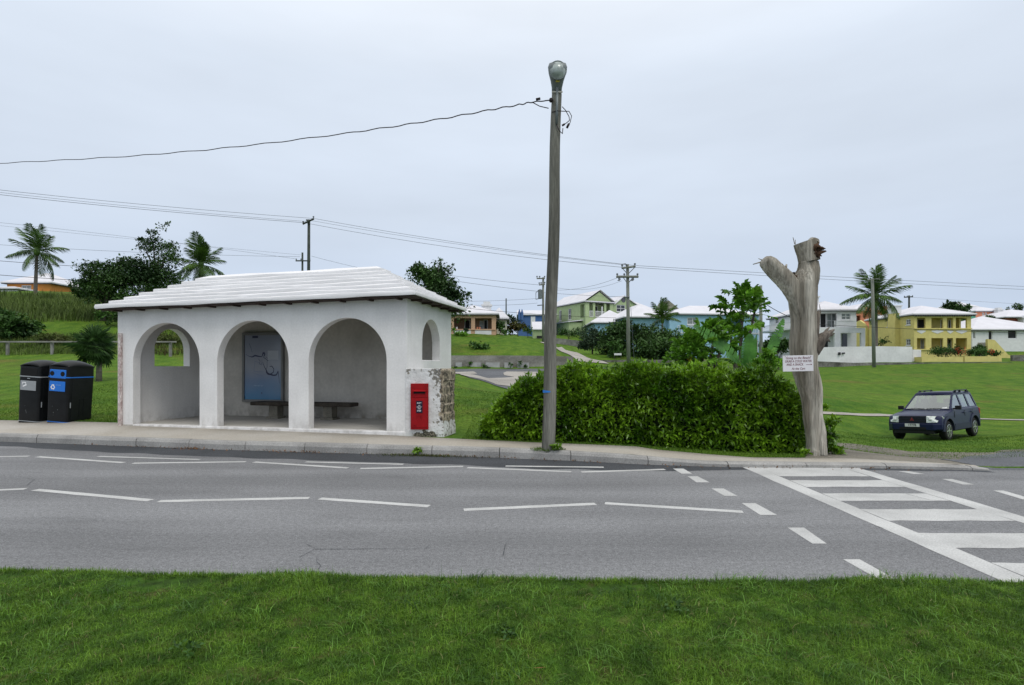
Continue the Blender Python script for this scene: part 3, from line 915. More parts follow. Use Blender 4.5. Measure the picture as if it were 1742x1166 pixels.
WT = 2.99
ARCH = [(.43, 2.23), (2.69, 4.47), (4.95, 6.73)]
outl = [(0, .05), (ARCH[0][0], .05)]
for i, (a, b) in enumerate(ARCH):
    r = (b - a) / 2; c = (a + b) / 2; top = 2.60 + tilt(c) * .5; sp = top - r
    if outl[-1] != (a, .05): outl.append((a, .05))
    outl.append((a, sp))
    for k in range(1, 28): outl.append((c - r * math.cos(math.pi * k / 28), sp + r * math.sin(math.pi * k / 28)))
    outl += [(b, sp), (b, .05)]
outl += [(SL, .05), (SL, WT + tilt(SL)), (0, WT + tilt(0))]
MB().panel(outl, [], .20).build('front_wall', M['wall'], SH, bevel=.012)
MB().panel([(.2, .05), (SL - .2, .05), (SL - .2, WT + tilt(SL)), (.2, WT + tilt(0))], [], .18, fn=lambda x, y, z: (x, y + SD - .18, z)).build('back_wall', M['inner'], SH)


def arch_hole(c, w, sill, top):
    r = w / 2; sp = top - r
    return [(c - r, sill), (c + r, sill), (c + r, sp)] + [(c + r * math.cos(math.pi * k / 24), sp + r * math.sin(math.pi * k / 24)) for k in range(1, 24)] + [(c - r, sp)]


MB().panel([(.2, .05), (SD, .05), (SD, WT + tilt(SL)), (.2, WT + tilt(SL))], [arch_hole(1.36, 1.09, 1.745, 2.66)], .20, fn=lambda x, y, z: (SL - y, x, z)).build('end_wall', M['wall'], SH, bevel=.01)
MB().panel([(.2, .05), (SD, .05), (SD, WT + tilt(0)), (.2, WT + tilt(0))], [arch_hole(1.36, 1.09, 1.61, 2.56)], .20, fn=lambda x, y, z: (y, x, z)).build('end_wall', M['wall'], SH, bevel=.01)
fb = MB(); fb.b2(-.01, SL - .02, -.012, SD - .01, -.1, FZ); fl = fb.build('floor_slab', M['floor'], SH, bevel=.02)
st = MB(); st.b2(.44, SL - .02, -.02, .19, -.05, FZ + .006); st.build('step_edge', M['wall'], SH, bevel=.015)

# stepped limewashed roof
OV = .30
EZ = 2.965
prof = []; NS = 8; z = 0.0; ins = 0.0
prof.append((0, 0)); prof.append((-.012, .045)); prof.append((0.004, .088))
run = SD / 2 + OV - .02
for k in range(NS):
    i0 = run * k / NS; i1 = run * (k + 1) / NS
    base = .088 + k * .1085
    if k: prof.append((i0 - .026, base - .066)); prof.append((i0 - .024, base - .012)); prof.append((i0 + .006, base))
    prof.append((i1 - (.020 if k < NS - 1 else 0.0), base + .036 if k < NS - 1 else base + .075))
vs = []; fs = []
NX, NY = 40, 14
loops = []
for ins, dz in prof:
    x0, x1 = -OV + ins, SL + OV - ins; y0, y1 = -OV + ins, SD + OV - ins
    lp = [(x0 + (x1 - x0) * k / NX, y0) for k in range(NX)] + [(x1, y0 + (y1 - y0) * k / NY) for k in range(NY)] + [(x1 - (x1 - x0) * k / NX, y1) for k in range(NX)] + [(x0, y1 - (y1 - y0) * k / NY) for k in range(NY)]
    w_ = [(math.sin(x * 2.1 + dz * 17) * .006 + math.sin(x * 5.3 + dz * 31 + y * 3) * .004) for x, y in lp]
    loops.append([(x, y, EZ + dz + tilt(x) + q) for (x, y), q in zip(lp, w_)])
n_ = len(loops[0])
for l in loops: vs += l
for a in range(len(loops) - 1):
    for k in range(n_):
        k2 = (k + 1) % n_
        fs.append((a * n_ + k, a * n_ + k2, (a + 1) * n_ + k2, (a + 1) * n_ + k))
fs.append(tuple(reversed(range(n_))))
fs.append(tuple(range((len(loops) - 1) * n_, len(loops) * n_)))
rf = MB(); rf.add(vs, fs)
rf.build('roof', M['roof'], SH, smooth=True, angle=50)
so = MB()
so.add([(-OV + .03, -OV + .03, EZ - .012 + tilt(-OV)), (SL + OV - .03, -OV + .03, EZ - .012 + tilt(SL + OV)), (SL + OV - .03, SD + OV - .03, EZ - .012 + tilt(SL + OV)), (-OV + .03, SD + OV - .03, EZ - .012 + tilt(-OV)),
        (-OV + .03, -OV + .03, EZ - .03 + tilt(-OV)), (SL + OV - .03, -OV + .03, EZ - .03 + tilt(SL + OV)), (SL + OV - .03, SD + OV - .03, EZ - .03 + tilt(SL + OV)), (-OV + .03, SD + OV - .03, EZ - .03 + tilt(-OV))],
       [(0, 1, 2, 3), (7, 6, 5, 4), (0, 4, 5, 1), (1, 5, 6, 2), (2, 6, 7, 3), (3, 7, 4, 0)])
so.build('eave_board', M['rafter'], SH)
for k in range(12):
    u = .12 + k * (SL - .24) / 11
    b = MB(); b.box((u, -.135, EZ - .046 + tilt(u)), (.06, .25, .031)); b.build('rafter_end', M['rafter'], SH)
for k in range(5):
    v = .2 + k * (SD - .4) / 4
    b = MB(); b.box((SL + .135, v, EZ - .046 + tilt(SL)), (.25, .06, .031)); b.build('rafter_end', M['rafter'], SH)


# stone pier with flaking paint at the corner
def pier_material():
    m = bpy.data.materials.new('flaking_pier'); m.use_nodes = True
    t = m.node_tree; N = t.nodes; L = t.links; p = N['Principled BSDF']; p.inputs['Roughness'].default_value = .95
    g = N.new('ShaderNodeTexCoord')
    sp_ = N.new('ShaderNodeSeparateXYZ'); L.new(g.outputs['Object'], sp_.inputs[0])
    def noise(scale, detail, st=(1, 1, 1)):
        mp_ = N.new('ShaderNodeMapping'); mp_.inputs['Scale'].default_value = st
        L.new(g.outputs['Object'], mp_.inputs[0])
        n_ = N.new('ShaderNodeTexNoise'); n_.inputs['Scale'].default_value = scale; n_.inputs['Detail'].default_value = detail
        L.new(mp_.outputs[0], n_.inputs['Vector']); return n_.outputs[0]
    def mrange(src, a, b, lo, hi):
        r = N.new('ShaderNodeMapRange'); r.inputs['From Min'].default_value = a; r.inputs['From Max'].default_value = b
        r.inputs['To Min'].default_value = lo; r.inputs['To Max'].default_value = hi; L.new(src, r.inputs[0]); return r.outputs[0]
    def math_(op, a, b):
        x = N.new('ShaderNodeMath'); x.operation = op
        for i, q in enumerate((a, b)):
            if isinstance(q, (int, float)): x.inputs[i].default_value = q
            else: L.new(q, x.inputs[i])
        return x.outputs[0]
    def mixc(a, b, f):
        x = N.new('ShaderNodeMix'); x.data_type = 'RGBA'; L.new(f, x.inputs[0])
        for i, q in ((6, a), (7, b)):
            if isinstance(q, tuple): x.inputs[i].default_value = (*q, 1)
            else: L.new(q, x.inputs[i])
        return x.outputs[2]
    # bare towards the right-hand edge, upper two thirds
    bare_x = mrange(sp_.outputs['X'], .62, .76, 0, 1)
    low = mrange(sp_.outputs['Z'], .42, .34, 0, .75)
    bare = math_('SUBTRACT', bare_x, low)
    bare = math_('ADD', bare, mrange(noise(7, 5), .3, .7, -.34, .34))
    bare = mrange(bare, .42, .54, 0, 1)
    foot = mrange(sp_.outputs['Z'], .26, .10, 0, 1)
    foot = math_('ADD', foot, mrange(noise(9, 5), .3, .7, -.45, .45))
    foot = math_('MULTIPLY', mrange(foot, .5, .62, 0, 1), mrange(sp_.outputs['X'], .10, .16, 0, 1))
    foot = math_('MULTIPLY', foot, mrange(sp_.outputs['X'], .66, .60, 0, 1))
    flake_zone = math_('ADD', mrange(sp_.outputs['X'], .40, .62, 0, .20), mrange(sp_.outputs['Z'], 1.02, 1.34, 0, .17))
    flake = mrange(math_('ADD', noise(15, 5), flake_zone), .745, .79, 0, .85)
    stone = N.new('ShaderNodeValToRGB'); L.new(noise(11, 6), stone.inputs[0])
    stone.color_ramp.elements[0].position = .38; stone.color_ramp.elements[0].color = (.045, .038, .028, 1)
    stone.color_ramp.elements[1].position = .62; stone.color_ramp.elements[1].color = (.40, .335, .24, 1)
    # mortar courses
    zc_ = math_('FRACT', math_('ADD', math_('MULTIPLY', sp_.outputs['Z'], 4.3), mrange(noise(2.2, 3), .3, .7, -.35, .35)), 0.0)
    mort = mrange(zc_, .90, .94, 0, .8)
    stone_c = mixc(stone.outputs[0], (.46, .40, .30), mort)
    white = N.new('ShaderNodeValToRGB'); L.new(noise(3, 5), white.inputs[0])
    white.color_ramp.elements[0].position = .35; white.color_ramp.elements[0].color = (.60, .59, .57, 1)
    white.color_ramp.elements[1].position = .6; white.color_ramp.elements[1].color = (.71, .71, .70, 1)
    dark = N.new('ShaderNodeValToRGB'); L.new(noise(30, 4), dark.inputs[0])
    dark.color_ramp.elements[0].position = .4; dark.color_ramp.elements[0].color = (.03, .028, .022, 1)
    dark.color_ramp.elements[1].position = .65; dark.color_ramp.elements[1].color = (.26, .23, .17, 1)
    c = mixc(white.outputs[0], dark.outputs[0], flake)
    c = mixc(c, stone_c, bare)
    c = mixc(c, dark.outputs[0], foot)
    L.new(c, p.inputs['Base Color'])
    b = N.new('ShaderNodeBump'); b.inputs['Strength'].default_value = .8; b.inputs['Distance'].default_value = .03
    L.new(noise(13, 5), b.inputs['Height']); L.new(b.outputs[0], p.inputs['Normal'])
    return m


pm = MB()
PX0, PY0 = -2.135, 11.255
def pier_ring(z, gr=0.0): return [(-.02, .03, z), (.735 + gr, -.01, z), (.90 + gr, .74, z), (.17, .93, z)]
zs = [.05, .16, .34, .52, .54, .70, .72, .89, .91, 1.06, 1.08, 1.18, 1.205, 1.22, 1.40, 1.44]
gr = [.03, .03, .012, .012, -.012, .008, -.01, .01, -.01, .012, .0, .012, .03, .02, .025, -.01]
vs = []; fs = []
for q, gg in zip(zs, gr): vs += pier_ring(q, gg)
for i in range(len(zs) - 1):
    for k in range(4): fs.append((i * 4 + k, i * 4 + (k + 1) % 4, i * 4 + 4 + (k + 1) % 4, i * 4 + 4 + k))
fs += [(3, 2, 1, 0), tuple(range(len(vs) - 4, len(vs)))]
pm.add(vs, fs)
pier = pm.build('stone_pier', pier_material(), SH, bevel=.022, seg=2)
# place the pier in world axes under the rotated shelter
mi_ = (Matrix.Translation(SH.location) @ Matrix.Rotation(-A13, 4, 'Z')).inverted()
pier.matrix_local = mi_ @ Matrix.Translation((PX0, PY0, 0.12))


def word_bars(mb, x, y, z, w, h, split=True):
    """a line of print too small to read: a row of short strokes"""
    n = max(1, int(round(w / (h * .75)))) if split else 1
    cw = w / n
    for k in range(n):
        x0 = x - w / 2 + k * cw
        s_ = random.choice((0, 1, 2))
        mb.b2(x0, x0 + cw * .28, y - .0005, y + .0005, z - h / 2, z + h / 2)
        mb.b2(x0 + cw * .28, x0 + cw * .8, y - .0005, y + .0005, z + (h / 2 - h * .26 if s_ != 1 else -h * .13), z + (h / 2 if s_ != 1 else h * .13))
        if s_ == 2: mb.b2(x0 + cw * .28, x0 + cw * .8, y - .0005, y + .0005, z - h / 2, z - h / 2 + h * .26)


# ------------------------------------------------------------------ red wall post box
pb = thing('post_box', 'red cast-iron wall post box set in the flaking white stone pier', 'post box', (PX0 + .275, PY0 - .004, .335))
b = MB(); b.b2(-.178, .178, -.035, .06, 0, .925); b.build('body', M['red'], pb, bevel=.008)
b = MB(); b.b2(-.155, .155, -.047, -.035, .04, .62); b.build('door', M['red'], pb, bevel=.006)
b = MB(); b.add([(-.135, -.035, .80), (.135, -.035, .80), (.135, -.085, .775), (-.135, -.085, .775), (-.135, -.035, .765), (.135, -.035, .765), (.135, -.085, .765), (-.135, -.085, .765)],
               [(0, 1, 2, 3), (4, 7, 6, 5), (3, 2, 6, 7), (0, 3, 7, 4), (1, 5, 6, 2), (0, 4, 5, 1)]); b.build('slot_hood', M['red'], pb, bevel=.004)
b = MB(); b.b2(-.115, .115, -.040, -.034, .722, .765); b.build('letter_slot', M['dark'], pb)
b = MB(); b.b2(-.165, .165, -.045, -.034, .655, .667); b.build('moulding', M['red'], pb, bevel=.003)
b = MB(); b.b2(-.062, .066, -.056, -.046, .335, .575); pl = b.build('notice_plate', mat('plate_navy', (.012, .012, .03), .4), pb, bevel=.003)
b = MB()
for z_, w_, h_ in ((.535, .092, .024), (.485, .040, .020), (.452, .094, .024), (.418, .060, .020), (.378, .086, .028)): word_bars(b, .002, -.0575, z_, w_, h_)
b.build('lettering', M['whitepaint'], pl)
b = MB(); b.lathe([(.012, 0), (.012, -.01)], 12, (-.095, -.047, .10), 'Y'); b.b2(-.12, -.06, -.058, -.047, .085, .10); b.build('door_pull', M['red'], pb, bevel=.002)
b = MB(); b.tube([(-.012 + .045 * math.cos(2 * math.pi * k / 20), -.048, .235 + .05 * math.sin(2 * math.pi * k / 20)) for k in range(17)], .004, 5); b.tube([(.03, -.048, .19), (.03, -.048, .28), (.065, -.048, .27), (.032, -.048, .24), (.07, -.048, .19)], .004, 5); b.build('raised_emblem', M['red'], pb)

# ------------------------------------------------------------------ pink flaking post on the front wall
tp = thing('marker_post', 'narrow pink flaking upright post fixed to the left front pier of the shelter', 'post', SH.matrix_basis @ Vector((.115, -.035, .20)), -A13)
b = MB(); b.b2(-.036, .036, -.028, .028, 0, 2.17); b.build('board', M['tide'], tp, bevel=.004)
for z_ in (.3, 1.7):
    b = MB(); b.b2(-.03, .03, .028, .036, z_, z_ + .1); b.build('bracket', M['frame'], tp)


# ------------------------------------------------------------------ poster case
def poster_material():
    m = bpy.data.materials.new('poster_print'); m.use_nodes = True
    t = m.node_tree; N = t.nodes; L = t.links; p = N['Principled BSDF']; p.inputs['Roughness'].default_value = .18
    p.inputs['Specular IOR Level'].default_value = .6
    g = N.new('ShaderNodeTexCoord'); s_ = N.new('ShaderNodeSeparateXYZ'); L.new(g.outputs['Object'], s_.inputs[0])
    r = N.new('ShaderNodeMapRange'); r.inputs['From Max'].default_value = 1.72; L.new(s_.outputs['Z'], r.inputs[0])
    n_ = N.new('ShaderNodeTexNoise'); n_.inputs['Scale'].default_value = 1.6; L.new(g.outputs['Object'], n_.inputs['Vector'])
    ad = N.new('ShaderNodeMath'); ad.operation = 'MULTIPLY_ADD'; ad.inputs[1].default_value = .25
    L.new(n_.outputs[0], ad.inputs[0]); L.new(r.outputs[0], ad.inputs[2])
    c = N.new('ShaderNodeValToRGB'); L.new(ad.outputs[0], c.inputs[0])
    c.color_ramp.elements[0].position = .12; c.color_ramp.elements[0].color = (.08, .25, .45, 1)
    c.color_ramp.elements[1].position = 1.0; c.color_ramp.elements[1].color = (.27, .30, .38, 1)
    e1 = c.color_ramp.elements.new(.42); e1.color = (.20, .28, .42, 1)
    e2 = c.color_ramp.elements.new(.62); e2.color = (.34, .36, .41, 1)
    L.new(c.outputs[0], p.inputs['Base Color'])
    return m


PC = thing('poster_case', 'framed blue poster with a dark line drawing on the shelter back wall', 'poster', SH.matrix_basis @ Vector((1.37, SD - .18, .66)), -A13)
PW, PH = 1.24, 1.85
b = MB(); b.b2(0, PW, -.10, -.06, 0, .06); b.b2(0, PW, -.10, -.06, PH - .07, PH); b.b2(0, .06, -.10, -.06, .06, PH - .07); b.b2(PW - .06, PW, -.10, -.06, .06, PH - .07); b.b2(0, PW, -.06, 0, 0, PH)
b.build('frame', M['frame'], PC, bevel=.006)
b = MB(); b.b2(0, PW - .13, -.006, 0, 0, PH - .14); pr = b.build('print', poster_material(), PC); pr.location = (.065, -.062, .065)
INK = mat('poster_ink', (.045, .05, .10), .4, .1)
INK2 = mat('poster_line', (.12, .16, .30), .4, .1)


def flat_stroke(mb, pts, w, y=-.0072):
    for (a, b_, w0, w1) in [(pts[i], pts[i + 1], w[i], w[i + 1]) for i in range(len(pts) - 1)]:
        d = Vector((b_[0] - a[0], 0, b_[1] - a[1])); L_ = d.length or 1; n = Vector((-d.z, 0, d.x)) / L_
        A_ = Vector((a[0], y, a[1])); B_ = Vector((b_[0], y, b_[1]))
        mb.add([A_ + n * w0, B_ + n * w1, B_ - n * w1, A_ - n * w0], [(0, 1, 2, 3)])


def pp_(x, y): return ((x - 75) / 440 * 1.12, 1.71 - (y - 100) / 745 * 1.71)
b = MB()
for st_, w in (([(130, 195), (150, 240), (165, 300)], [.006, .008, .004]), ([(85, 318), (130, 345), (165, 352), (200, 335), (245, 345), (285, 350)], [.004, .008, .02, .03, .022, .012]),
               ([(285, 345), (300, 300), (318, 315), (305, 350)], [.012, .034, .03, .016]), ([(300, 355), (330, 375), (355, 400), (350, 365), (325, 350)], [.01, .012, .008, .006, .006]),
               ([(240, 370), (262, 400), (250, 430), (275, 445), (285, 380)], [.006, .008, .006, .006, .004]), ([(290, 410), (315, 470), (335, 505), (345, 540), (375, 555)], [.008, .012, .02, .04, .03]),
               ([(345, 400), (345, 470), (330, 505)], [.005, .008, .006]), ([(375, 462), (400, 458), (425, 490), (420, 530), (390, 545)], [.012, .016, .014, .014, .02]),
               ([(375, 550), (420, 565), (455, 560), (475, 515), (480, 560), (492, 660)], [.03, .028, .024, .014, .01, .004])):
    flat_stroke(b, [pp_(*q) for q in st_], [q_ * .72 for q_ in w])
b.build('map_drawing', INK, pr)
b = MB()
for st_ in ([(200, 400), (185, 520), (300, 525)], [(195, 545), (300, 575)], [(200, 400), (300, 440)], [(365, 300), (470, 300)], [(365, 325), (470, 325)], [(365, 350), (450, 350)]):
    flat_stroke(b, [pp_(*q) for q in st_], [.003] * len(st_))
b.build('fine_lines', INK2, pr)
b = MB(); x0, z0 = pp_(352, 385); x1, z1 = pp_(478, 280); b.b2(x0, x1, -.0078, -.006, z0, z1); b.build('notice_square', mat('pale_notice', (.44, .47, .52), .4), pr)
b = MB(); x0, z0 = pp_(168, 132); x1, z1 = pp_(236, 106); b.b2(x0, x1, -.0085, -.006, z0, z1); b.build('top_block', INK, pr)
b = MB(); x0, z0 = pp_(280, 770); b.lathe([(.018, -.008), (.018, -.006)], 14, (x0, 0, z0), 'Y'); b.build('dot', INK, pr)
b = MB(); x0, z0 = pp_(185, 685)
for k in range(7): word_bars(b, x0 + .02 + k * .043, -.0085, z0, .022, .034, False)
b.build('caption', mat('caption_grey', (.42, .55, .70), .5), pr)

# ------------------------------------------------------------------ stone bench
BN = thing('stone_bench', 'dark weathered stone bench on two legs inside the shelter', 'bench', SH.matrix_basis @ Vector((3.45, 2.10, FZ)), -A13)
b = MB(); b.b2(-1.42, 1.42, -.21, .21, .33, .425); b.build('seat', M['bench'], BN, bevel=.025)
for x in (-.80, .74):
    b = MB(); b.b2(x - .17, x + .17, -.17, .17, 0, .055); b.b2(x - .125, x + .125, -.13, .13, .055, .33); b.build('leg', M['benchleg'], BN, bevel=.012)

# ------------------------------------------------------------------ litter bins
def bin_(label, loc, accent, kind):
    t = thing('litter_bin', label, 'bin', loc, R(4), 'bins beside the shelter')
    t.rotation_euler = (R(.5), R(3.6), R(-7))
    w, d, h = .57, .72, 1.30
    def ring(z, sc=1.0, n=6):
        r = .055; pts = []
        for cxn, cyn, a0 in ((1, 1, 0), (-1, 1, 90), (-1, -1, 180), (1, -1, 270)):
            for k in range(n + 1):
                a = R(a0 + 90 * k / n)
                pts.append((cxn * (w / 2 - r) * sc + r * math.cos(a), cyn * (d / 2 - r) * sc + r * math.sin(a), z))
        return pts
    def shell(zs_, scs):
        rs = [ring(z_, s_) for z_, s_ in zip(zs_, scs)]; n_ = len(rs[0])
        m_ = MB(); vs_ = [p for r_ in rs for p in r_]
        f_ = [(i * n_ + k, i * n_ + (k + 1) % n_, (i + 1) * n_ + (k + 1) % n_, (i + 1) * n_ + k) for i in range(len(rs) - 1) for k in range(n_)]
        f_ += [tuple(reversed(range(n_))), tuple(range((len(rs) - 1) * n_, len(rs) * n_))]
        m_.add(vs_, f_); return m_
    shell([.0, .06, .065], [.96, .97, .97]).build('base', M['black'], t, smooth=True, angle=40)
    shell([.067, .10, 1.14], [.955, .965, 1.0]).build('body', M['black'], t, smooth=True, angle=40)
    hd = shell([1.165, 1.40], [1.0, .985])
    # front opening punched as a dark recess panel; domed lid above
    hd.build('hood', M['black'], t, smooth=True, angle=40)
    m_ = MB(); nx, ny = 14, 14; vs_ = []; f_ = []
    for i in range(nx + 1):
        for j in range(ny + 1):
            u, v = i / nx * 2 - 1, j / ny * 2 - 1
            fx = math.copysign(1 - (1 - abs(u)) ** 1.0, u)
            z_ = 1.415 + .105 * (1 - u * u) ** .6 * (1 - .55 * v * v) + .05 * (1 - v * v) ** .6 * (1 - u * u) ** .5
            vs_.append((fx * (w / 2 + .008) * (1 - .05 * v * v), v * (d / 2 + .008) * (1 - .05 * u * u), z_ - .016))
    for i in range(nx):
        for j in range(ny): f_.append((i * (ny + 1) + j, (i + 1) * (ny + 1) + j, (i + 1) * (ny + 1) + j + 1, i * (ny + 1) + j + 1))
    m_.add(vs_, f_)
    lid = m_.build('lid', M['black'], t, smooth=True)
    sl = lid.modifiers.new('thick', 'SOLIDIFY'); sl.thickness = .03; sl.offset = -1
    bm_ = shell([1.14, 1.165], [1.008, 1.008]); bm_.build('upper_band', accent, t, smooth=True, angle=40)
    bm_ = shell([.065, .08], [.985, .985]); bm_.build('lower_band', accent, t, smooth=True, angle=40)
    yf = -d / 2
    if kind == 'litter':
        q = MB(); q.b2(-.22, .22, yf - .006, yf + .02, 1.175, 1.36); q.build('opening', M['dark'], t, bevel=.01)
        q = MB(); q.b2(-.22, .20, yf - .010, yf, .82, 1.05); lb = q.build('label_panel', M['silver'], t, bevel=.003)
        s_ = MB()
        s_.b2(-.165, -.065, yf - .0125, yf - .009, .995, 1.015); s_.b2(-.165, -.15, yf - .0125, yf - .009, .955, .995); s_.b2(-.08, -.065, yf - .0125, yf - .009, .965, .995)
        s_.box((-.10, yf - .011, .93), (.11, .003, .03), (0, R(-25), 0))
        s_.build('litter_symbol', M['whitepaint'], lb)
        q = MB(); q.b2(-.035, .035, yf - .012, yf, 1.10, 1.118); q.build('catch', M['chrome'], t)
    else:
        q = MB(); q.b2(-.215, .215, yf - .014, yf + .01, 1.12, 1.33); pn = q.build('aperture_panel', M['blue'], t, bevel=.012)
        for x in (-.145, .135):
            q = MB(); q.lathe([(.056, yf - .018), (.056, yf - .0)], 20, (x, 0, 1.232), 'Y'); q.build('bottle_hole', M['dark'], pn)
        q = MB(); q.b2(-.215, .205, yf - .010, yf, .81, 1.05); lb = q.build('label_panel', M['blue'], t, bevel=.003)
        s_ = MB()
        tri = [(-.175, .865), (-.055, .865), (-.115, .985)]
        for k in range(3):
            a = Vector(tri[k]); c_ = Vector(tri[(k + 1) % 3])
            p0 = a.lerp(c_, .16); p1 = a.lerp(c_, .66); p2 = a.lerp(c_, .90)
            flat_stroke(s_, [tuple(p0), tuple(p1)], [.012, .012], yf - .0118)
            flat_stroke(s_, [tuple(p1), tuple(p2)], [.026, .001], yf - .0118)
        s_.build('recycling_symbol', M['whitepaint'], lb)
        s2 = MB(); word_bars(s2, .03, yf - .0115, .958, .13, .022); s2.build('lettering', mat('pale_blue_ink', (.20, .38, .70), .5), lb)
    xs_ = w / 2
    q = MB(); q.b2(xs_ - .002, xs_ + .006, -d / 2 + .10, d / 2 - .07, .12, 1.10); dr_ = q.build('side_door', M['black'], t, bevel=.004)
    q = MB(); q.b2(xs_ + .004, xs_ + .012, -.05, .17, .62, .63); q.b2(xs_ + .004, xs_ + .012, -.05, -.042, .2, .62); q.b2(xs_ + .004, xs_ + .012, .06, .068, .2, .62); q.build('door_rib', M['black'], dr_)
    q = MB(); q.b2(xs_ - .0, xs_ + .014, -d / 2 + .065, -d / 2 + .08, .42, .55); q.build('hinge', M['silver'], t)
    # scuffs
    q = MB()
    for k in range(4):
        x = random.uniform(-.2, .05); z_ = random.uniform(.2, .5); q.box((x, yf + .012 - .012 * (z_ / 1.14) - .004, z_), (random.uniform(.004, .012), .002, random.uniform(.004, .014)), (0, random.random(), 0))
    q.build('scuff', M['silver'], t)
    return t


Yb = 13.45
bin_('black bin with blue two-hole bottle panel and recycling label', (W(101, 720, Yb).x + .02, Yb + .28, .205), M['blue'], 'recycle')
bin_('black litter bin with plain slot opening and grey label', (W(101, 720, Yb).x - .74, Yb + .36, .215), M['silver'], 'litter')

# ------------------------------------------------------------------ street-lamp pole
LP = Vector((W(932, 765, 9.7).x, 9.7, .15))
lp = thing('street_lamp', 'tall weathered wooden pole with a grey lamp head and blue paint mark', 'street lamp', LP)
b = MB(); N_ = 14
HP = 6.18
ptsP = [(.155 * k / N_ + .012 * math.sin(k * .9), .01 * math.sin(k * 1.3), -.12 + (HP + .12) * k / N_) for k in range(N_ + 1)]
b.tube(ptsP, [.116 - .030 * k / N_ for k in range(N_ + 1)], 20)
b.build('pole', M['pole'], lp, smooth=True, angle=60)
b = MB()
for k in range(10):
    a0, a1 = R(186 + 9 * k), R(186 + 9 * (k + 1)); r0 = .1135
    zc0 = 1.02
    b.add([(.0235 + r0 * math.cos(a0), r0 * math.sin(a0), zc0 - .025 + .012 * k / 10), (.0235 + r0 * math.cos(a1), r0 * math.sin(a1), zc0 - .025 + .012 * (k + 1) / 10), (.0235 + r0 * math.cos(a1), r0 * math.sin(a1), zc0 + .03 - .018 * (k + 1) / 10), (.0235 + r0 * math.cos(a0), r0 * math.sin(a0), zc0 + .03 - .018 * k / 10)], [(0, 1, 2, 3)])
b.build('blue_mark', mat('blue_paint_mark', (.03, .20, .60), .6), lp)
# lamp head: a cobra-head lantern seen from below and in front
hx, hz = .155, HP + .02
sec = [(-.02, .075, .085), (.0, .09, .10), (-.10, .115, .135), (-.22, .15, .19), (-.34, .165, .215), (-.44, .15, .20), (-.50, .09, .13)]
b = MB(); vs = []; fs = []
path = [(.03, .0), (-.02, .08), (-.07, .17), (-.13, .27), (-.17, .36), (-.17, .43), (-.14, .47)]
wid = [.085, .090, .112, .150, .165, .140, .06]
thk = [.085, .085, .095, .115, .115, .095, .05]
nn = 20
for (y_, z_), w_, t_ in zip(path, wid, thk):
    for k in range(nn):
        a = 2 * math.pi * k / nn
        vs.append((hx + w_ * math.cos(a), y_ + t_ * math.sin(a) * .8, hz + z_ + t_ * math.sin(a) * .45))
for i in range(len(path) - 1):
    for k in range(nn): fs.append((i * nn + k, i * nn + (k + 1) % nn, (i + 1) * nn + (k + 1) % nn, (i + 1) * nn + k))
fs += [tuple(reversed(range(nn))), tuple(range((len(path) - 1) * nn, len(path) * nn))]
b.add(vs, fs); b.build('lamp_housing', M['metal'], lp, smooth=True)
b = MB(); vs = []; fs = []; nr_, na = 6, 24
for i in range(nr_ + 1):
    q = i / nr_
    for k in range(na):
        a = 2 * math.pi * k / na
        rx_, rz_ = .140 * q, .150 * q
        vs.append((hx + rx_ * math.cos(a), -.205 - .075 * (1 - q * q) + .0 * math.sin(a) * q, hz + .29 + rz_ * math.sin(a)))
for i in range(nr_):
    for k in range(na): fs.append((i * na + k, i * na + (k + 1) % na, (i + 1) * na + (k + 1) % na, (i + 1) * na + k))
b.add(vs, fs); gl = b.build('lamp_glass', mat('frosted_lamp_glass', (.30, .34, .32), .15, .35, 9, spec=.7), lp, smooth=True)
b = MB(); b.tube([(hx + .146 * math.cos(2 * math.pi * k / 28), -.203, hz + .29 + .157 * math.sin(2 * math.pi * k / 28)) for k in range(29)], .011, 6); b.build('glass_rim', M['metal'], lp, smooth=True)
b = MB(); b.b2(hx - .032, hx + .032, -.185, -.172, hz + .105, hz + .13); b.build('number_tag', mat('yellow_tag', (.45, .36, .04), .5), lp)
b = MB(); b.tube([(hx, -.095, hz + .05), (hx - .005, -.105, hz - .3), (hx - .012, -.108, hz - .58)], .022, 8); b.build('bracket_tube', M['metal'], lp, smooth=True)
b = MB(); b.b2(hx - .092, hx + .092, -.1, -.085, hz - .035, hz - .012); b.build('clamp_band', mat('clamp_pale', (.42, .40, .35), .5), lp)
b = MB()
b.tube([(hx - .01, -.11, hz - .60), (hx + .03, -.12, hz - .70), (hx + .09, -.09, hz - .74), (hx + .10, -.07, hz - .64)], .008, 6)
b.tube([(hx + .09, -.05, hz - .26), (hx + .14, -.10, hz - .34), (hx + .20, -.12, hz - .46), (hx + .21, -.11, hz - .52), (hx + .16, -.10, hz - .56), (hx + .10, -.08, hz - .59)], .007, 6)
b.tube([(hx - .09, -.07, hz - .36), (hx + .0, -.125, hz - .365), (hx + .10, -.10, hz - .36), (hx + .20, -.12, hz - .37), (hx + .245, -.12, hz - .45), (hx + .22, -.11, hz - .56), (hx + .18, -.11, hz - .62)], .007, 6)
b.tube([(hx + .20, -.11, hz - .58), (hx + .165, -.11, hz - .65)], .02, 8)
b.tube([(hx + .13, -.09, hz - .575), (hx + .085, -.08, hz - .60)], .018, 8)
b.build('slack_wire', M['cable'], lp, smooth=True)
b = MB(); b.lathe([(.012, -.03), (.035, -.02), (.035, .02), (.012, .03)], 14, (hx - .105, -.09, hz - .165), 'Y'); b.build('insulator', M['cable'], lp, smooth=True)

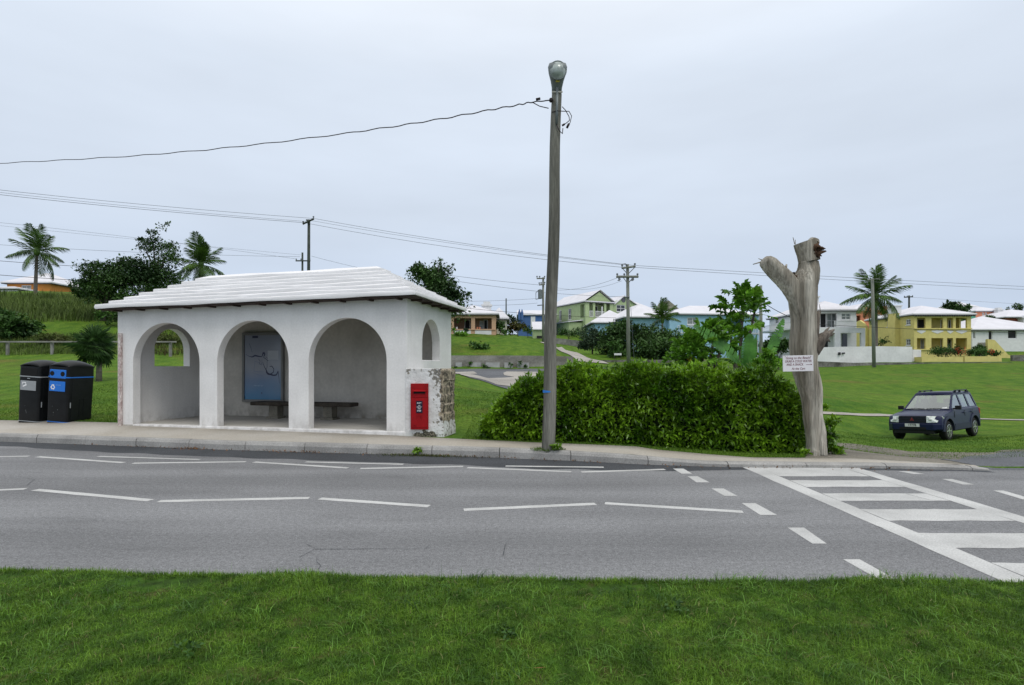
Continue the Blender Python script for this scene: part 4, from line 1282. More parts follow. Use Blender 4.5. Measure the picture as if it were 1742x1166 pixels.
# cable from the lamp to the left
top = LP + Vector((hx - .11, -.09, hz - .165))
cb = MB()
cpts = [top]
for px, py, Y in ((905, 174, 9.75), (880, 179, 9.85), (830, 188, 10.1), (760, 201, 10.5), (680, 214, 11), (590, 227, 11.6), (465, 243, 12.5), (350, 255.5, 13.5), (230, 265.5, 14.6), (110, 272.5, 16), (0, 278, 17.5), (-180, 284, 20.5)):
    cpts.append(W(px, py, Y))
fine = []
for a, c in zip(cpts[:-1], cpts[1:]):
    for k in range(8): fine.append(a.lerp(c, k / 8))
fine = [p + Vector((0, 0, .012 * math.sin(i * 1.35) * min(1, i / 10))) for i, p in enumerate(fine)]
cb.tube(fine, .0095, 6)
cb.tube([W(905, 174, 9.75), W(918, 181, 9.72), W(933, 184.5, 9.64)], .008, 6)
cb.tube([W(912, 169.5, 9.7), W(919, 168, 9.68)], .022, 8)
tag(cb.build('overhead_cable', M['cable'], smooth=True), 'black twisted cable running from the lamp pole to the left', 'cable')

# ------------------------------------------------------------------ dead tree trunk
DT = Vector((W(1386, 770, 9.75).x, 9.75, .06))
dt = thing('dead_tree', 'bare grey dead tree trunk with sawn forked top at the hedge end', 'tree stump', DT)
def dl(px, py, dy=0.0): p = W(px, py, 9.75 + dy); return p - DT


def gnarl(mb, pts, rad, n=22, amp=.09, seed=0, sq=.9):
    base = len(mb.v); mb.tube(pts, rad, n, True, sq)
    m_ = len(pts); rs = np.random.default_rng(int(seed * 10) + 3)
    # vertical ribs and splits that wander slowly along the wood
    ribs = [(rs.uniform(0, 6.28), rs.uniform(.10, .30), rs.uniform(-1, .7), rs.uniform(-.03, .03)) for _ in range(16)]
    for i in range(m_):
        c = Vector(pts[i])
        for k in range(n):
            v = Vector(mb.v[base + i * n + k]); a = 2 * math.pi * k / n
            f = 1 + amp * (math.sin(3 * a + i * .10 + seed) * .55 + math.sin(5 * a - i * .13 + seed * 2) * .35)
            for a0, wd, st, dr in ribs:
                da = (a - a0 - dr * i + math.pi) % (2 * math.pi) - math.pi
                f += amp * .75 * st * math.exp(-(da / wd) ** 2) * (.6 + .4 * math.sin(i * .23 + a0 * 3))
            f += amp * rs.normal(0, .09)
            mb.v[base + i * n + k] = tuple(c + (v - c) * f)


def interp(ctrl, n):
    ctrl = np.array(ctrl, float); t = np.linspace(0, 1, len(ctrl)); tt = np.linspace(0, 1, n)
    return np.stack([np.interp(tt, t, ctrl[:, k]) for k in range(ctrl.shape[1])], 1)


b = MB()
ctrl = []
for px, py, wpx in ((1385, 778, 38), (1385, 760, 31), (1385, 730, 32), (1382, 700, 35), (1378, 665, 40), (1371, 630, 44), (1367, 590, 45), (1367, 550, 46), (1367, 515, 48), (1367, 485, 52), (1374, 462, 39), (1376, 446, 36)):
    p = dl(px, py); ctrl.append((p.x, p.y, p.z, wpx / 2 / F * 9.75))
ci = interp(ctrl, 74)
ci[:, 0] += .012 * np.sin(np.arange(74) * .31)
gnarl(b, [tuple(r[:3]) for r in ci], list(ci[:, 3] * .95 * (1 + .03 * np.sin(np.arange(74) * .5))), 56, .10)
b.build('trunk', M['deadwood'], dt, smooth=True)
b = MB()
ctrl = []
for px, py, wpx in ((1376.5, 445.5, 36.5), (1374, 432, 37), (1370.5, 420, 38), (1368, 412, 38)):
    p = dl(px, py); ctrl.append((p.x, p.y, p.z, wpx / 2 / F * 9.75))
ci = interp(ctrl, 12); gnarl(b, [tuple(r[:3]) for r in ci], list(ci[:, 3]), 44, .07)
for a_, c_, r_ in (((1384, 412), (1386, 407), .10), ((1352, 416), (1349, 404), .007), ((1353, 416), (1353, 408), .006)):
    p0, p1 = dl(*a_), dl(*c_); b.tube([p0, p1], [r_, r_ * .75], 9)
b.build('sawn_top', M['deadwood'], dt, smooth=True, angle=60)
b = MB()
for k in range(16):
    p0 = dl(1386 + random.uniform(-3, 5), 424 + random.uniform(-9, 16), -.16); p1 = p0 + Vector((random.uniform(.0, .14), random.uniform(-.10, .02), random.uniform(-.06, .08)))
    b.tube([p0, p0.lerp(p1, .5) + Vector((.01, 0, .015)), p1], [.032, .022, .006], 6)
b.build('rotten_knot', M['deadend'], dt, smooth=True)
b = MB(); ctrl = []
for px, py, wpx in ((1367, 560, 22), (1362, 530, 28), (1354, 505, 31), (1343, 486, 32), (1331, 472, 32), (1318, 460, 31), (1309, 450, 30), (1302, 444, 25), (1299, 441, 15)):
    p = dl(px, py, -.03); ctrl.append((p.x, p.y, p.z, wpx / 2 / F * 9.75))
ci = interp(ctrl, 34); gnarl(b, [tuple(r[:3]) for r in ci], list(ci[:, 3]), 40, .10, 1)
for a_, c_, r_ in (((1298, 445), (1281, 450), .016), ((1297, 443), (1290, 440), .01), ((1336, 459), (1338, 450), .028), ((1310, 446), (1306, 438), .02)):
    b.tube([dl(*a_), dl(*c_)], [r_, r_ * .5], 6)
b.build('limb', M['deadwood'], dt, smooth=True)
b = MB()
for k in range(24):
    t_ = random.uniform(0, 1); p0 = dl(1312 + 44 * t_, 446 + 27 * t_, -.10); p1 = p0 + Vector((random.uniform(-.02, .06), random.uniform(-.05, .05), random.uniform(-.01, .035)))
    b.tube([p0, p1], [.03, .018], 6)
b.build('decayed_bark', M['deadend'], dt, smooth=True)
b = MB()
for pts, rr in (([(1382, 600), (1390, 585), (1398, 575), (1408, 568), (1419, 561)], [.13, .14, .105, .065, .014]), ([(1398, 576), (1408, 578), (1412, 582)], [.05, .03, .01]), ([(1400, 572), (1406, 562), (1411, 557)], [.045, .025, .008]),
                ([(1384, 590), (1388, 560), (1391, 540), (1393, 528)], [.08, .065, .045, .012]), ([(1405, 569), (1414, 571), (1420, 567)], [.035, .022, .006]), ([(1391, 545), (1396, 532), (1394, 518)], [.012, .009, .004])):
    p = [dl(x_, y_, -.05) for x_, y_ in pts]; ci = interp([(*q, r_) for q, r_ in zip(p, rr)], 12); gnarl(b, [tuple(r[:3]) for r in ci], list(ci[:, 3]), 14, .16, 2)
b.build('broken_branch', mat('dark_deadwood', (.06, .045, .035), .95, .4, 2, col2=(.24, .205, .17), fine=.5, fscale=10, stretch=(2, 2, .5), bump=.6), dt, smooth=True)

b = MB()
ctrl = [(*dl(px, py, -.10), r_) for px, py, r_ in ((1383, 640, .02), (1386, 610, .055), (1387, 585, .07), (1385, 560, .05), (1384, 540, .02))]
ci = interp(ctrl, 16); gnarl(b, [tuple(r[:3]) for r in ci], list(ci[:, 3]), 14, .2, 4)
b.build('bark_scab', M['deadwood'], dt, smooth=True); b = MB()
ctrl = [(*dl(px, py, -.12), r_) for px, py, r_ in ((1398, 775, .10), (1398, 758, .085), (1400, 735, .06), (1396, 700, .02))]
ci = interp(ctrl, 16); gnarl(b, [tuple(r[:3]) for r in ci], list(ci[:, 3]), 14, .25, 5)
b.build('bark_scab', M['deadwood'], dt, smooth=True)
sg = thing('wooden_sign', 'white board with dark red beach cart lettering nailed to the dead trunk', 'sign', W(1357.5, 618.5, 9.46), R(2))
sg.rotation_euler = (0, R(-1.2), R(2))
b = MB(); b.b2(-.262, .262, -.008, .008, -.135, .135); bd = b.build('board', M['signwhite'], sg, bevel=.004)
for s_, z_, tx_, sx_ in ((.058, .092, 'Going to the Beach?', .43), (.056, .035, 'GRAB A COLD WATER', .455), (.056, -.020, 'AND A SNACK', .295), (.056, -.090, 'At the Cart', .235)):
    t = text_obj('lettering', tx_, s_, M['signink'], bd, shear=.2)
    wv = max(v.co.x for v in t.data.vertices) - min(v.co.x for v in t.data.vertices); t.data.transform(Matrix.Scale(sx_ / wv, 4, (1, 0, 0))); t.rotation_euler = (R(90), 0, 0)
    t.location = (0 if z_ != -.020 else -.06, -.0095, z_)
b = MB(); b.b2(.135, .215, -.0105, -.0085, -.025, -.020); b.add([(.215, -.0105, -.010), (.215, -.0105, -.035), (.238, -.0105, -.0225)], [(0, 1, 2)]); b.build('arrow', M['signink'], bd)
b = MB()
for x_ in (-.22, .22): b.lathe([(.006, -.011), (.006, -.006)], 8, (x_, 0, .118), 'Y')
b.build('nail', M['frame'], bd)

# ------------------------------------------------------------------ hedge
def hedge():
    t = thing('hedge', 'long clipped bright green hedge beside the pavement, between pole and dead trunk', 'hedge', (-.45, 10.85, .12))
    O = np.array(t.location)
    x0, y0 = -.42, 10.95; x1, y1 = 5.22, 10.02        # foot of the front face
    def dims(s_):
        hh = np.interp(s_, [0, .04, .10, .20, .3, .9, .965, 1.0], [.52, .74, 1.00, 1.26, 1.34, 1.34, 1.28, 1.06])
        th = np.interp(s_, [0, .05, .15, 1], [.5, .95, 1.25, 1.25])
        return hh, th
    def surf(s_, a, f=1.0):
        """a 0..pi from the front foot over the top to the back foot"""
        hh, th = dims(s_)
        ca, sa = np.cos(a), np.sin(a)
        cx = np.sign(ca) * np.abs(ca) ** .42; cz = np.abs(sa) ** .55
        bulge = .10 * np.sin(s_ * 31 + 2 * np.sin(a * 3)) + .07 * np.sin(s_ * 57 + a * 5) + .05 * np.sin(s_ * 91 - a * 9)
        r = f * (1 + bulge * .5)
        off = th / 2 - cx * th / 2 * r
        z = cz * hh * r
        X = x0 + (x1 - x0) * s_; Y = y0 + (y1 - y0) * s_ + off
        N_ = np.stack([np.zeros_like(s_) + .16 * -cx, -cx, np.maximum(cz - .45, 0) * 1.6], 1)
        return np.stack([X, Y, z], 1), unit(N_)
    P_, N_, L_, W_ = [], [], [], []
    for f, n in ((1.0, 10500), (.93, 7500), (.84, 5000)):
        s_ = rng.uniform(0, 1, n); a = rng.beta(1.0, 1.55, n) * np.pi * .98 + .01
        p, nn = surf(s_, a, f)
        # ragged sprays that stand out from the clipped face
        p = p + nn * rng.normal(.0, .045, (n, 1)) + rng.normal(0, .015, (n, 3))
        gz_ = .12 - .10 * np.clip((p[:, 0] - 3) / 2, 0, 1)
        p[:, 2] = np.maximum(p[:, 2], .03) + gz_
        P_.append(p); N_.append(nn); L_.append(rng.uniform(.06, .13, n)); W_.append(L_[-1] * rng.uniform(.30, .44, n))
    # sprigs: little fans of leaves round a shared tip
    n = 3000
    s_ = rng.uniform(0, 1, n); a = rng.beta(1.0, 1.45, n) * np.pi * .97 + .02
    p, nn = surf(s_, a, 1.03)
    p = p + nn * np.abs(rng.normal(.02, .06, (n, 1))); p[:, 2] += .12 - .10 * np.clip((p[:, 0] - 3) / 2, 0, 1)
    k = 7
    P_.append(np.repeat(p, k, 0) + rng.normal(0, .008, (n * k, 3))); N_.append(np.repeat(nn, k, 0)); L_.append(rng.uniform(.065, .135, n * k)); W_.append(L_[-1] * .34)
    # skirt of leaves down to the ground
    n = 2600
    s_ = rng.uniform(0, 1, n); zz_ = rng.uniform(0, .30, n)
    p, nn = surf(s_, np.full(n, .25), 1.0)
    p[:, 2] = zz_ + .12 - .10 * np.clip((p[:, 0] - 3) / 2, 0, 1); p[:, 1] += rng.normal(-.03, .05, n)
    P_.append(p); N_.append(nn); L_.append(rng.uniform(.07, .15, n)); W_.append(L_[-1] * .32)
    # end caps
    for e_, sg_ in ((0.0, -1), (1.0, 1)):
        n = 1700
        hh, th = dims(np.array([e_]))
        y = rng.uniform(0, 1, n) * th; z = rng.uniform(0, 1, n) * hh * (1 - .25 * np.abs(y / th - .5))
        p = np.stack([np.full(n, x0 if e_ == 0 else x1) + sg_ * (rng.normal(.0, .05, n) + .10 * (1 - z / hh)), (y0 if e_ == 0 else y1) + y, z + (.12 if e_ == 0 else .03)], 1)
        P_.append(p); N_.append(np.tile([[sg_ * 1.0, -.4, .2]], (n, 1))); L_.append(rng.uniform(.08, .16, n)); W_.append(L_[-1] * .33)
    P_ = np.concatenate(P_); v, q = leaf_cloud(P_, np.concatenate(N_), np.concatenate(L_), np.concatenate(W_), .0, .70)
    np_obj('foliage', v - O, q, M['leaf_hedge'], t)
    b = MB()
    for k in range(70):
        q_ = random.random(); a_ = random.uniform(.15, 1.9)
        p, nn = surf(np.array([q_]), np.array([a_]), .92); p = Vector(p[0]) + Vector((0, 0, .08)); nv = Vector(nn[0])
        e_ = p + nv * random.uniform(.08, .24) + Vector((random.uniform(-.08, .08), 0, random.uniform(.02, .14)))
        b.add([p + Vector((.004, 0, 0)) - t.location, p - Vector((.004, 0, 0)) - t.location, e_ - t.location], [(0, 1, 2)])
    b.build('twig', M['bark'], t)
    # woody inside
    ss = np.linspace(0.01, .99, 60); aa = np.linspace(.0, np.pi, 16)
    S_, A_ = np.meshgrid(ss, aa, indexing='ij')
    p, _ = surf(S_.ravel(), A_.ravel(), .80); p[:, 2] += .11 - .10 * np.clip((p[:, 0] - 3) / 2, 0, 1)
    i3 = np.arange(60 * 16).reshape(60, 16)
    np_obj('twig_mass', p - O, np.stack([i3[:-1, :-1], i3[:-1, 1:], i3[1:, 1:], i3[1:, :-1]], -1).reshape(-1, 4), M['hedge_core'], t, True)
    return t


hedge()


# ------------------------------------------------------------------ trees and shrubs
def tree(name, label, cat, base, blobs, n_leaf, lsize, lmat, trunk_r, group=None, flat=.55, spread=1.1, limb_mat=None, clumps=70, crad=.22, bare=0.0):
    """blobs: (dx, dy, dz, rx, ry, rz) lobes of the crown round the base"""
    t = thing(name, label, cat, base, 0, group)
    B_ = np.array(blobs, float)
    vol = B_[:, 3] * B_[:, 4] * B_[:, 5]; pr_ = vol ** .8 / (vol ** .8).sum()
    P_, N_ = [], []
    per = max(4, n_leaf // clumps)
    cents = []
    for k in range(clumps):
        bb = B_[rng.choice(len(B_), p=pr_)]
        d = unit(rng.normal(0, 1, (1, 3)))[0]; d[2] = abs(d[2]) * .9 - .25 if rng.uniform() < .7 else d[2]
        r = rng.uniform(.45, 1.02) if rng.uniform() < .75 else rng.uniform(.1, .6)
        c_ = bb[:3] + d * r * bb[3:]
        cents.append(c_)
        cr = crad * (bb[3:].mean()) * rng.uniform(.6, 1.5)
        q = rng.normal(0, 1, (per, 3)); q = unit(q) * (rng.uniform(0, 1, (per, 1)) ** .45)
        P_.append(c_ + q * cr * np.array([1.15, 1.15, flat + .25])); N_.append(unit(q + d * .7 + np.array([0, 0, .25])))
    P_ = np.concatenate(P_); N_ = np.concatenate(N_)
    L_ = lsize * rng.uniform(.6, 1.5, len(P_))
    v, q = leaf_cloud(P_, N_, L_, L_ * rng.uniform(.45, .7, len(P_)), .2, spread)
    np_obj('crown', v, q, lmat, t)
    if trunk_r:
        b = MB()
        top_ = B_[:, :3].mean(0)
        hgt = max(.3, top_[2])
        b.tube([(0, 0, -.3), (top_[0] * .15 + random.uniform(-.05, .05), 0, hgt * .35), (top_[0] * .5, top_[1] * .5, hgt * .7), tuple(top_)], [trunk_r * 1.25, trunk_r, trunk_r * .7, trunk_r * .3], 9)
        for k in range(min(len(cents), 16)):
            c_ = cents[k * len(cents) // min(len(cents), 16)]
            st_ = Vector((top_[0] * .3, top_[1] * .3, hgt * random.uniform(.35, .8)))
            e_ = Vector(c_); m_ = st_.lerp(e_, .5) + Vector((random.uniform(-.1, .1), random.uniform(-.1, .1), .12)) * hgt * .3
            b.tube([st_, m_, e_], [trunk_r * .45, trunk_r * .28, trunk_r * .08], 6)
        b.build('trunk', limb_mat or M['bark'], t, smooth=True)
    return t


def pxblobs(base, Y, items, depth=1.0):
    """crown lobes given as photo ellipses (cx, cy, rx, ry)"""
    out_ = []
    for cx_, cy_, rx_, ry_ in items:
        p = W(cx_, cy_, Y) - Vector(base)
        out_.append((p.x, p.y + random.uniform(-.5, .5) * rx_ / F * Y, p.z, rx_ / F * Y, rx_ / F * Y * depth, ry_ / F * Y))
    return out_


def onground(px, py, Y):
    p = W(px, py, Y); return (p.x, p.y, gz(p.x, p.y))


def frond_mesh(L_, droop, n=32, wid=.145, seed=0, vee=.5):
    rs = np.random.default_rng(seed)
    pts = []
    for k in range(15):
        q = k / 14
        pts.append((L_ * (q - .12 * droop * q * q), 0, L_ * (.28 * q - droop * .62 * q * q)))
    b = MB(); b.tube(pts, [.03 * L_ / 3 * (1 - .85 * k / 14) + .004 for k in range(15)], 5)
    for k in range(n):
        q = .12 + .88 * k / (n - 1)
        f = q * 14; i = min(int(f), 13); p = Vector(pts[i]).lerp(Vector(pts[i + 1]), f - i)
        tdir = (Vector(pts[min(i + 1, 14)]) - Vector(pts[i])).normalized()
        ll = L_ * .34 * math.sin(math.pi * (q * .82 + .13)) ** .7
        for sd_ in (-1, 1):
            d = (tdir * .75 + Vector((0, sd_, 0)) * .9 + Vector((0, 0, -vee + rs.uniform(-.2, .25)))).normalized()
            e_ = p + d * ll * rs.uniform(.85, 1.1); m_ = p + d * ll * .5 + Vector((0, 0, .05 * ll)); e_ = e_ - Vector((0, 0, .16 * ll))
            w_ = tdir * (wid * L_ / 3 * .30)
            b.add([p - w_ * .6, p + w_ * .6, m_ + w_, m_ - w_, e_], [(0, 1, 2, 3), (3, 2, 4)])
    return b


_fr = {}
def palm(label, base, top, L_, n_fr, tr, seed=1, group=None, trunk=True, name='coconut_palm', els=(72, -38), lmat='palm'):
    t = thing(name, label, 'palm tree', base, 0, group)
    rs = random.Random(seed)
    c = Vector(top) - Vector(base)
    if trunk:
        b = MB(); k_ = 10
        b.tube([(c.x * (q / k_) ** 1.4, c.y * q / k_, -.3 + (c.z + .3) * q / k_) for q in range(k_ + 1)], [tr * (1.25 - .45 * q / k_) for q in range(k_ + 1)], 10)
        b.build('trunk', M['ptrunk'], t, smooth=True)
        b = MB(); b.lathe([(.02, -.5), (tr * 1.5, -.25), (tr * 1.9, .1), (tr * 1.2, .5), (.03, .9)], 10, tuple(c)); b.build('crown_shaft', M['palm'], t, smooth=True)
    for k in range(n_fr):
        q = k / max(1, n_fr - 1)
        key = (L_, k % 4, lmat, round(q * 3))
        if key not in _fr:
            o = frond_mesh(L_ * (1, .92, 1.06, .85)[k % 4], .25 + .75 * q, seed=k, vee=.35 + .35 * q).build('frond', M[lmat], t)
            _fr[key] = o.data
        else:
            o = link(bpy.data.objects.new('frond', _fr[key]), t)
        o.location = c
        el = els[0] + (els[1] - els[0]) * q + rs.uniform(-8, 8)
        o.rotation_euler = (0, -R(el), R(137.5 * k + rs.uniform(-16, 16)))
        sc = rs.uniform(.9, 1.05); o.scale = (sc, sc, sc)
    return t


# left bank
palm('coconut palm standing before the orange house at far left', onground(60, 500, 64), W(63, 430, 64), 3.45, 17, .17, 3, els=(80, -42))
base = onground(176, 540, 48)
tree('broad_tree', 'broad dark round-topped tree left of the shelter roof', 'tree', base, pxblobs(base, 48, [(150, 488, 32, 26), (185, 462, 40, 30), (215, 475, 36, 34), (178, 496, 42, 22), (135, 500, 20, 14), (225, 505, 30, 24), (205, 445, 26, 12), (232, 470, 22, 26)]), 13000, .22, M['leaf_dark'], .22, clumps=150, crad=.34)
base = onground(262, 545, 50)
tree('ragged_tree', 'tall ragged open-branched tree rising behind the broad tree', 'tree', base, pxblobs(base, 50, [(268, 470, 38, 36), (262, 425, 24, 26), (275, 396, 12, 20), (243, 410, 14, 12), (288, 420, 12, 16), (296, 446, 14, 20), (232, 420, 9, 8), (258, 395, 8, 9), (283, 385, 6, 9), (280, 500, 34, 22), (262, 480, 34, 24), (300, 480, 16, 18)]), 9500, .19, M['leaf_dark'], .17, clumps=210, crad=.50)
palm('coconut palm peeping over the left end of the shelter roof', onground(338, 560, 58), W(342, 451, 58), 3.1, 24, .15, 5, els=(84, -45))
# fan palm beside the shelter
base = onground(168, 642, 24.5)
fp = thing('fan_palm', 'bushy fan palm with stiff pleated leaves beside the shelter', 'palm tree', base)
cT = W(160, 592, 24.5) - Vector(base)
b = MB(); b.tube([(0, 0, -.2), (.02, 0, cT.z * .5), tuple(cT)], [.13, .11, .10], 10); b.build('trunk', M['ptrunk'], fp, smooth=True)
fans = []
for v_ in range(3):
    b = MB(); Lp = .42
    b.tube([(0, 0, 0), (Lp, 0, .06)], [.014, .009], 5)
    for k in range(26):
        a = R(-125 + 250 * k / 25); ll = .66 * (1 - .22 * abs(k - 12.5) / 12.5) * random.uniform(.9, 1.08)
        d = Vector((math.cos(a), math.sin(a), -.1)); n_ = Vector((-d.y, d.x, 0)) * .022
        p0 = Vector((Lp, 0, .06)); m_ = p0 + d * ll * .6; e_ = p0 + d * ll + Vector((0, 0, -.02 - random.uniform(0, .10)))
        b.add([p0, m_ + n_ + Vector((0, 0, .01)), e_, m_ - n_ + Vector((0, 0, -.01))], [(0, 1, 2), (0, 2, 3)])
    fans.append(b)
fm_ = []
for k in range(54):
    if k < 3: o = fans[k].build('leaf', M['fan'], fp); fm_.append(o.data)
    else: o = link(bpy.data.objects.new('leaf', fm_[k % 3]), fp)
    q = k / 53; o.location = cT; o.rotation_euler = (random.uniform(-.7, .7), -R(84 - 140 * q + random.uniform(-12, 12)), R(137.5 * k + random.uniform(-20, 20))); s_ = random.uniform(.75, 1.15); o.scale = (s_, s_, s_)

# bank vegetation
def mound(label, px, py, Y, items, n, ls, m, name='shrub', cat='shrub', clumps=60, tr=.04, crad=.36, group=None, spread=1.1):
    base = onground(px, py, Y)
    return tree(name, label, cat, base, pxblobs(base, Y, items), n, ls, M[m], tr, clumps=clumps, crad=crad, group=group, spread=spread)


mound('large dark leafy shrub at the left edge above the rail fence', 20, 585, 41, [(5, 545, 36, 26), (38, 556, 26, 20), (-40, 545, 40, 28), (20, 572, 40, 14)], 3200, .28, 'leaf_mid')
mound('brown-tinged low brush behind the rail fence, right of the large dark shrub', 85, 592, 39, [(75, 578, 22, 9), (105, 580, 16, 8)], 1200, .16, 'straw', clumps=40)
mound('brown and green brush seen through the left end window of the shelter', 262, 590, 41, [(255, 574, 22, 16), (285, 580, 22, 14), (310, 582, 20, 12)], 1500, .16, 'straw', clumps=40)
mound('straggling shrub under the broad tree', 205, 548, 46, [(195, 540, 22, 10), (225, 538, 20, 12)], 900, .2, 'leaf_mid', clumps=30)


def tall_grass(name, quad, n, h, m, wid=.03):
    pts = [gpx(*q) for q in quad]
    u = rng.uniform(0, 1, (n, 1)); v_ = rng.uniform(0, 1, (n, 1))
    A_, B_, C_, D_ = [np.array(p) for p in pts]
    p = (A_ * (1 - u) + B_ * u) * (1 - v_) + (D_ * (1 - u) + C_ * u) * v_
    p[:, 2] = height(p[:, 0], p[:, 1]) - .05
    return tag(blades(name, p, rng.uniform(.5, 1.2, n) * h, np.full(n, wid), m, .4), kind='stuff')


tall_grass('tall_bank_grass', ((-120, 548), (165, 548), (172, 512), (-120, 508)), 9000, 1.0, M['tallgrass'], .06)
tall_grass('rough_grass', ((-60, 603), (200, 603), (200, 570), (-60, 570)), 6000, .38, M['tallgrass'], .04)
tall_grass('bank_grass', ((215, 606), (330, 606), (330, 560), (215, 560)), 2500, .4, M['straw'], .04)

# rail fence on the left bank
RF_Y = 36.0
rfz = W(60, 582, RF_Y).z
rfx0 = W(-70, 582, RF_Y).x; rfx1 = W(300, 582, RF_Y).x
rfen = thing('rail_fence', 'low grey wooden rail fence along the foot of the left bank', 'fence', (rfx0, RF_Y, gz(rfx0, RF_Y)))
b = MB(); b.box(((rfx1 - rfx0) / 2, 0, rfz - rfen.location.z), (rfx1 - rfx0, .08, .10)); b.build('rail', M['rail'], rfen, bevel=.02)
for px in (-60, 10, 86, 165, 240, 288):
    x_ = W(px, 582, RF_Y).x
    b = MB(); b.b2(x_ - rfx0 - .07, x_ - rfx0 + .07, .05, .20, gz(x_, RF_Y) - .3 - rfen.location.z, rfz + .03 - rfen.location.z); b.build('post', M['rail'], rfen, bevel=.02)

# centre background
base = onground(742, 600, 49)
tree('round_tree', 'dense dark tree behind the right end of the shelter roof', 'tree', base, pxblobs(base, 49, [(735, 470, 34, 26), (718, 462, 22, 12), (745, 490, 40, 28), (728, 450, 12, 10), (775, 505, 22, 14), (700, 458, 8, 6), (752, 520, 38, 26)]), 9500, .24, M['leaf_dark'], .25, clumps=130, crad=.36)
mound('small dark bush on the grass slope below the peach house', 812, 600, 50, [(808, 588, 12, 7), (824, 592, 10, 5)], 420, .22, 'leaf_mid', clumps=20)
mound('rust-brown bush beside the peach house', 882, 568, 66, [(880, 556, 15, 10), (872, 560, 10, 7)], 900, .26, 'leaf_rust', clumps=36)
mound('green shrub at the right wall of the peach house', 850, 570, 61.5, [(850, 556, 9, 12), (858, 566, 10, 5)], 600, .24, 'leaf_mid', clumps=24)
mound('feathery shrub behind the rust-brown bush', 868, 566, 74, [(866, 543, 10, 10), (876, 546, 9, 8)], 420, .26, 'leaf_grey', clumps=20)
mound('low plants at the left end of the peach porch', 772, 572, 58, [(770, 563, 8, 7), (784, 569, 12, 4)], 420, .2, 'leaf_papaya', clumps=20)
mound('pale trailing creeper under the peach porch rail', 792, 571, 58.5, [(792, 563, 6, 4)], 160, .16, 'leaf_grey', clumps=10)
mound('small palm-like bush left of the green shed', 898, 572, 82, [(897, 563, 7, 8)], 220, .3, 'leaf_mid', clumps=12)
mound('grey-green feathery bush at the drive, left of the dark evergreen', 1008, 604, 60, [(1005, 575, 20, 26), (1018, 585, 20, 24), (994, 590, 12, 16)], 3200, .22, 'leaf_grey', name='tamarisk_bush', cat='bush', clumps=90, tr=.08)
mound('large dark evergreen bush left of the utility pole', 1045, 610, 58.5, [(1052, 572, 30, 30), (1036, 588, 22, 24), (1062, 556, 16, 18), (1058, 596, 26, 18), (1040, 604, 24, 10), (1066, 606, 26, 10)], 6500, .28, 'leaf_dark', name='evergreen_bush', cat='bush', clumps=150, tr=.15)
mound('widest dark evergreen bush right of the utility pole', 1115, 610, 57.5, [(1098, 575, 30, 28), (1130, 578, 30, 26), (1152, 588, 20, 20), (1112, 592, 40, 20), (1085, 566, 14, 20), (1095, 605, 30, 10), (1135, 604, 30, 10), (1160, 600, 16, 10)], 8500, .28, 'leaf_dark', name='evergreen_bush', cat='bush', clumps=190, tr=.15)
mound('light green climbing shrub at the foot of the dark evergreen', 1045, 612, 55.5, [(1045, 590, 14, 14), (1050, 602, 16, 8)], 700, .22, 'leaf_mid', clumps=26)
palm('short palm growing above the dark evergreen bush', onground(1126, 605, 64), W(1127, 545, 64), 2.5, 15, .12, 11, els=(88, 5))
mound('scrub on the bank above the pale gate wall', 965, 572, 80, [(960, 566, 16, 7), (985, 568, 14, 8)], 900, .24, 'leaf_mid', clumps=30)
# right background
palm('tall coconut palm between the white house and the yellow house', onground(1490, 612, 67), W(1490, 505, 67), 3.75, 22, .2, 21, els=(86, -48))
mound('round green bush at the left side of the yellow house', 1496, 590, 77, [(1500, 582, 9, 7)], 300, .2, 'leaf_mid', clumps=14)
mound('dark bush behind the dead trunk, before the white house', 1325, 606, 52, [(1318, 588, 20, 18), (1338, 586, 14, 18), (1308, 596, 14, 10)], 1800, .24, 'leaf_dark', clumps=50)
base = onground(1628, 560, 96)
tree('broad_tree', 'round green tree behind the yellow house', 'tree', base, pxblobs(base, 96, [(1625, 524, 16, 12), (1640, 530, 12, 12), (1612, 528, 10, 8), (1632, 545, 18, 12), (1645, 550, 8, 10)]), 2600, .42, M['leaf_mid'], .22, clumps=60, crad=.4)
mound('small green tree between the coral house and the white roof', 1680, 560, 100, [(1682, 542, 7, 6)], 300, .34, 'leaf_mid', name='small_tree', cat='tree', clumps=14)
mound('dark conifer on the skyline at the far right, larger of the pair', 1732, 560, 125, [(1735, 521, 7, 7), (1728, 527, 7, 3)], 400, .35, 'leaf_dark', name='conifer', cat='tree', clumps=22)
mound('small dark conifer on the skyline left of the larger one', 1715, 560, 125, [(1715, 528, 3, 4)], 120, .3, 'leaf_dark', name='conifer', cat='tree', clumps=8)


# banana plant and papaya trees behind the hedge
def banana_leaf(L_, W_, seed=0, droop=.5, split=.0):
    rs = random.Random(seed); b = MB(); n = 22
    for sd_ in (-1, 1):
        for k in range(n):
            q0, q1 = k / n, (k + 1) / n
            if split and rs.random() < split: q1 -= .35 / n
            def pt(q, e_):
                w_ = W_ / 2 * math.sin(math.pi * min(1, q * .93 + .05)) ** .6
                return Vector((L_ * q, sd_ * w_ * e_, L_ * (-.35 * droop * q * q) + (.34 * w_ * e_) - .20 * w_ * e_ * e_))
            b.add([pt(q0, .03), pt(q1, .03), pt(q1, .5), pt(q1, 1), pt(q0 + .01, 1), pt(q0, .5)], [(0, 1, 2, 5), (5, 2, 3, 4)])
    b.tube([(L_ * q / 8, 0, -.35 * droop * L_ * (q / 8) ** 2 - .008) for q in range(-1, 9)], [.024 * (1 - .1 * q) for q in range(10)], 6)
    return b


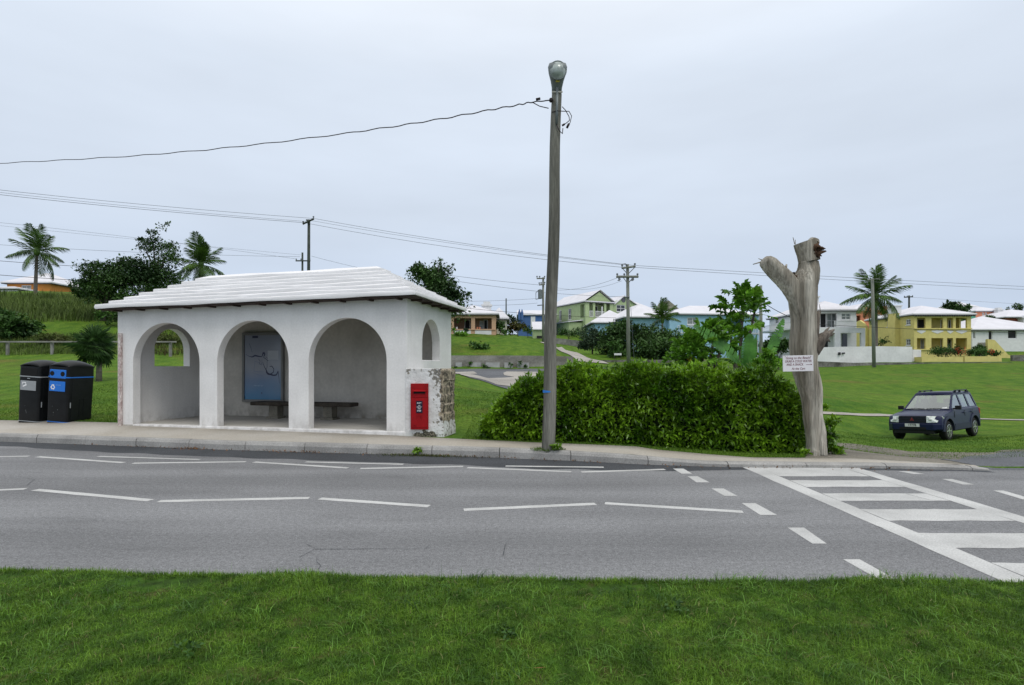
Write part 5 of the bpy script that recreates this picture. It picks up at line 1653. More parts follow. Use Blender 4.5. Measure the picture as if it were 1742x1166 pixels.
base = onground(1278, 660, 13.2)
bp_ = thing('banana_plant', 'banana plant with broad paddle leaves behind the hedge', 'banana plant', base)
bb_ = Vector(base)
b = MB(); st0 = W(1279, 622, 13.2) - bb_
b.tube([(0, 0, -.1), (0, 0, st0.z * .6), tuple(st0)], [.12, .10, .08], 10); b.build('stem', M['leaf_banana'], bp_, smooth=True)
def aim(o, a, c_, roll=0.0):
    d = (Vector(c_) - Vector(a)).normalized()
    q = d.to_track_quat('X', 'Z'); o.rotation_euler = (q @ Euler((roll, 0, 0)).to_quaternion()).to_euler(); o.location = a
for (x0_, y0_), (x1_, y1_), dy, wpx, roll, sp, dr in (((1262, 620), (1184, 556), -.3, 30, -1.15, .35, .28), ((1270, 628), (1277, 568), .0, 27, 1.45, 0, .06), ((1300, 628), (1334, 542), .2, 17, .9, .2, .05),
                                                 ((1279, 622), (1287, 570), .15, 6, .5, 0, .02), ((1305, 622), (1325, 606), -.3, 16, -.6, .3, .4)):
    a = W(x0_, y0_, 13.2) - bb_; c_ = W(x1_, y1_, 13.2 + dy) - bb_
    L_ = (c_ - a).length
    o = banana_leaf(L_, wpx / F * 13.2, int(x0_), dr, sp).build('leaf', M['leaf_banana'], bp_, smooth=True)
    aim(o, a, c_ + Vector((0, 0, .35 * dr * L_ * .9)), roll)


def papaya_leaf_mesh(seed):
    rs = random.Random(seed); b = MB()
    b.tube([(0, 0, 0), (.28, 0, .05), (.55, 0, .03)], [.011, .008, .006], 5)
    for k in range(7):
        a = R(-120 + 240 * k / 6); ll = .27 * (1 - .12 * abs(k - 3)) * rs.uniform(.9, 1.1)
        d = Vector((math.cos(a), math.sin(a), 0)); n_ = Vector((-d.y, d.x, 0))
        c_ = Vector((.55, 0, .03)); z_ = rs.uniform(-.05, .02)
        m1 = c_ + d * ll * .35; m2 = c_ + d * ll * .62; e_ = c_ + d * ll + Vector((0, 0, -.07 + z_))
        b.add([c_, m1 + n_ * .040, m2 + n_ * .085 + Vector((0, 0, -.03)), m2 + n_ * .03 + d * .06, e_, m2 - n_ * .03 + d * .06, m2 - n_ * .085 + Vector((0, 0, -.03)), m1 - n_ * .040], [(0, 1, 2, 3), (0, 3, 4), (0, 4, 5), (0, 5, 6, 7)])
    return b


_pl = []
def papaya(label, base, tops, n, Ls=1.0):
    t = thing('papaya_tree', label, 'papaya tree', base)
    bb_ = Vector(base)
    b = MB()
    for tp_, r_ in tops:
        c_ = Vector(tp_) - bb_
        b.tube([(0, 0, -.1), (c_.x * .25, c_.y * .3, c_.z * .5), tuple(c_)], [.055, .045, .03], 8)
    b.build('trunk', M['bark'], t, smooth=True)
    for tp_, r_ in tops:
        c_ = Vector(tp_) - bb_
        for k in range(int(n * r_)):
            if len(_pl) < 4: o = papaya_leaf_mesh(len(_pl)).build('leaf', M['leaf_papaya'], t); _pl.append(o.data)
            else: o = link(bpy.data.objects.new('leaf', random.choice(_pl)), t)
            o.location = c_ + Vector((0, 0, random.uniform(-.35, .05) * r_))
            q = k / (n * r_); s_ = Ls * r_ * random.uniform(.8, 1.2)
            o.rotation_euler = (random.uniform(-.5, .5), -R(82 - 105 * q), R(137.5 * k + random.uniform(-15, 15))); o.scale = (s_, s_, s_)
    return t


papaya('tall papaya tree with a lobed crown against the houses', onground(1256, 650, 15), [(W(1262, 530, 15), 1.0), (W(1240, 552, 15.2), .75), (W(1285, 525, 14.8), .6), (W(1265, 508, 15), .7), (W(1250, 575, 15), .8)], 24, .98)
papaya('low spreading papaya at the left of the banana plant', onground(1195, 655, 13.5), [(W(1195, 583, 13.5), 1.0), (W(1165, 605, 13.3), .8), (W(1215, 575, 13.6), .8), (W(1150, 612, 13.3), .6), (W(1225, 598, 13.8), .8), (W(1180, 606, 13.2), .8)], 26, .85)
b = MB()
for k in range(5):
    p = W(1176 + random.uniform(-3, 4), 606 + k * 4, 13.2) - Vector((0, 0, 0)); b.add([p + Vector((random.uniform(-.05, 0), 0, .05)), p + Vector((.05, .02, .0)), p + Vector((random.uniform(-.02, .02), -.02, -.08)), p + Vector((-.06, .02, -.01))], [(0, 1, 2, 3)])
b.tube([W(1180, 600, 13.3), W(1176, 606, 13.2), W(1178, 626, 13.2)], .006, 5)
tag(b.build('yellow_leaf', M['leaf_yellow']), 'withered yellow papaya leaf hanging over the hedge', 'leaf')
mound('young shrub between the banana plant and the dead trunk', 1312, 660, 12.6, [(1306, 606, 14, 12), (1296, 618, 16, 8), (1322, 618, 12, 8)], 500, .11, 'leaf_papaya', clumps=30, tr=.02)
mound('bright green weed growing at the right foot of the dead trunk', 1408, 770, 9.9, [(1408, 745, 10, 24), (1414, 725, 9, 14), (1420, 716, 8, 8), (1405, 764, 16, 8), (1424, 768, 10, 5)], 900, .085, 'leaf_hedge', name='weed', cat='weed', clumps=60, tr=.01)
for lbl, px, py, Y, rx_, ry_, n in (('grassy weed tuft at the right foot of the lamp pole', 948, 762, 9.62, 8, 5, 90), ('small weed rooted in the gutter near the post box', 711, 768, 10.05, 5, 4, 60), ('small weed at the left foot of the dead trunk', 1372, 772, 9.6, 7, 5, 80), ('small plant low on the field behind the dead trunk', 1404, 694, 24, 6, 3, 80)):
    mound(lbl, px, py, Y, [(px, py - 2, rx_, ry_)], n, .06 if Y < 15 else .14, 'leaf_hedge', name='weed', cat='weed', clumps=12, tr=0)
# broadleaf weeds in the verge
for k, (px, py) in enumerate(((325, 1113), (860, 1085), (1150, 1040))):
    p = gpx(px, py)
    t_ = tree('verge_weed', ('broad-leaved weed low in the grass verge, left of centre', 'broad-leaved weed in the verge below the lamp pole', 'broad-leaved weed in the verge below the give-way dashes')[k], 'weed', tuple(p), [(0, 0, .035, .09, .07, .02)], 44, .030, M['leaf_mid'], 0, clumps=10, crad=.5)

# dead leaves and grit along the kerb
n = 420
x = np.concatenate([rng.uniform(-9, 6.5, 260), rng.normal(-6.3, .3, 90), rng.normal(-4.0, .35, 70)]); y = kerb(x) - np.abs(rng.normal(0, .09, n)) - .01
P_ = np.stack([x, y, np.full(n, .012)], 1)
v, q = leaf_cloud(P_, np.tile([[0, 0, .1]], (n, 1)), rng.uniform(.02, .06, n), rng.uniform(.01, .03, n), -.05, .6)
tag(np_obj('gutter_litter', v, q, M['litter']), kind='stuff')
n = 700
x = rng.normal(-1.55, .45, n); y = kerb(x) - np.abs(rng.normal(.06, .07, n))
tag(blades('gutter_moss', np.stack([x, y, np.full(n, .004)], 1), rng.uniform(.015, .05, n), np.full(n, .008), M['straw'], .9), kind='stuff')
n = 500
a_ = rng.uniform(0, 2 * np.pi, n); r_ = rng.uniform(.10, .24, n)
x = LP.x + r_ * np.cos(a_) * 1.3; y = LP.y + r_ * np.sin(a_) * .6
tag(blades('pole_foot_grass', np.stack([x, y, np.full(n, .15)], 1), rng.uniform(.02, .07, n), np.full(n, .007), M['grass_far'], .8), kind='stuff')
for k, (px, py) in enumerate(((500, 1113), (918, 1148))):
    p = gpx(px, py) + Vector((0, 0, .03)); b = MB()
    b.add([p + Vector((-.035, 0, .004)), p + Vector((0, -.014, .012)), p + Vector((.035, .004, .006)), p + Vector((0, .014, .0))], [(0, 1, 2, 3)])
    tag(b.build('fallen_leaf', mat('fallen_leaf_%d' % k, (.45, .30, .16) if k == 0 else (.32, .12, .045), .8, .3, 30)), ('pale dry leaf lying in the grass verge', 'red-brown dry leaf lying in the front of the verge')[k], 'leaf')

# ------------------------------------------------------------------ houses
def window_part(par, fn, u0, z0, u1, z1, kind, t=.25):
    """fn maps (u, depth, z) to house space; frame part with its pane as a sub-part"""
    if kind == 'o': return
    fr = .09
    b = MB()
    def bx(ua, ub, za, zb, ya, yb):
        b.add([fn(ua, ya, za), fn(ub, ya, za), fn(ub, yb, za), fn(ua, yb, za), fn(ua, ya, zb), fn(ub, ya, zb), fn(ub, yb, zb), fn(ua, yb, zb)],
              [(0, 3, 2, 1), (4, 5, 6, 7), (0, 1, 5, 4), (1, 2, 6, 5), (2, 3, 7, 6), (3, 0, 4, 7)])
    y0, y1 = .06, .14
    bx(u0, u0 + fr, z0, z1, y0, y1); bx(u1 - fr, u1, z0, z1, y0, y1); bx(u0 + fr, u1 - fr, z1 - fr, z1, y0, y1); bx(u0 + fr, u1 - fr, z0, z0 + fr, y0, y1)
    if kind in ('w', 'c'):
        m = (u0 + u1) / 2; bx(m - .035, m + .035, z0 + fr, z1 - fr, y0, y1)
        zm = (z0 + z1) / 2
        bx(u0 + fr, m - .035, zm - .03, zm + .03, y0, y1); bx(m + .035, u1 - fr, zm - .03, zm + .03, y0, y1)
        bx(u0 - .06, u1 + .06, z0 - .10, z0 - .002, -.08, .0)
    f = b.build('door_frame' if kind == 'd' else 'window', M['trim'], par)
    p = MB()
    p.add([fn(u0 + fr, .15, z0 + fr), fn(u1 - fr, .15, z0 + fr), fn(u1 - fr, .15, z1 - fr), fn(u0 + fr, .15, z1 - fr)], [(0, 1, 2, 3)])
    p.build('door' if kind == 'd' else 'pane', M['inside'] if kind == 'd' else (M['curtain'] if kind == 'c' else M['pane']), f)


def hip_roof(par, x0, x1, y0, y1, z, rise, ov=.45, m=None, gable=None, th=.16, name='roof'):
    x0 -= ov; x1 += ov; y0 -= ov; y1 += ov
    b = MB(); wx, wy = x1 - x0, y1 - y0
    if gable == 'y':
        r0, r1 = ((x0 + x1) / 2, y0), ((x0 + x1) / 2, y1)
    elif gable == 'x':
        r0, r1 = (x0, (y0 + y1) / 2), (x1, (y0 + y1) / 2)
    elif wx >= wy:
        r0, r1 = (x0 + wy / 2, (y0 + y1) / 2), (x1 - wy / 2 - .01, (y0 + y1) / 2)
    else:
        r0, r1 = ((x0 + x1) / 2, y0 + wx / 2), ((x0 + x1) / 2, y1 - wx / 2 - .01)
    vs = [(x0, y0, z), (x1, y0, z), (x1, y1, z), (x0, y1, z), (x0, y0, z + th), (x1, y0, z + th), (x1, y1, z + th), (x0, y1, z + th), (*r0, z + rise + th), (*r1, z + rise + th)]
    fs = [(3, 2, 1, 0), (0, 1, 5, 4), (1, 2, 6, 5), (2, 3, 7, 6), (3, 0, 4, 7)]
    if gable == 'y': fs += [(5, 6, 9, 8), (7, 4, 8, 9)]
    elif gable is None and wx < wy: fs += [(4, 5, 8), (5, 6, 9, 8), (6, 7, 9), (7, 4, 8, 9)]
    else: fs += [(4, 5, 9, 8), (5, 6, 9), (6, 7, 8, 9), (7, 4, 8)]
    b.add(vs, fs)
    rf_ = b.build(name, m or M['hroof'], par)
    b = MB(); b.b2(x0 + .06, x1 - .06, y0 + .06, y1 - .06, z - .09, z - .004); b.build('eave', M['fascia'], rf_)
    return rf_


def house(name, label, org, w, d, h, wm, F=(), Lw=(), Rw=(), rise=1.6, ov=.45, rz=0.0, gable=None, veranda=0.0, roof=True, vwall=None, vdoors=(), found=1.2, group=None, floors=()):
    t = thing(name, label, 'house', org, rz, group)
    T = .25
    mats_ = M[wm]
    def hole(e): return [(e[1], e[2]), (e[3], e[2]), (e[3], e[4]), (e[1], e[4])]
    apex = []
    if gable == 'y': apex = [(w / 2, h + rise * w / (w + 2 * ov))]
    MB().panel([(0, -found), (w, -found), (w, h)] + apex + [(0, h)], [hole(e) for e in F], T).build('wall', mats_, t)
    fL = lambda u, y, z: (y, u, z); fR = lambda u, y, z: (w - y, u, z); fF = lambda u, y, z: (u, y, z)
    sa = []
    MB().panel([(T, -found), (d - T, -found), (d - T, h), (T, h)], [hole(e) for e in Lw], T, fn=fL).build('wall', mats_, t)
    MB().panel([(T, -found), (d - T, -found), (d - T, h), (T, h)], [hole(e) for e in Rw], T, fn=fR).build('wall', mats_, t)
    MB().panel([(0, -found), (w, -found), (w, h)] + apex + [(0, h)], [], T, fn=lambda x, y, z: (x, d - T + y, z)).build('wall', mats_, t)
    for e in F: window_part(t, fF, *e[1:], e[0])
    for e in Lw: window_part(t, fL, *e[1:], e[0])
    for e in Rw: window_part(t, fR, *e[1:], e[0])
    if veranda:
        kk = (org[1] + veranda) / org[1]; lim = lambda u: min(max(u, T + .05), w - T - .05)
        vdoors = [(e[0], lim((org[0] + e[1]) * kk - org[0]), max(e[2], .05) if rz == 0 and e[2] < .3 else e[2], lim((org[0] + e[3]) * kk - org[0]), min(e[4] + .12, h - .1)) if rz == 0 else e for e in vdoors]
        vdoors = [e for e in vdoors if e[3] - e[1] > .3]
        MB().panel([(T, 0), (w - T, 0), (w - T, h), (T, h)], [hole(e) for e in vdoors], .15, fn=lambda x, y, z: (x, veranda + y, z)).build('porch_wall', vwall or mats_, t)
        for e in vdoors: window_part(t, lambda u, y, z: (u, veranda + y - .04, z), *e[1:], e[0])
        for zf in floors:
            b = MB(); b.b2(T + .002, w - T - .002, T + .002, veranda - .002, zf - .2, zf); b.build('floor', mats_, t)
    if roof: hip_roof(t, 0, w, 0, d, h, rise, ov, gable=gable)
    return t


def railing(par, fn, u0, u1, z0, z1, m='trim', step=.16):
    b = MB()
    def bx(ua, ub, za, zb, ya=-.03, yb=.03):
        b.add([fn(ua, ya, za), fn(ub, ya, za), fn(ub, yb, za), fn(ua, yb, za), fn(ua, ya, zb), fn(ub, ya, zb), fn(ub, yb, zb), fn(ua, yb, zb)],
              [(0, 3, 2, 1), (4, 5, 6, 7), (0, 1, 5, 4), (1, 2, 6, 5), (2, 3, 7, 6), (3, 0, 4, 7)])
    bx(u0, u1, z1 - .07, z1); bx(u0, u1, z0, z0 + .07)
    n = max(2, int((u1 - u0) / step))
    for k in range(n + 1):
        u = u0 + .03 + (u1 - u0 - .06) * k / n; bx(u - .03, u + .03, z0 + .07, z1 - .07, -.02, .02)
    return b.build('railing', M[m], par)


def chimney(par, x, y, z0, z1, w=.9, cap=True, m='trim'):
    b = MB(); b.b2(x - w / 2, x + w / 2, y - w / 2, y + w / 2, z0, z1)
    if cap: b.b2(x - w * .62, x + w * .62, y - w * .62, y + w * .62, z1 + .002, z1 + .18); b.b2(x - w * .4, x + w * .4, y - w * .4, y + w * .4, z1 + .183, z1 + .5)
    return b.build('chimney', M[m], par)


def fmap(Y0, X0, Z0):
    return (lambda px: (px - CX) / F * Y0 - X0), (lambda py: CAMZ + (HY - py) / F * Y0 - Z0)


# orange house and pale house on the left hill
Y0 = 76; X0 = W(12, 482, Y0).x; Z0 = 11.4
fx, fz = fmap(Y0, X0, Z0)
ho = house('orange_house', 'orange house with white hipped roof on the hill at far left', (X0, Y0, Z0), fx(86), 7, fz(482.5), 'h_orange', F=[('c', fx(36), fz(496), fx(53), fz(485.5))], rise=1.75, ov=.5)
Y0 = 72; X0 = W(-30, 490, Y0).x; Z0 = 11
fx, fz = fmap(Y0, X0, Z0)
house('white_house', 'low white-roofed house in front of the orange house at the left edge', (X0, Y0, Z0), fx(28), 4, fz(492), 'h_white', F=[('w', fx(6), fz(498), fx(14), fz(494))], rise=.45, ov=.3)
Y0 = 80; X0 = W(88, 490, Y0).x; Z0 = 11
fx, fz = fmap(Y0, X0, Z0)
house('grey_house', 'pale grey house between the orange house and the broad tree', (X0, Y0, Z0), fx(122), 6, fz(492), 'h_grey', F=[('w', fx(104), fz(500), fx(114), fz(494))], rise=.9, ov=.3)

# peach house
Y0 = 60; X0 = W(762, 535, Y0).x; Z0 = W(800, 571, Y0).z
fx, fz = fmap(Y0, X0, Z0)
w_ = fx(843.5)
hp = house('peach_house', 'peach bungalow with an open two-bay porch on the grassy slope', (X0, Y0, Z0), w_, 9, fz(535.5), 'h_peach',
           F=[('o', fx(772), fz(560), fx(801.5), fz(541.5)), ('o', fx(808), fz(560), fx(836.5), fz(541.5))], Rw=[('o', .5, fz(560), 2.0, fz(541.5))], rise=1.15, ov=.35,
           veranda=2.2, vwall=M['h_peach2'], vdoors=[('d', fx(790), .1, fx(800), fz(543)), ('c', fx(816), fz(559), fx(822), fz(545)), ('d', fx(822.5), .1, fx(830), fz(543))], floors=(.1,))
for a_, c_ in ((772, 801), (808, 836)):
    b = MB(); b.b2(fx(a_), fx(c_), -.035, -.003, fz(569.5), fz(562.5)); b.build('white_panel', M['trim'], hp)
b = MB(); b.b2(fx(766), fx(843), -.09, -.003, fz(561.8), fz(560.3)); b.build('porch_sill', M['h_peach'], hp)
for px in (777, 812, 816):
    b = MB(); x_ = fx(px); b.lathe([(.07, fz(560) + .002), (.11, fz(560) + .22)], 8, (x_, .12, 0)); b.build('flower_pot', M['trim'] if px == 777 else M['h_coral'], hp)
chimney(hp, fx(822) + .25, 3.2, fz(536), fz(516), .95)
Y1 = 64; X1 = W(843, 545, Y1).x - .5; f2x, f2z = fmap(Y1, X1, Z0)
hw = house('cream_house', 'cream wing with white roof behind the right end of the peach house', (X1, Y1, Z0 + .1), f2x(862), 7, f2z(543.5) - .1, 'h_cream', F=[('d', f2x(857), -.2, f2x(859.5), f2z(553))], rise=1.3, ov=.3)

# blue house, green shed
Y0 = 92; X0 = W(882, 540, Y0).x; Z0 = W(882, 572, Y0).z
fx, fz = fmap(Y0, X0, Z0)
hb = house('blue_house', 'deep blue house with white roof and pointed finials beside the lamp pole', (X0, Y0, Z0), fx(945), 8, fz(536.5), 'h_blue', F=[('d', fx(903), fz(560), fx(910.5), fz(538.8))], rise=1.05, ov=.25, gable='x')
b = MB(); b.b2(fx(903), fx(910.5), -.06, -.004, fz(560), fz(538.8)); b.build('white_shutter', M['trim'], hb)
for px in (883.5, 888):
    b = MB(); x_ = fx(px); b.lathe([(.24, fz(545)), (.23, fz(533)), (.03, fz(526.5))], 6, (x_, -.45, 0)); b.build('finial', M['h_blue'], hb)
Y0 = 84; X0 = W(907, 560, Y0).x; Z0 = W(907, 578, Y0).z
fx, fz = fmap(Y0, X0, Z0)
gs = thing('garden_shed', 'small pale green shed with steep white roof left of the lamp pole', 'shed', (X0, Y0, Z0))
b = MB(); wd = fx(930)
MB().panel([(0, -1), (3.4, -1), (3.4, fz(559)), (1.7, fz(546.5)), (0, fz(559))], [], .2, fn=lambda x, y, z: (y, x, z)).build('wall', M['h_green'], gs)
MB().panel([(.2, -1), (wd, -1), (wd, fz(559)), (.2, fz(559))], [], .2).build('wall', M['h_green'], gs)
b = MB(); b.add([(-.15, -.25, fz(560)), (wd, -.25, fz(560)), (wd, 1.7, fz(546)), (-.15, 1.7, fz(546)), (wd, 3.7, fz(560)), (-.15, 3.7, fz(560)), (-.15, -.25, fz(561.5)), (wd, -.25, fz(561.5)), (wd, 1.7, fz(547.5)), (-.15, 1.7, fz(547.5)), (wd, 3.7, fz(561.5)), (-.15, 3.7, fz(561.5))],
                 [(0, 1, 2, 3), (3, 2, 4, 5), (7, 6, 9, 8), (8, 9, 11, 10), (0, 6, 7, 1), (5, 4, 10, 11), (0, 3, 9, 6), (3, 5, 11, 9)]); b.build('roof', M['hroof'], gs)
b = MB(); b.box((fx(918), -.5, fz(574)), (.9, .5, .35)); b.build('unit_box', M['inside'], gs)

# sage-green gabled house
GR = R(26)
gx0, gy0 = W(996, 540, 92).x, 92.0
ez = W(996, 513.5, 92).z; Z0 = 6.2
def gpxu(px):      # x along the rotated front for a pixel
    k = (px - CX) / F
    return (k * gy0 - gx0) / (math.cos(GR) - k * math.sin(GR))
H_ = ez - Z0
def gzz(py, u): return CAMZ + (HY - py) / F * (gy0 + u * math.sin(GR)) - Z0
wg = gpxu(1043)
hg = house('green_house', 'sage green two-storey house with twin gables and white balcony rails', (gx0, gy0, Z0), wg, 11, H_, 'h_green', rz=GR,
           F=[('o', gpxu(1002.5), gzz(539, 1), gpxu(1009), gzz(515.5, 1)), ('o', gpxu(1012.5), gzz(539, 2), gpxu(1028), gzz(515.5, 2)), ('o', gpxu(1031.5), gzz(539, 4), gpxu(1038), gzz(515.5, 4))],
           Lw=[('o', .35, gzz(540, 0), 1.6, H_ - .35), ('w', 4.4, H_ - 2.6, 5.4, H_ - .7), ('w', 7.6, H_ - 2.6, 8.5, H_ - .7)], rise=1.95, ov=.3, gable='y', veranda=2.0,
           vdoors=[('c', 1.0, gzz(538, 1), 1.9, H_ - .5), ('d', 2.9, gzz(540, 2), 3.8, H_ - .4)], floors=(gzz(540, 2),))
for a_, c_ in ((1002.5, 1009), (1012.5, 1028), (1031.5, 1038)):
    railing(hg, lambda u, y, z: (u, y - .04, z), gpxu(a_), gpxu(c_), gzz(539.5, 2), gzz(529.5, 2), step=.22)
b = MB(); b.b2(gpxu(1022.5), gpxu(1024), -.2, -.06, gzz(538, 3), gzz(522, 3)); b.build('flag_pole', M['trim'], hg)
w2 = gpxu(1086) - wg
MB().panel([(wg + .003, -1.2), (wg + w2, -1.2), (wg + w2, H_ - .1), (wg + w2 * .45, H_ + 1.35), (wg + .003, H_ - .1)], [[(gpxu(1051), gzz(530, 6)), (gpxu(1066), gzz(530, 6)), (gpxu(1066), gzz(518, 6)), (gpxu(1051), gzz(518, 6))]], .25, fn=lambda x, y, z: (x, y + .35, z)).build('gable_wall', M['h_green'], hg)
window_part(hg, lambda u, y, z: (u, y + .35, z), gpxu(1051), gzz(530, 6), gpxu(1066), gzz(518, 6), 'w')
b = MB(); xm = wg + w2 * .45; za, zb = H_ - .1, H_ + 1.5
b.add([(wg + .31, .05, za + .05), (xm, .05, zb), (wg + w2 + .4, .05, za - .05), (wg + .31, 9, za + .05), (xm, 9, zb), (wg + w2 + .4, 9, za - .05), (wg + .31, .05, za - .12), (xm, .05, zb - .16), (wg + w2 + .4, .05, za - .2)],
      [(0, 1, 4, 3), (1, 2, 5, 4), (0, 6, 7, 1), (1, 7, 8, 2)]); b.build('gable_roof', M['hroof'], hg)
b = MB(); b.lathe([(.45, .30), (.45, .34)], 12, (xm, 0, zb - .75), 'Y'); b.build('round_vent', M['fascia'], hg)
b = MB(); b.b2(wg + w2 - .4, wg + w2 + 5.6, 2.2, 8, -1, H_ - .7); b.build('rear_wing', M['h_green'], hg)
hip_roof(hg, wg + w2 - .4, wg + w2 + 5.6, 2.2, 8, H_ - .69, 1.9, .35, name='wing_roof')
# lean-to at its left foot
zl = gzz(546, 0)
b = MB(); b.b2(-2.6, -.01, 1.0, 5.0, -1, zl - .25); b.build('lean_to', M['h_green'], hg)
b = MB(); b.add([(-2.9, .7, zl - .25), (.0, .7, zl + .1), (.0, 5.3, zl + .1), (-2.9, 5.3, zl - .25), (-2.9, .7, zl - .12), (.0, .7, zl + .25), (.0, 5.3, zl + .25), (-2.9, 5.3, zl - .12)],
                [(3, 2, 1, 0), (4, 5, 6, 7), (0, 1, 5, 4), (1, 2, 6, 5), (2, 3, 7, 6), (3, 0, 4, 7)]); b.build('lean_to_roof', M['hroof'], hg)

# pale blue house
Y0 = 80; X0 = W(1139, 540, Y0).x; Z0 = 2.9
fx, fz = fmap(Y0, X0, Z0); LB = R(7)
wl = fx(1291) / math.cos(LB) / (1 - math.tan(LB) * (1291 - CX) / F)
def lu(px):
    k = (px - CX) / F
    return (k * Y0 - X0) / (math.cos(LB) - k * math.sin(LB))
h_ = fz(535)
def lz(py, u): return CAMZ + (HY - py) / F * (Y0 + u * math.sin(LB)) - Z0
hl = house('pale_blue_house', 'long pale blue two-storey house under a broad white roof', (X0, Y0, Z0), wl, 11, h_, 'h_lblue', rz=LB,
           F=[('c', lu(1169), lz(552.5, 3), lu(1188), lz(540.5, 3)), ('o', lu(1212), lz(566, 7), lu(1262), lz(543, 7)), ('c', lu(1277), lz(553, 12), lu(1287), lz(543, 12)), ('d', lu(1246), .1, lu(1254), lz(577, 10)), ('d', lu(1281), .0, lu(1290), lz(578, 12))],
           rise=1.75, ov=.4, veranda=2.0, vdoors=[('d', lu(1216), lz(568, 7), lu(1224), lz(546, 7)), ('c', lu(1232), lz(562, 7), lu(1246), lz(547, 7))], floors=(lz(567, 7),))
for a_, c_ in ((1152, 1166), (1170, 1186), (1212, 1262), (1268, 1290)):
    railing(hl, lambda u, y, z: (u, y - .12, z), lu(a_), lu(c_), lz(567, 4), lz(554.5, 4), step=.25)
b = MB(); b.b2(lu(1148), lu(1291), -.06, -.003, lz(568.6, 5), lz(567.3, 5)); b.build('balcony_edge', M['trim'], hl)
# its nearer left wing with a big hip roof
b = MB(); b.b2(-6.2, -.01, 1.0, 12.0, -1.2, h_ - .45); b.build('wing_wall', M['h_lblue'], hl)
hip_roof(hl, -6.2, .4, .6, 12.0, h_ - .46, 2.2, .4, name='wing_roof')
b = MB(); xg = lu(1171)
b.add([(lu(1158), 6, h_ + 1.5), (lu(1184.5), 6, h_ + 1.5), (lu(1166), 6, h_ + 2.75), (lu(1158), 10, h_ + 1.5), (lu(1184.5), 10, h_ + 1.5), (lu(1166), 10, h_ + 2.75)], [(0, 1, 2), (5, 4, 3), (0, 2, 5, 3), (1, 4, 5, 2)])
b.build('grey_dormer', mat('grey_dormer', (.20, .20, .15), .9, .1), hl)
Yw = 84; Xw = W(1010, 560, Yw).x; Zw = 4.0
fx, fz = fmap(Yw, Xw, Zw)
house('white_roofed_house', 'house with a large sloping white roof mostly hidden behind the evergreen bushes', (Xw, Yw, Zw), fx(1075), 12, fz(550), 'h_lblue', rise=2.1, ov=.5)

# white house behind the dead trunk
Y0 = 72; X0 = W(1388, 540, Y0).x; Z0 = W(1388, 604, Y0).z
fx, fz = fmap(Y0, X0, Z0)
def sy(px): return F * X0 / (px - CX) - Y0
def szz(py, px): return CAMZ + (HY - py) / F * (F * X0 / (px - CX)) - Z0
wh = fx(1457); h_ = fz(529)
hwht = house('white_house', 'white two-storey house with balcony directly right of the dead trunk', (X0, Y0, Z0), wh, 13, h_, 'h_white',
             F=[('o', fx(1394), fz(557), fx(1424), fz(533)), ('c', fx(1431.5), fz(544.5), fx(1447.5), fz(533))],
             Lw=[('w', sy(1322) - .4, szz(551, 1320), sy(1322) + .6, szz(541.5, 1320)), ('w', 3.0, fz(556), 4.6, fz(543))], rise=1.4, ov=.4, veranda=1.0,
             vdoors=[('d', fx(1395), fz(557.5), fx(1406), fz(533.5)), ('c', fx(1406.5), fz(557.5), fx(1424), fz(533.5))], floors=(fz(557.6),))
# ground-floor portico with balcony in front
pf = -2.6
k2 = (Y0 + pf) / Y0
def f2(px): return (px - CX) / F * (Y0 + pf) - X0
def f3(py): return CAMZ + (HY - py) / F * (Y0 + pf) - Z0
MB().panel([(f2(1380), -1.2), (f2(1472), -1.2), (f2(1472), f3(558)), (f2(1380), f3(558))], [[(f2(1396), -.6), (f2(1420), -.6), (f2(1420), f3(566.5)), (f2(1396), f3(566.5))], [(f2(1430), -.6), (f2(1465), -.6), (f2(1465), f3(566.5)), (f2(1430), f3(566.5))]], .3, fn=lambda x, y, z: (x, pf + y, z)).build('portico_wall', M['h_white'], hwht)
b = MB(); b.b2(f2(1380), f2(1472), pf + .301, -.002, f3(559), f3(558)); b.build('balcony_floor', M['h_white'], hwht)
b = MB(); b.b2(fx(1432), fx(1441), -.04, -.003, -.4, fz(568)); b.build('patio_door', M['pane'], hwht)
b = MB(); b.b2(fx(1396), fx(1408), -.04, -.003, -.4, fz(570)); b.build('patio_door', M['inside'], hwht)
railing(hwht, lambda u, y, z: (u, pf + .1 + y, z), f2(1420), f2(1456), f3(557.8), f3(546), step=.16)
chimney(hwht, fx(1412), 4.0, h_ + .8, fz(508.5) + .6, 1.0)
b = MB(); x_ = fx(1409); b.tube([(x_, 4, fz(510)), (x_, 4, fz(497))], .03, 5); b.box((x_ + .15, 4, fz(498)), (.5, .05, .2)); b.build('aerial', M['farpole'], hwht)
b = MB(); b.b2(-1.5, -.005, 3.0, 12.5, szz(565, 1330), szz(563, 1330)); bd_ = b.build('side_balcony', M['h_white'], hwht)
railing(bd_, lambda u, y, z: (-1.45 + y, u, z), 3.1, 12.4, szz(563, 1330), szz(553, 1330), step=.3)

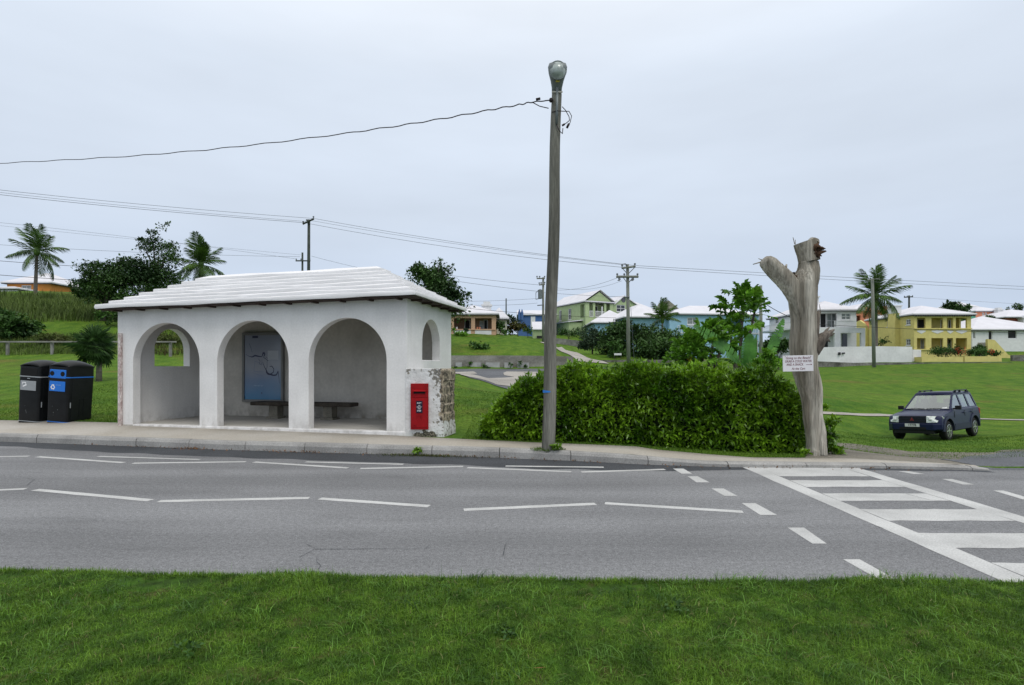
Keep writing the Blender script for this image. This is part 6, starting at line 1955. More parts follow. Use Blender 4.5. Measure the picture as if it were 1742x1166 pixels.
# coral houses
Y0 = 92; X0 = W(1452, 540, Y0).x; Z0 = 5
fx, fz = fmap(Y0, X0, Z0)
hc = house('coral_house', 'coral house with white gabled roof showing behind the palm crown', (X0, Y0, Z0), fx(1513), 9, fz(529), 'h_coral', F=[('o', fx(1453.5), fz(560), fx(1464), fz(537)), ('w', fx(1490), fz(545), fx(1498), fz(535))], rise=1.3, ov=.35, veranda=1.5, vdoors=[('d', fx(1455), fz(559), fx(1460), fz(540))], floors=(fz(561),))
for a_, c_ in ((1466, 1492), (1494, 1514)):
    b = MB(); m_ = (a_ + c_) / 2
    b.add([(fx(a_), -.7, fz(530)), (fx(c_), -.7, fz(530)), (fx(m_), -.7, fz(521)), (fx(m_), 4, fz(521))], [(0, 1, 2), (1, 3, 2), (0, 2, 3)]); b.build('gable', M['h_coral'], hc)
Y0 = 112; X0 = W(1660, 540, Y0).x; Z0 = 7
fx, fz = fmap(Y0, X0, Z0)
hc2 = house('coral_house', 'coral house with white roof far back at the right, with white chimney', (X0, Y0, Z0), fx(1706), 8, fz(530), 'h_coral', F=[('w', fx(1671), fz(541), fx(1674.5), fz(532)), ('w', fx(1675.5), fz(541), fx(1679), fz(532))], rise=1.1, ov=.3)
chimney(hc2, fx(1691), -1.0, -1, fz(529), 1.0)
b = MB(); b.b2(-1.2, -.01, .0, 5, -1, fz(533)); b.build('side_wall', mat('teal_wall', (.10, .33, .22), .9), hc2)
Y0 = 125; X0 = W(1632, 520, Y0).x; Z0 = 8
fx, fz = fmap(Y0, X0, Z0)
house('pink_house', 'pink house end with white roof behind the round tree', (X0, Y0, Z0), fx(1662), 8, fz(523), 'h_coral', rise=1.2, ov=.3)

# yellow house
Y0 = 75; X0 = W(1555, 540, Y0).x; Z0 = W(1555, 608, Y0).z
fx, fz = fmap(Y0, X0, Z0)
def sy(px): return F * X0 / (px - CX) - Y0
def szz(py, px): return CAMZ + (HY - py) / F * (F * X0 / (px - CX)) - Z0
wy, h_ = fx(1652), fz(536)
up = [(1560, 1574.5), (1584.5, 1604.5), (1611, 1621.5), (1626, 1645)]
hy = house('yellow_house', 'yellow two-storey house with stacked verandas and white lozenge panels', (X0, Y0, Z0), wy, 9.5, h_, 'h_yellow',
           F=[('o', fx(a_), fz(558.5), fx(c_), fz(541)) for a_, c_ in up] + [('o', fx(a_), fz(594), fx(c_), fz(575.5)) for a_, c_ in up],
           Rw=[('o', .5, fz(558.5), 1.7, fz(541))],
           Lw=[('w', sy(1545) - .45, szz(553, 1545), sy(1545) + .45, szz(543.5, 1545)), ('w', sy(1545) - .45, szz(588, 1545), sy(1545) + .45, szz(577, 1545)), ('w', sy(1513) - .4, szz(556, 1513), sy(1513) + .5, szz(545, 1513))],
           rise=1.5, ov=.45, veranda=2.2, vdoors=[('d', fx(1560.5), fz(561), fx(1573.5), fz(542)), ('d', fx(1600), fz(561), fx(1606), fz(543)), ('d', fx(1613), fz(561), fx(1618), fz(543)), ('c', fx(1633), fz(557), fx(1640), fz(545)),
                                                   ('c', fx(1566), fz(597), fx(1575), fz(577)), ('d', fx(1600), fz(597), fx(1606), fz(577)), ('d', fx(1612), fz(597), fx(1619), fz(577)), ('d', fx(1636), fz(597), fx(1643), fz(582))], floors=(fz(561.5), fz(597)))
for a_, c_ in up:
    m_, hw_ = (fx(a_) + fx(c_)) / 2, (fx(c_) - fx(a_)) / 2
    b = MB(); zc_ = fz(565)
    b.add([(m_ - hw_, -.03, zc_ + .17), (m_ - hw_, -.03, zc_ + .05), (m_, -.03, zc_ - .24), (m_ + hw_, -.03, zc_ + .05), (m_ + hw_, -.03, zc_ + .17), (m_, -.03, zc_ + .24)], [(0, 1, 2, 3, 4, 5)]); b.build('lozenge_panel', M['trim'], hy)
b = MB(); b.b2(-.05, wy + .05, -.14, -.003, fz(560.5), fz(558.8)); b.build('veranda_sill', M['h_yellow'], hy)
b = MB(); b.b2(-.05, wy + .05, -.14, -.003, fz(596), fz(594.3)); b.build('veranda_sill', M['h_yellow'], hy)
b = MB()
for k in range(26): b.box((-.2 + k * (wy + .4) / 25, -.3, h_ - .16), (.10, .25, .12))
b.build('rafter_ends', M['fascia'], hy)
yc = sy(1524)
b = MB(); b.b2(-.65, -.003, yc - .75, yc + .75, -.5, h_ + .5); b.add([(-.65, yc - .9, -1), (-.003, yc - .9, -1), (-.003, yc + .9, -1), (-.65, yc + .9, -1), (-.64, yc - .73, 3.0), (-.003, yc - .73, 3.0), (-.003, yc + .73, 3.0), (-.64, yc + .73, 3.0)], [(0, 1, 5, 4), (1, 2, 6, 5), (2, 3, 7, 6), (3, 0, 4, 7)])
ch_ = b.build('chimney', M['h_yellow'], hy)
b = MB(); b.b2(-.68, .25, yc - .78, yc + .78, h_ + .503, h_ + 1.45); b.b2(-.78, .35, yc - .88, yc + .88, h_ + 1.453, h_ + 1.6); b.build('chimney_cap', M['trim'], ch_)
# stepped rear end with its own parapet
MB().panel([(9.6, -1), (14.5, -1), (14.5, h_ - 1.1), (13.6, h_ - .3), (12.5, h_ - .1), (11.2, h_ + .2), (10.4, h_ - .2), (9.6, h_ - .9)], [[(12.4, h_ - 2.9), (13.4, h_ - 2.9), (13.4, h_ - 1.5), (12.4, h_ - 1.5)]], .3, fn=lambda x, y, z: (y - .35, x, z)).build('rear_wall', M['h_yellow'], hy)
window_part(hy, lambda u, y, z: (y - .35, u, z), 12.4, h_ - 2.9, 13.4, h_ - 1.5, 'w')
b = MB(); b.b2(0, wy, 9.51, 14.4, -1, h_ - 1.2); b.build('rear_block', M['h_yellow'], hy)
# outside stair on the right
xs0 = wy + .02
b = MB(); b.add([(xs0, -2.6, -1), (xs0 + 3.6, -2.6, -1), (xs0 + 3.6, -2.6, .1), (xs0 + 2.7, -2.6, .25), (xs0 + .9, -2.6, 2.2), (xs0, -2.6, 2.3), (xs0, -2.25, -1), (xs0 + 3.6, -2.25, -1), (xs0 + 3.6, -2.25, .1), (xs0 + 2.7, -2.25, .25), (xs0 + .9, -2.25, 2.2), (xs0, -2.25, 2.3)],
                [(0, 1, 2, 3, 4, 5), (11, 10, 9, 8, 7, 6), (5, 4, 10, 11), (4, 3, 9, 10), (3, 2, 8, 9), (2, 1, 7, 8), (0, 5, 11, 6)]); b.build('stair_wall', M['h_yellow'], hy)
b = MB()
for k in range(9): b.b2(xs0, xs0 + .9 + .22 * k, -2.24, -1.0, 1.9 - .25 * (k + 1), 1.9 - .25 * k - .003)
b.build('steps', M['floor'], hy)
# planters with hedges in front
def planter(label, px0, px1, py0, py1, Y, m):
    a = W(px0, py1, Y); c_ = W(px1, py0, Y)
    t = thing('planter_wall', label, 'planter', (a.x, Y, gz(a.x, Y)))
    b = MB(); b.b2(0, c_.x - a.x, 0, .3, -.6, c_.z - t.location.z); b.b2(0, .3, .303, 1.6, -.6, c_.z - t.location.z - .01); b.b2(c_.x - a.x - .3, c_.x - a.x, .303, 1.6, -.6, c_.z - t.location.z - .01); b.build('wall', M[m], t)
    b = MB(); b.b2(.302, c_.x - a.x - .302, .305, 1.6, -.6, c_.z - t.location.z - .12); b.build('soil', M['hedge_core'], t)
    return t
planter('left yellow planter wall below the yellow house', 1568, 1639, 607.5, 619, 65.2, 'h_yellow')
planter('right yellow planter wall below the yellow house', 1641, 1704, 606.5, 619, 65.2, 'h_yellow')
def box_bush(label, px0, px1, py0, py1, Y, flowers=0):
    a = W(px0, py1, Y); c_ = W(px1, py0, Y); cx_, w2_, h2_ = (a.x + c_.x) / 2, (c_.x - a.x) / 2, (c_.z - a.z)
    base = (cx_, Y, a.z)
    t = tree('clipped_bush', label, 'bush', base, [(-w2_ * .58, 0, h2_ * .48, w2_ * .40, .6, h2_ * .44), (0, 0, h2_ * .48, w2_ * .5, .65, h2_ * .46), (w2_ * .58, 0, h2_ * .48, w2_ * .40, .6, h2_ * .44)], int(1500 * w2_ / 2 + 400), .17, M['leaf_mid'], .05, clumps=90, crad=.50)
    if flowers:
        b = MB()
        for k in range(flowers): b.lathe([(.03, -.04), (.07, 0), (.03, .04)], 6, (random.uniform(.3, .9) * w2_, -.72 + random.uniform(-.1, .1), random.uniform(.25, .8) * h2_))
        b.build('blossom', M['flower'], t)
box_bush('clipped dark bush with red flowers below the yellow veranda, larger one', 1580, 1638, 587, 609, 66.1, 22)
box_bush('lower clipped bush with red flowers before the yellow stair', 1646, 1686, 592, 608, 66.1, 14)
box_bush('small round bush at the foot of the yellow stair', 1687, 1696, 596, 608, 66.1)
box_bush('dark bush at the head of the yellow stair', 1660, 1672, 586, 598, 73)

# white house and red house at the right edge
Y0 = 86; X0 = W(1654, 565, Y0).x; Z0 = W(1654, 602, Y0).z
fx, fz = fmap(Y0, X0, Z0)
house('white_house', 'white single-storey house with dark windows at the right edge', (X0, Y0, Z0), fx(1800), 12, fz(562), 'h_white',
      F=[('d', fx(1655.5), fz(576.5), fx(1659.5), fz(564.5)), ('d', fx(1681.5), fz(578.5), fx(1688.5), fz(562.8)), ('d', fx(1714.5), fz(576.5), fx(1730), fz(562.2)), ('d', fx(1688.5), fz(592), fx(1692), fz(588.5))], rise=2.4, ov=.5)
Y0 = 104; X0 = W(1713, 545, Y0).x; Z0 = 5
fx, fz = fmap(Y0, X0, Z0)
hr = house('red_house', 'red house under a wide white roof behind the right-edge white house', (X0, Y0, Z0), fx(1820), 12, fz(541), 'h_red', rise=2.0, ov=1.2)
chimney(hr, fx(1735), -.8, -1, fz(543), 1.2)

# ------------------------------------------------------------------ walls
def wall_thing(name, label, pts_px, Y_, top_px, th, m, cat='wall', cap=None):
    """wall along photo columns; pts (px, pyTop, Y)"""
    P_ = [W(px, py, Y) for px, py, Y in pts_px]
    t = thing(name, label, cat, (P_[0].x, P_[0].y, gz(P_[0].x, P_[0].y)))
    O = Vector(t.location); b = MB(); vs = []; fs = []
    n = len(P_)
    for i, p in enumerate(P_):
        a = P_[max(i - 1, 0)]; c_ = P_[min(i + 1, n - 1)]
        d = Vector((c_.x - a.x, c_.y - a.y, 0)).normalized(); nn_ = Vector((-d.y, d.x, 0)) * th
        g_ = min(gz(p.x, p.y), p.z) - .6
        for q in (Vector((p.x, p.y, g_)), Vector((p.x, p.y, p.z)), Vector((p.x, p.y, p.z)) + nn_, Vector((p.x, p.y, g_)) + nn_): vs.append(q - O)
    for i in range(n - 1):
        for k in range(4): fs.append((i * 4 + k, i * 4 + (k + 1) % 4, i * 4 + 4 + (k + 1) % 4, i * 4 + 4 + k))
    fs += [(0, 3, 2, 1), (n * 4 - 4, n * 4 - 3, n * 4 - 2, n * 4 - 1)]
    b.add(vs, fs); b.build('masonry', M[m], t)
    return t


wall_thing('garden_wall', 'long white garden wall in front of the white house', [(1384, 591.5, 66), (1430, 590.3, 66), (1500, 589.3, 66), (1552, 590.2, 66)], 66, 0, .3, 'garden_wall')
wall_thing('garden_wall', 'short lower white wall joining the long white wall to the yellow planter', [(1552.4, 595, 66.4), (1567, 595.5, 66.4)], 66, 0, .3, 'garden_wall')
mt = thing('meter_box', 'pair of dark meter boxes on the long white garden wall', 'meter box', W(1428, 602, 65.92))
b = MB(); b.b2(-.12, .1, -.12, .07, -.16, .16); b.b2(.32, .62, -.1, .07, -.02, .14); b.build('box', M['inside'], mt, bevel=.01)
wall_thing('low_stone_wall', 'low mossy stone wall along the far edge of the field', [(1290, 615, 60), (1380, 614.5, 61), (1450, 617.5, 62), (1560, 617, 63), (1650, 616.5, 63.5), (1722, 616, 64)], 62, 0, .4, 'stone_low')
wall_thing('low_stone_wall', 'dark blockwork wall end at the right edge beyond the yellow planter', [(1722.5, 604.5, 66), (1800, 604, 66)], 66, 0, .3, 'stone_low')
wall_thing('low_stone_wall', 'low grey wall at the foot of the evergreen bushes behind the hedge', [(1012, 613.5, 52), (1080, 612, 54), (1200, 613, 57)], 55, 0, .3, 'stone_low')
rw = wall_thing('retaining_wall', 'long grey concrete retaining wall below the grassy slope', [(690, 605.5, 44.9), (770, 605, 44.9), (850, 605, 44.9), (920, 605.5, 45.2), (975, 607, 46)], 44, 0, .35, 'concrete_wall')
for k, px in enumerate((800, 823, 868, 884, 830, 895, 776)):
    Yk = 44.6
    p = W(px, 624, Yk)
    mound(('weed tuft %s' % w_) if False else ('weed tuft at the foot of the retaining wall, %s' % ('first from the shelter', 'second from the shelter', 'third from the shelter', 'fourth from the shelter', 'small low one near the second', 'nearest the lamp pole', 'half hidden at the shelter corner')[k]), px, 627, Yk, [(px, (619, 624, 621, 618, 626, 624, 626)[k], 3, (5, 3, 5, 6, 2, 3, 2)[k])], 70, .13, 'leaf_mid', name='weed', cat='weed', clumps=8, tr=0)
b = MB()
O_ = Vector(rw.location)
for px0, px1 in ((775, 786), (800, 818), (826, 850), (858, 872), (880, 900)):
    a = W(px0, 627, 44.82); c_ = W(px1, 617, 44.82); b.b2(a.x - O_.x, c_.x - O_.x, 44.82 - O_.y, 44.82 - O_.y + .08, a.z - O_.z - .2, c_.z - O_.z)
b.build('pale_render_patch', mat('pale_render', (.36, .36, .35), .9, .2, 2), rw)
wall_thing('gate_wall', 'pale grey panel wall beside the hillside drive', [(940, 575, 71), (962, 577, 71), (963, 577.5, 71.05), (989, 580, 70)], 71, 0, .2, 'rail')
ys = thing('yard_sign', 'small white notice board on two stakes before the evergreen bushes', 'sign', W(1051, 603, 54.5))
b = MB(); b.b2(-.36, .36, -.02, .02, -.09, .10); b.build('board', M['trim'], ys)
b = MB(); b.b2(.28, .33, .022, .05, -.9, .1); b.b2(-.33, -.28, .022, .05, -.9, .1); b.build('stake', M['inside'], ys)

# ------------------------------------------------------------------ utility poles
def upole(label, px, py_top, py_bot, Y, r, arms=(), m='farpole', lean=0.0, group='utility poles'):
    p0 = W(px, py_bot, Y); p1 = W(px + lean, py_top, Y)
    p0 = Vector((p0.x, p0.y, min(p0.z, gz(p0.x, p0.y))))
    t = thing('utility_pole', label, 'utility pole', tuple(p0), 0, group)
    b = MB(); b.tube([(0, 0, -.5), tuple((p1 - p0) * .5), tuple(p1 - p0)], [r * 1.15, r, r * .85], 10); b.build('pole', M[m], t, smooth=True)
    for (xa, ya, xb, yb, th) in arms:
        a = W(xa, ya, Y - .25) - p0; c_ = W(xb, yb, Y - .25) - p0
        b = MB(); b.tube([a, c_], th, 4); b.build('crossarm', M[m], t)
        n_ = 3
        b = MB()
        for q in (.04, .36, .96):
            p = a.lerp(c_, q); b.lathe([(.03, 0), (.03, .14), (.09, .16), (.09, .26), (.04, .30)], 8, tuple(p))
        b.build('insulator', M['wire'], t)
    return t, p0


u1, o1 = upole('dark pole with a single slanting crossarm rising behind the shelter roof', 524.5, 374, 470, 58, .16, [(515, 381.5, 534, 372.5, .10)], 'darkpole', 1)
u2, o2 = upole('shorter pole end with crossarm just left of the dark pole over the roof', 514.5, 430, 470, 75, .14, [(503, 444, 528, 444, .09)], 'darkpole')
u3, o3 = upole('pole with a transformer can half hidden behind the lamp pole', 924, 472, 580, 66, .14, [(913, 474, 927, 474, .08), (917, 485, 927, 484, .08)], 'farpole')
b = MB(); c_ = W(919, 500, 65.8) - o3; b.lathe([(.05, -.62), (.26, -.55), (.26, .45), (.05, .55)], 12, tuple(c_)); b.build('transformer', M['metal'], u3, smooth=True, angle=50)
b = MB(); a = W(916, 494, 65.7) - o3; b.tube([a, a + Vector((-.3, 0, -.3)), a + Vector((-.3, 0, -1.1)), W(923, 507, 65.8) - o3], .04, 5); b.tube([W(914, 520, 65.7) - o3, W(925, 519, 65.7) - o3], .06, 5); b.build('bracket', M['wire'], u3)
upole('thin distant pole above the peach house', 861, 508, 548, 95, .12, [], 'darkpole')
u4, o4 = upole('grey-green pole with two crossarms among the evergreen bushes', 1069.5, 450, 620, 50, .155, [(1057.5, 456.5, 1081, 453.5, .09), (1048.5, 471, 1086, 471, .11)], 'farpole', -2)
b = MB()
for a_, c_ in (((1058, 456), (1067, 466)), ((1080, 455), (1069, 466)), ((1060, 472), (1067, 482)), ((1077, 472), (1069, 482)), ((1057, 450), (1064, 449)), ((1064, 449), (1068, 452))):
    b.tube([W(*a_, 49.7) - o4, W(*c_, 49.7) - o4], .035, 5)
for px in (1052, 1054, 1075, 1077): b.tube([W(px, 472, 49.6) - o4, W(px + 1, 476, 49.6) - o4, W(px - 1, 478, 49.6) - o4], .05, 6)
b.build('brace', M['wire'], u4)
b = MB(); b.tube([W(1064, 506, 49.8) - o4, W(1071, 505.5, 49.8) - o4], .06, 5); b.build('bracket', M['wire'], u4)
upole('plain bare pole just left of the dead trunk', 1295, 486, 612, 45, .13, [], 'farpole', -1)
u5, o5 = upole('grey pole with a small lamp arm in front of the palm crown', 1487, 474, 617, 60, .17, [], 'farpole', -3)
b = MB(); b.tube([W(1484, 476, 59.8) - o5, W(1492, 474.5, 59.6) - o5, W(1497, 475.5, 59.5) - o5], .05, 6); b.tube([W(1475, 477, 59.6) - o5, W(1484, 476, 59.8) - o5], .05, 6); b.build('lamp_arm', M['farpole'], u5)
upole('distant pole with crossarm above the yellow house roof', 1546.5, 503, 540, 115, .2, [(1538, 506, 1553, 505, .12)], 'darkpole')


# ------------------------------------------------------------------ wires
def wire(label, pts, r=.014, m='wire', group='distant overhead wires'):
    P_ = [W(*p) for p in pts]
    fine_ = []
    n = len(P_)
    for i in range(n - 1):
        a, c_ = P_[i], P_[i + 1]
        for k in range(10):
            q = k / 10
            p = a.lerp(c_, q); fine_.append(p)
    fine_.append(P_[-1])
    b = MB(); b.tube(fine_, r, 4)
    return tag(b.build('overhead_wire', M[m]), label, 'wire', group)


def sag(p0, p1, s_, n=8):
    out_ = []
    for k in range(n + 1):
        q = k / n
        out_.append(tuple(p0[i] + (p1[i] - p0[i]) * q + (s_ * 4 * q * (1 - q) if i == 1 else 0) for i in range(3)))
    return out_


S = sag
wire('uppermost of the wires from the left edge to the dark pole', S((-40, 319, 46), (534, 372, 58), 3), .016)
wire('middle of the wires from the left edge to the dark pole', S((-40, 323, 46), (520, 377, 58), 3), .013)
wire('lowest and thickest of the wires from the left edge to the dark pole', S((-40, 327, 46), (516, 379, 58), 3), .018)
wire('upper wire between the dark pole and the twin-crossarm pole', S((534, 372, 58), (1080, 452, 50), 5), .016)
wire('middle wire between the dark pole and the twin-crossarm pole', S((526, 375, 58), (1070, 452, 50), 5), .013)
wire('lower wire between the dark pole and the twin-crossarm pole', S((516, 379, 58), (1058, 455, 50), 7), .016)
wire('upper wire from the twin-crossarm pole to the right edge', S((1080, 452, 50), (1790, 490, 62), 1), .016)
wire('lower wire from the twin-crossarm pole to the right edge', S((1062, 454, 50), (1790, 495, 62), 2), .016)
wire('faint high wire across the left sky to the shorter pole', S((-40, 375, 70), (505, 441, 75), -3), .014)
wire('second faint high wire across the left sky to the shorter pole', S((-40, 380, 70), (512, 434, 75), 1), .012)
wire('wire crossing behind the left palm crown to the shorter pole', S((-40, 414, 66), (510, 437, 75), 4), .016)
wire('dark wire just below the left palm crown', S((-40, 441, 60), (230, 459, 66), 1), .024, 'cable')
wire('dark wire over the orange house roof', S((-40, 465, 58), (230, 483, 62), 1), .026, 'cable')
wire('wire from the shorter pole down to the shelter ridge', S((530, 436, 75), (640, 462, 78), 1), .016)
wire('upper wire from behind the round tree to the transformer pole', S((690, 458, 60), (917, 485, 66), 2), .018)
wire('lower wire from behind the round tree to the transformer pole', S((690, 465, 60), (916, 496, 66), 2), .018)
wire('wire over the peach roof to the transformer pole', S((790, 513, 62), (916, 508, 66), 1), .014)
wire('second wire over the peach roof to the transformer pole', S((790, 519, 62), (914, 516, 66), 2), .014)
wire('dark drop wire in front of the peach roof toward the green house', S((770, 522, 54), (1048, 541, 60), 3), .018, 'cable')
wire('wire from the transformer pole across the green gables to the twin-crossarm pole', S((925, 498, 66), (1068, 505.5, 50), 1), .015)
wire('sloping wire from behind the lamp pole up to the lower crossarm', S((948, 494, 66), (1050, 473, 50), 5), .014)
wire('second sloping wire from behind the lamp pole up to the lower crossarm', S((948, 490, 66), (1058, 478, 50), 8), .012)
wire('dark drop wire across the white house and yellow house to the right edge', S((1385, 552, 52), (1790, 569, 60), 1), .020, 'cable')
wire('faint wire from the distant crossarm pole to the right edge', S((1550, 506, 115), (1790, 521, 120), 0), .02)
wire('thick black cable sagging from the plain pole behind the dead trunk', S((1296, 513, 45), (1345, 540, 48), 2), .03, 'cable')
wire('guy cable beside the twin-crossarm pole', S((1073, 520, 50), (1079, 618, 50), 0, 2), .016)

# ------------------------------------------------------------------ dark blue off-road car
ca = R(56)
fwd = Vector((-math.sin(ca), -math.cos(ca), 0))
cc = Vector((15.62, 20.55, 0))
hd_ = math.atan2(fwd.y, fwd.x)
zF = [gz((cc + fwd * q + Vector((-fwd.y, fwd.x, 0)) * r_).x, (cc + fwd * q + Vector((-fwd.y, fwd.x, 0)) * r_).y) for q in (1.2, -1.2) for r_ in (-.7, .7)]
car = thing('off_road_car', 'dark navy five-door off-road car parked on the grass field', 'car', (cc.x, cc.y, sum(zF) / 4 + .005), hd_)
pitch = -math.atan2((zF[0] + zF[1] - zF[2] - zF[3]) / 2, 2.4); rollc = math.atan2((zF[1] + zF[3] - zF[0] - zF[2]) / 2, 1.4)
car.rotation_euler = (rollc, pitch, hd_)
HW = .80
def arc(cx_, r_, a0, a1, n=9, cz=.35): return [(cx_ + r_ * math.cos(R(a0 + (a1 - a0) * k / n)), cz + r_ * math.sin(R(a0 + (a1 - a0) * k / n))) for k in range(n + 1)]
WF, WR = 1.22, -1.20
# loft of body stations so that hood and flanks curve in
prof_low = [(1.93, .40)] + [(1.70, .34)] + arc(WF, .43, -2, 182) + [(WR + .43, .335)] + arc(WR, .43, -2, 182)[1:] + [(-1.72, .40), (-1.90, .46)]
prof_up = [(-1.93, .75), (-1.93, 1.02), (-1.90, 1.075), (.62, 1.05), (.86, 1.035), (1.35, .985), (1.72, .93), (1.86, .88), (1.93, .78), (1.955, .62), (1.965, .52)]
b = MB()
pl_ = prof_low + prof_up
n = len(pl_)
ys_ = [(-HW, 1.0), (-HW + .035, 1.02)]
vs = []; fs = []
secs = ((-HW + .03, .985), (-HW, .95), (-HW, .0), (HW, .0), (HW, .95), (HW - .03, .985))
def sect(y, inset):
    out_ = []
    for x_, z_ in pl_:
        # nose rounds back at the sides, shoulders tuck in
        xx = x_ - (.16 * max(0, (abs(y) - .45) / .35) ** 2 if x_ > 1.6 else 0) + (.08 * max(0, (abs(y) - .5) / .3) ** 2 if x_ < -1.8 else 0)
        yy = y
        if z_ > .95 and abs(y) > .7: yy = y * .955
        zz = z_ - (.045 * max(0, (abs(y) - .5) / .3) ** 2 if z_ > .9 and x_ > .7 else 0)
        if z_ < .75 and z_ > .4 and abs(y) > .7: yy = y * 1.015
        out_.append((xx, yy, zz))
    return out_
yl = [-.80, -.70, -.5, -.25, 0, .25, .5, .70, .80]
for y in yl: vs += sect(y, 0)
for i in range(len(yl) - 1):
    for k in range(n): fs.append((i * n + k, (i + 1) * n + k, (i + 1) * n + (k + 1) % n, i * n + (k + 1) % n))
fs += [tuple(range(n)), tuple(range(n * len(yl) - 1, n * len(yl) - 1 - n, -1))]
b.add(vs, fs); b.build('body', M['carblue'], car, smooth=True, angle=38, bevel=.02, seg=2)
# cabin: glazed sides, screen and tailgate under a crowned roof
zb_, zt_ = 1.035, 1.60
ZH = zt_ - zb_
def hwq(q): return .735 + (.59 - .735) * max(q, 0) ** 1.1
def subdiv(poly, n=4):
    out_ = []
    for i in range(len(poly)):
        p0, p1 = poly[i], poly[(i + 1) % len(poly)]
        for k in range(n): out_.append((p0[0] + (p1[0] - p0[0]) * k / n, p0[1] + (p1[1] - p0[1]) * k / n))
    return out_
WIN = [[(-.30, .07), (.55, .07), (.40, .22), (.04, .52), (-.30, .52)], [(-1.02, .07), (-.39, .07), (-.39, .52), (-1.00, .52)], [(-1.79, .07), (-1.13, .07), (-1.11, .51), (-1.67, .51)]]
b = MB()
for sd_ in (-1, 1):
    fs_ = lambda x, y, z, sd_=sd_: (x, sd_ * (hwq(z / ZH) - y), zb_ + z)
    b.panel(subdiv([(.74, -.02), (-.02, ZH), (-1.70, ZH), (-1.87, -.02)]), [subdiv(w_) for w_ in WIN], .035, fn=fs_)
def scr(u, q, off=0.0): return (.74 - .76 * q + .06 * (1 - u * u) + off * .6, u * hwq(q), zb_ + ZH * q + off * .5)
b.panel(subdiv([(-1, -.03), (1, -.03), (1, 1), (-1, 1)], 8), [subdiv([(-.92, .06), (.92, .06), (.90, .93), (-.90, .93)], 8)], .03, fn=lambda u, y, q: scr(u, q, -y))
b.panel(subdiv([(-1, -.03), (1, -.03), (1, 1), (-1, 1)], 8), [subdiv([(-.80, .12), (.80, .12), (.78, .90), (-.78, .90)], 8)], .03, fn=lambda u, y, q: (-1.87 + .17 * q + .06 * u * u + y, u * hwq(q), zb_ + ZH * q))
b.build('cabin', M['carblue'], car, smooth=True, angle=35)
b = MB()
rg_ = [(-.02, -.59), (.03, -.30), (.04, 0), (.03, .30), (-.02, .59), (-.8, .605), (-1.64, .59), (-1.72, .36), (-1.72, -.36), (-1.64, -.59), (-.8, -.605)]
n11 = len(rg_); vs = []
for sx_, sy_, dz, dx in ((1.0, 1.0, -.02, 0), (1.0, 1.0, .012, 0), (.96, .90, .055, -.03), (.84, .55, .08, -.12)): vs += [(p[0] * sx_ + dx, p[1] * sy_, zt_ + dz) for p in rg_]
fs = [(i * n11 + k, i * n11 + (k + 1) % n11, (i + 1) * n11 + (k + 1) % n11, (i + 1) * n11 + k) for i in range(3) for k in range(n11)] + [tuple(range(3 * n11, 4 * n11)), tuple(reversed(range(n11)))]
b.add(vs, fs); b.build('car_roof', M['carblue'], car, smooth=True, angle=40)
for sd_ in (-1, 1):
    for w_ in WIN:
        g = MB(); g.add([(p[0], sd_ * (hwq(p[1] / ZH) - .014), zb_ + p[1]) for p in w_], [tuple(range(len(w_)))]); g.build('side_window', M['glass'], car)
us = np.linspace(-1, 1, 11)
def ws(u, q): return scr(u, q, .004)
g = MB(); g.add([scr(u * .925, q, -.012) for q in (.05, .5, .94) for u in us], [(i * 11 + k, i * 11 + k + 1, (i + 1) * 11 + k + 1, (i + 1) * 11 + k) for i in range(2) for k in range(10)]); wsc = g.build('windscreen', M['glass'], car, smooth=True)
b = MB(); b.add([scr(.62, .10, .0), scr(.86, .10, .0), scr(.84, .19, .0), scr(.66, .16, .0)], [(0, 1, 2, 3)]); b.build('permit_sticker', M['plate'], wsc)
g = MB(); g.add([(-1.86 + .02, -.6, zb_ + .06), (-1.86 + .02, .6, zb_ + .06), (-1.70, .5, zb_ + .50), (-1.70, -.5, zb_ + .50)], [(0, 1, 2, 3)]); g.build('rear_window', M['glass'], car)
for x_, y_ in ((-.15, -.36), (-.15, .36), (-1.0, -.38), (-1.0, .38)):
    b = MB(); b.box((x_, y_, zb_ + .10), (.14, .44, .24), (0, R(-12), 0)); b.box((x_ - .05, y_, zb_ + .31), (.10, .25, .15), (0, R(-8), 0)); b.build('seat', M['cardark'], car, bevel=.03)
b = MB(); b.tube([(.24 + .05 * math.sin(2 * math.pi * k / 18), -.36 + .18 * math.cos(2 * math.pi * k / 18), zb_ + .09 + .16 * math.sin(2 * math.pi * k / 18)) for k in range(19)], .016, 6); b.build('steering_wheel', M['cardark'], car)
b = MB(); b.b2(.22, .66, -.66, .66, zb_ - .01, zb_ + .035); b.build('dashboard', M['cardark'], car)
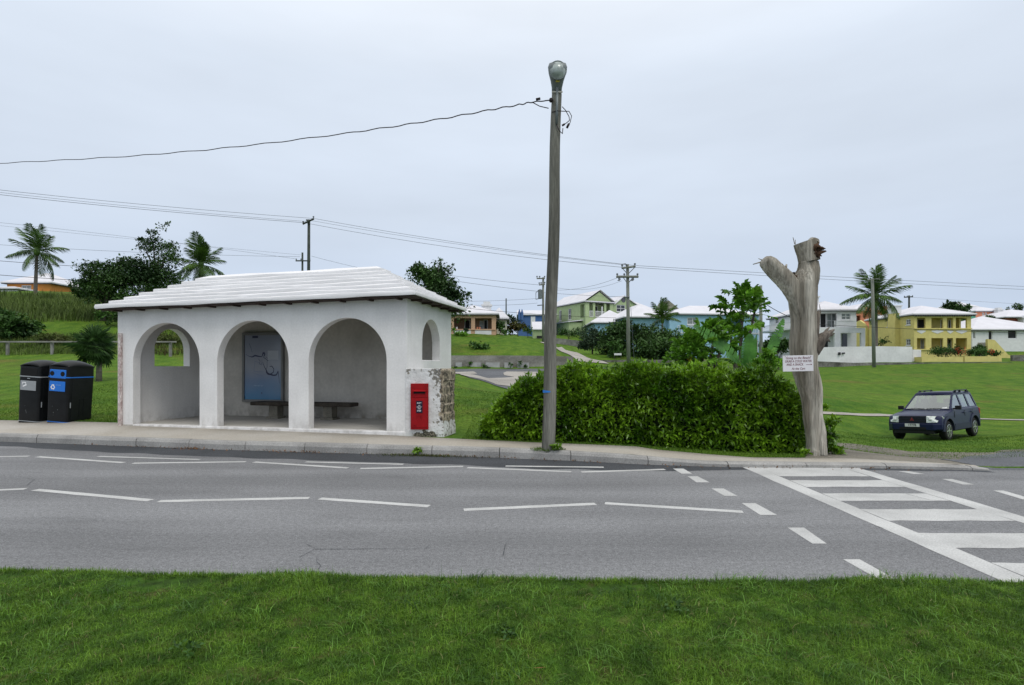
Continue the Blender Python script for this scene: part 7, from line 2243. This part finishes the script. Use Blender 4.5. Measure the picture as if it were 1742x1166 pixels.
for sd_ in (-1, 1):
    b = MB(); b.tube([ws(sd_ * .95, .05), Vector(ws(sd_ * .45, .09)) + Vector((.02, 0, .01)), Vector(ws(sd_ * .05, .07)) + Vector((.02, 0, .01))], .012, 5); b.build('wiper', M['cardark'], car)
    b = MB(); b.tube([(-.12, sd_ * .54, zt_ + .03), (-.35, sd_ * .545, zt_ + .115), (-1.45, sd_ * .555, zt_ + .115), (-1.62, sd_ * .555, zt_ + .04)], .018, 6); b.build('roof_rail', M['cargrey'], car, smooth=True)
    for x_ in (-.36, -.80, -1.42):
        b = MB(); b.b2(x_ - .04, x_ + .04, sd_ * .55 - .025, sd_ * .55 + .025, zt_ + .02, zt_ + .13); b.build('rail_foot', M['cardark'], car)
    b = MB(); b.box((.50, sd_ * .885, 1.12), (.10, .17, .14)); b.tube([(.55, sd_ * .74, 1.08), (.52, sd_ * .84, 1.10)], .03, 6); b.build('mirror', M['cardark'], car, smooth=True, angle=50, bevel=.035, seg=3)
    # front lamps wrap round the corner
    b = MB(); y0_, y1_ = sd_ * .42, sd_ * .765
    b.add([(1.985, y0_, .655), (1.90, sd_ * .70, .665), (1.60, sd_ * .835, .80), (1.70, sd_ * .815, .875), (1.955, y0_, .885)] + [(1.86, y0_, .655), (1.78, sd_ * .66, .665), (1.54, sd_ * .76, .80), (1.62, sd_ * .72, .875), (1.83, y0_, .885)],
          [(0, 1, 4), (1, 2, 3, 4), (0, 5, 6, 1), (1, 6, 7, 2), (2, 7, 8, 3), (3, 8, 9, 4), (4, 9, 5, 0), (9, 8, 7, 6, 5)]); hl_ = b.build('headlight', M['lampglass'], car, bevel=.01)
    b = MB(); b.lathe([(.05, .0), (.04, .02), (.01, .026)], 14, (1.955, sd_ * .53, .765), 'X'); b.build('bulb_reflector', M['plate'], hl_, smooth=True)
    b = MB(); b.lathe([(.055, .0), (.05, .045), (.01, .055)], 14, (1.92, sd_ * .56, .475), 'X'); b.build('fog_light', M['lampglass'], car, smooth=True)
    # cladding and wheel-arch flares
    b = MB()
    for cx_ in (WF, WR):
        ri, ro = arc(cx_, .425, 0, 180, 14), arc(cx_, .51, 0, 180, 14)
        o = len(b.v); y0_, y1_ = sd_ * .79, sd_ * .845
        vs = [(p[0], y1_, p[1]) for p in ri] + [(p[0], y1_ - sd_ * .012, p[1]) for p in ro] + [(p[0], y0_ - sd_ * .12, p[1]) for p in ri] + [(p[0], y0_, p[1]) for p in ro]
        b.add(vs, [(k, k + 1, 15 + k + 1, 15 + k) for k in range(14)] + [(30 + k, k, k + 1, 30 + k + 1)[::-1] for k in range(14)] + [(15 + k, 15 + k + 1, 45 + k + 1, 45 + k) for k in range(14)])
    b.b2(WR + .52, WF - .52, sd_ * .815 - .02, sd_ * .815 + .02, .35, .56)
    b.build('side_cladding', M['cargrey'], car, smooth=True, angle=40)
    b = MB()
    for x_ in (-.30, -1.0): b.b2(x_ - .10, x_ + .08, sd_ * .815 - .012, sd_ * .815 + .012, .90, .935)
    b.build('door_handle', M['carblue'], car, bevel=.008)
    b = MB()
    for x_ in (.62, -.34, -1.08): b.b2(x_ - .006, x_ + .006, sd_ * .803 - .006, sd_ * .803 + .0035, .57, 1.0)
    b.build('door_gap', M['cardark'], car)
    b = MB(); b.b2(-1.93, -1.84, sd_ * .73 - .06, sd_ * .73 + .06, .80, 1.02); b.build('tail_light', mat('tail_red_%d' % sd_, (.3, .01, .01), .3), car, bevel=.02)
b = MB(); b.b2(1.90, 1.965, -.405, .405, .66, .88); b.build('grille', M['cardark'], car)
b = MB()
b.b2(1.965, 1.975, -.40, -.38, .67, .87)
for z_ in (.68, .735, .79, .845): b.b2(1.965, 1.980, -.40, .40, z_ - .008, z_ + .008)
b.build('grille_bar', M['cargrey'], car)
em = MB()
def rhomb(c_, a, s_):
    d = Vector((0, math.cos(a), math.sin(a))); n_ = Vector((0, -math.sin(a), math.cos(a))); c_ = Vector(c_)
    em.add([c_, c_ + d * s_ * .5 + n_ * s_ * .30, c_ + d * s_, c_ + d * s_ * .5 - n_ * s_ * .30], [(0, 1, 2, 3)])
for a in (90, 210, 330): rhomb((1.986, 0, .762), R(a), .075)
em.build('emblem', M['emblem'], car)
b = MB(); b.b2(1.86, 1.985, -.62, .62, .40, .625)
for sd_ in (-1, 1): b.add([(1.86, sd_ * .62, .40), (1.985, sd_ * .62, .40), (1.80, sd_ * .80, .42), (1.62, sd_ * .83, .42), (1.86, sd_ * .62, .625), (1.985, sd_ * .62, .625), (1.80, sd_ * .80, .62), (1.62, sd_ * .83, .62)], [(0, 1, 2, 3), (7, 6, 5, 4), (1, 5, 6, 2), (2, 6, 7, 3), (3, 7, 4, 0)])
b.build('front_bumper', M['carblue'], car, bevel=.025)
b = MB(); b.b2(1.70, 1.945, -.60, .60, .28, .399); b.b2(1.984, 1.989, -.40, .40, .42, .50); b.build('lower_grille', M['cardark'], car, bevel=.01)
b = MB(); b.b2(1.989, 2.0, -.22, .22, .515, .625); pt = b.build('number_plate', M['plate'], car)
t = text_obj('plate_number', '17778', .105, M['cardark'], pt, bold=.002, sx=.95); t.rotation_euler = (R(90), 0, R(90)); t.location = (2.002, 0, .57)
b = MB(); b.b2(-1.98, -1.80, -.72, .72, .42, .62); b.build('rear_bumper', M['cargrey'], car, bevel=.03)
b = MB(); b.b2(-1.6, 1.6, -.55, .55, .26, .42); b.build('chassis', M['cardark'], car)
for x_ in (WF, WR):
    for sd_ in (-1, 1):
        b = MB(); yc_ = sd_ * .71
        b.lathe([(.20, -.10), (.30, -.105), (.335, -.075), (.345, 0), (.335, .075), (.30, .105), (.20, .10)], 28, (x_, yc_, .345), 'Y')
        w_ = b.build('wheel', M['tyre'], car, smooth=True, angle=40)
        b = MB(); ys2 = yc_ + sd_ * .088
        b.lathe([(.225, -.02), (.225, .018), (.205, .02), (.198, -.012)], 28, (x_, ys2, .345), 'Y')
        for k in range(6):
            a = 2 * math.pi * k / 6; b.box((x_ + .115 * math.cos(a), ys2 + sd_ * .006, .345 + .115 * math.sin(a)), (.19, .022, .05), (0, -a, 0))
        b.lathe([(.05, -.015), (.05, .025)], 12, (x_, ys2, .345), 'Y')
        b.build('rim', M['chrome'], w_, smooth=True, angle=35)
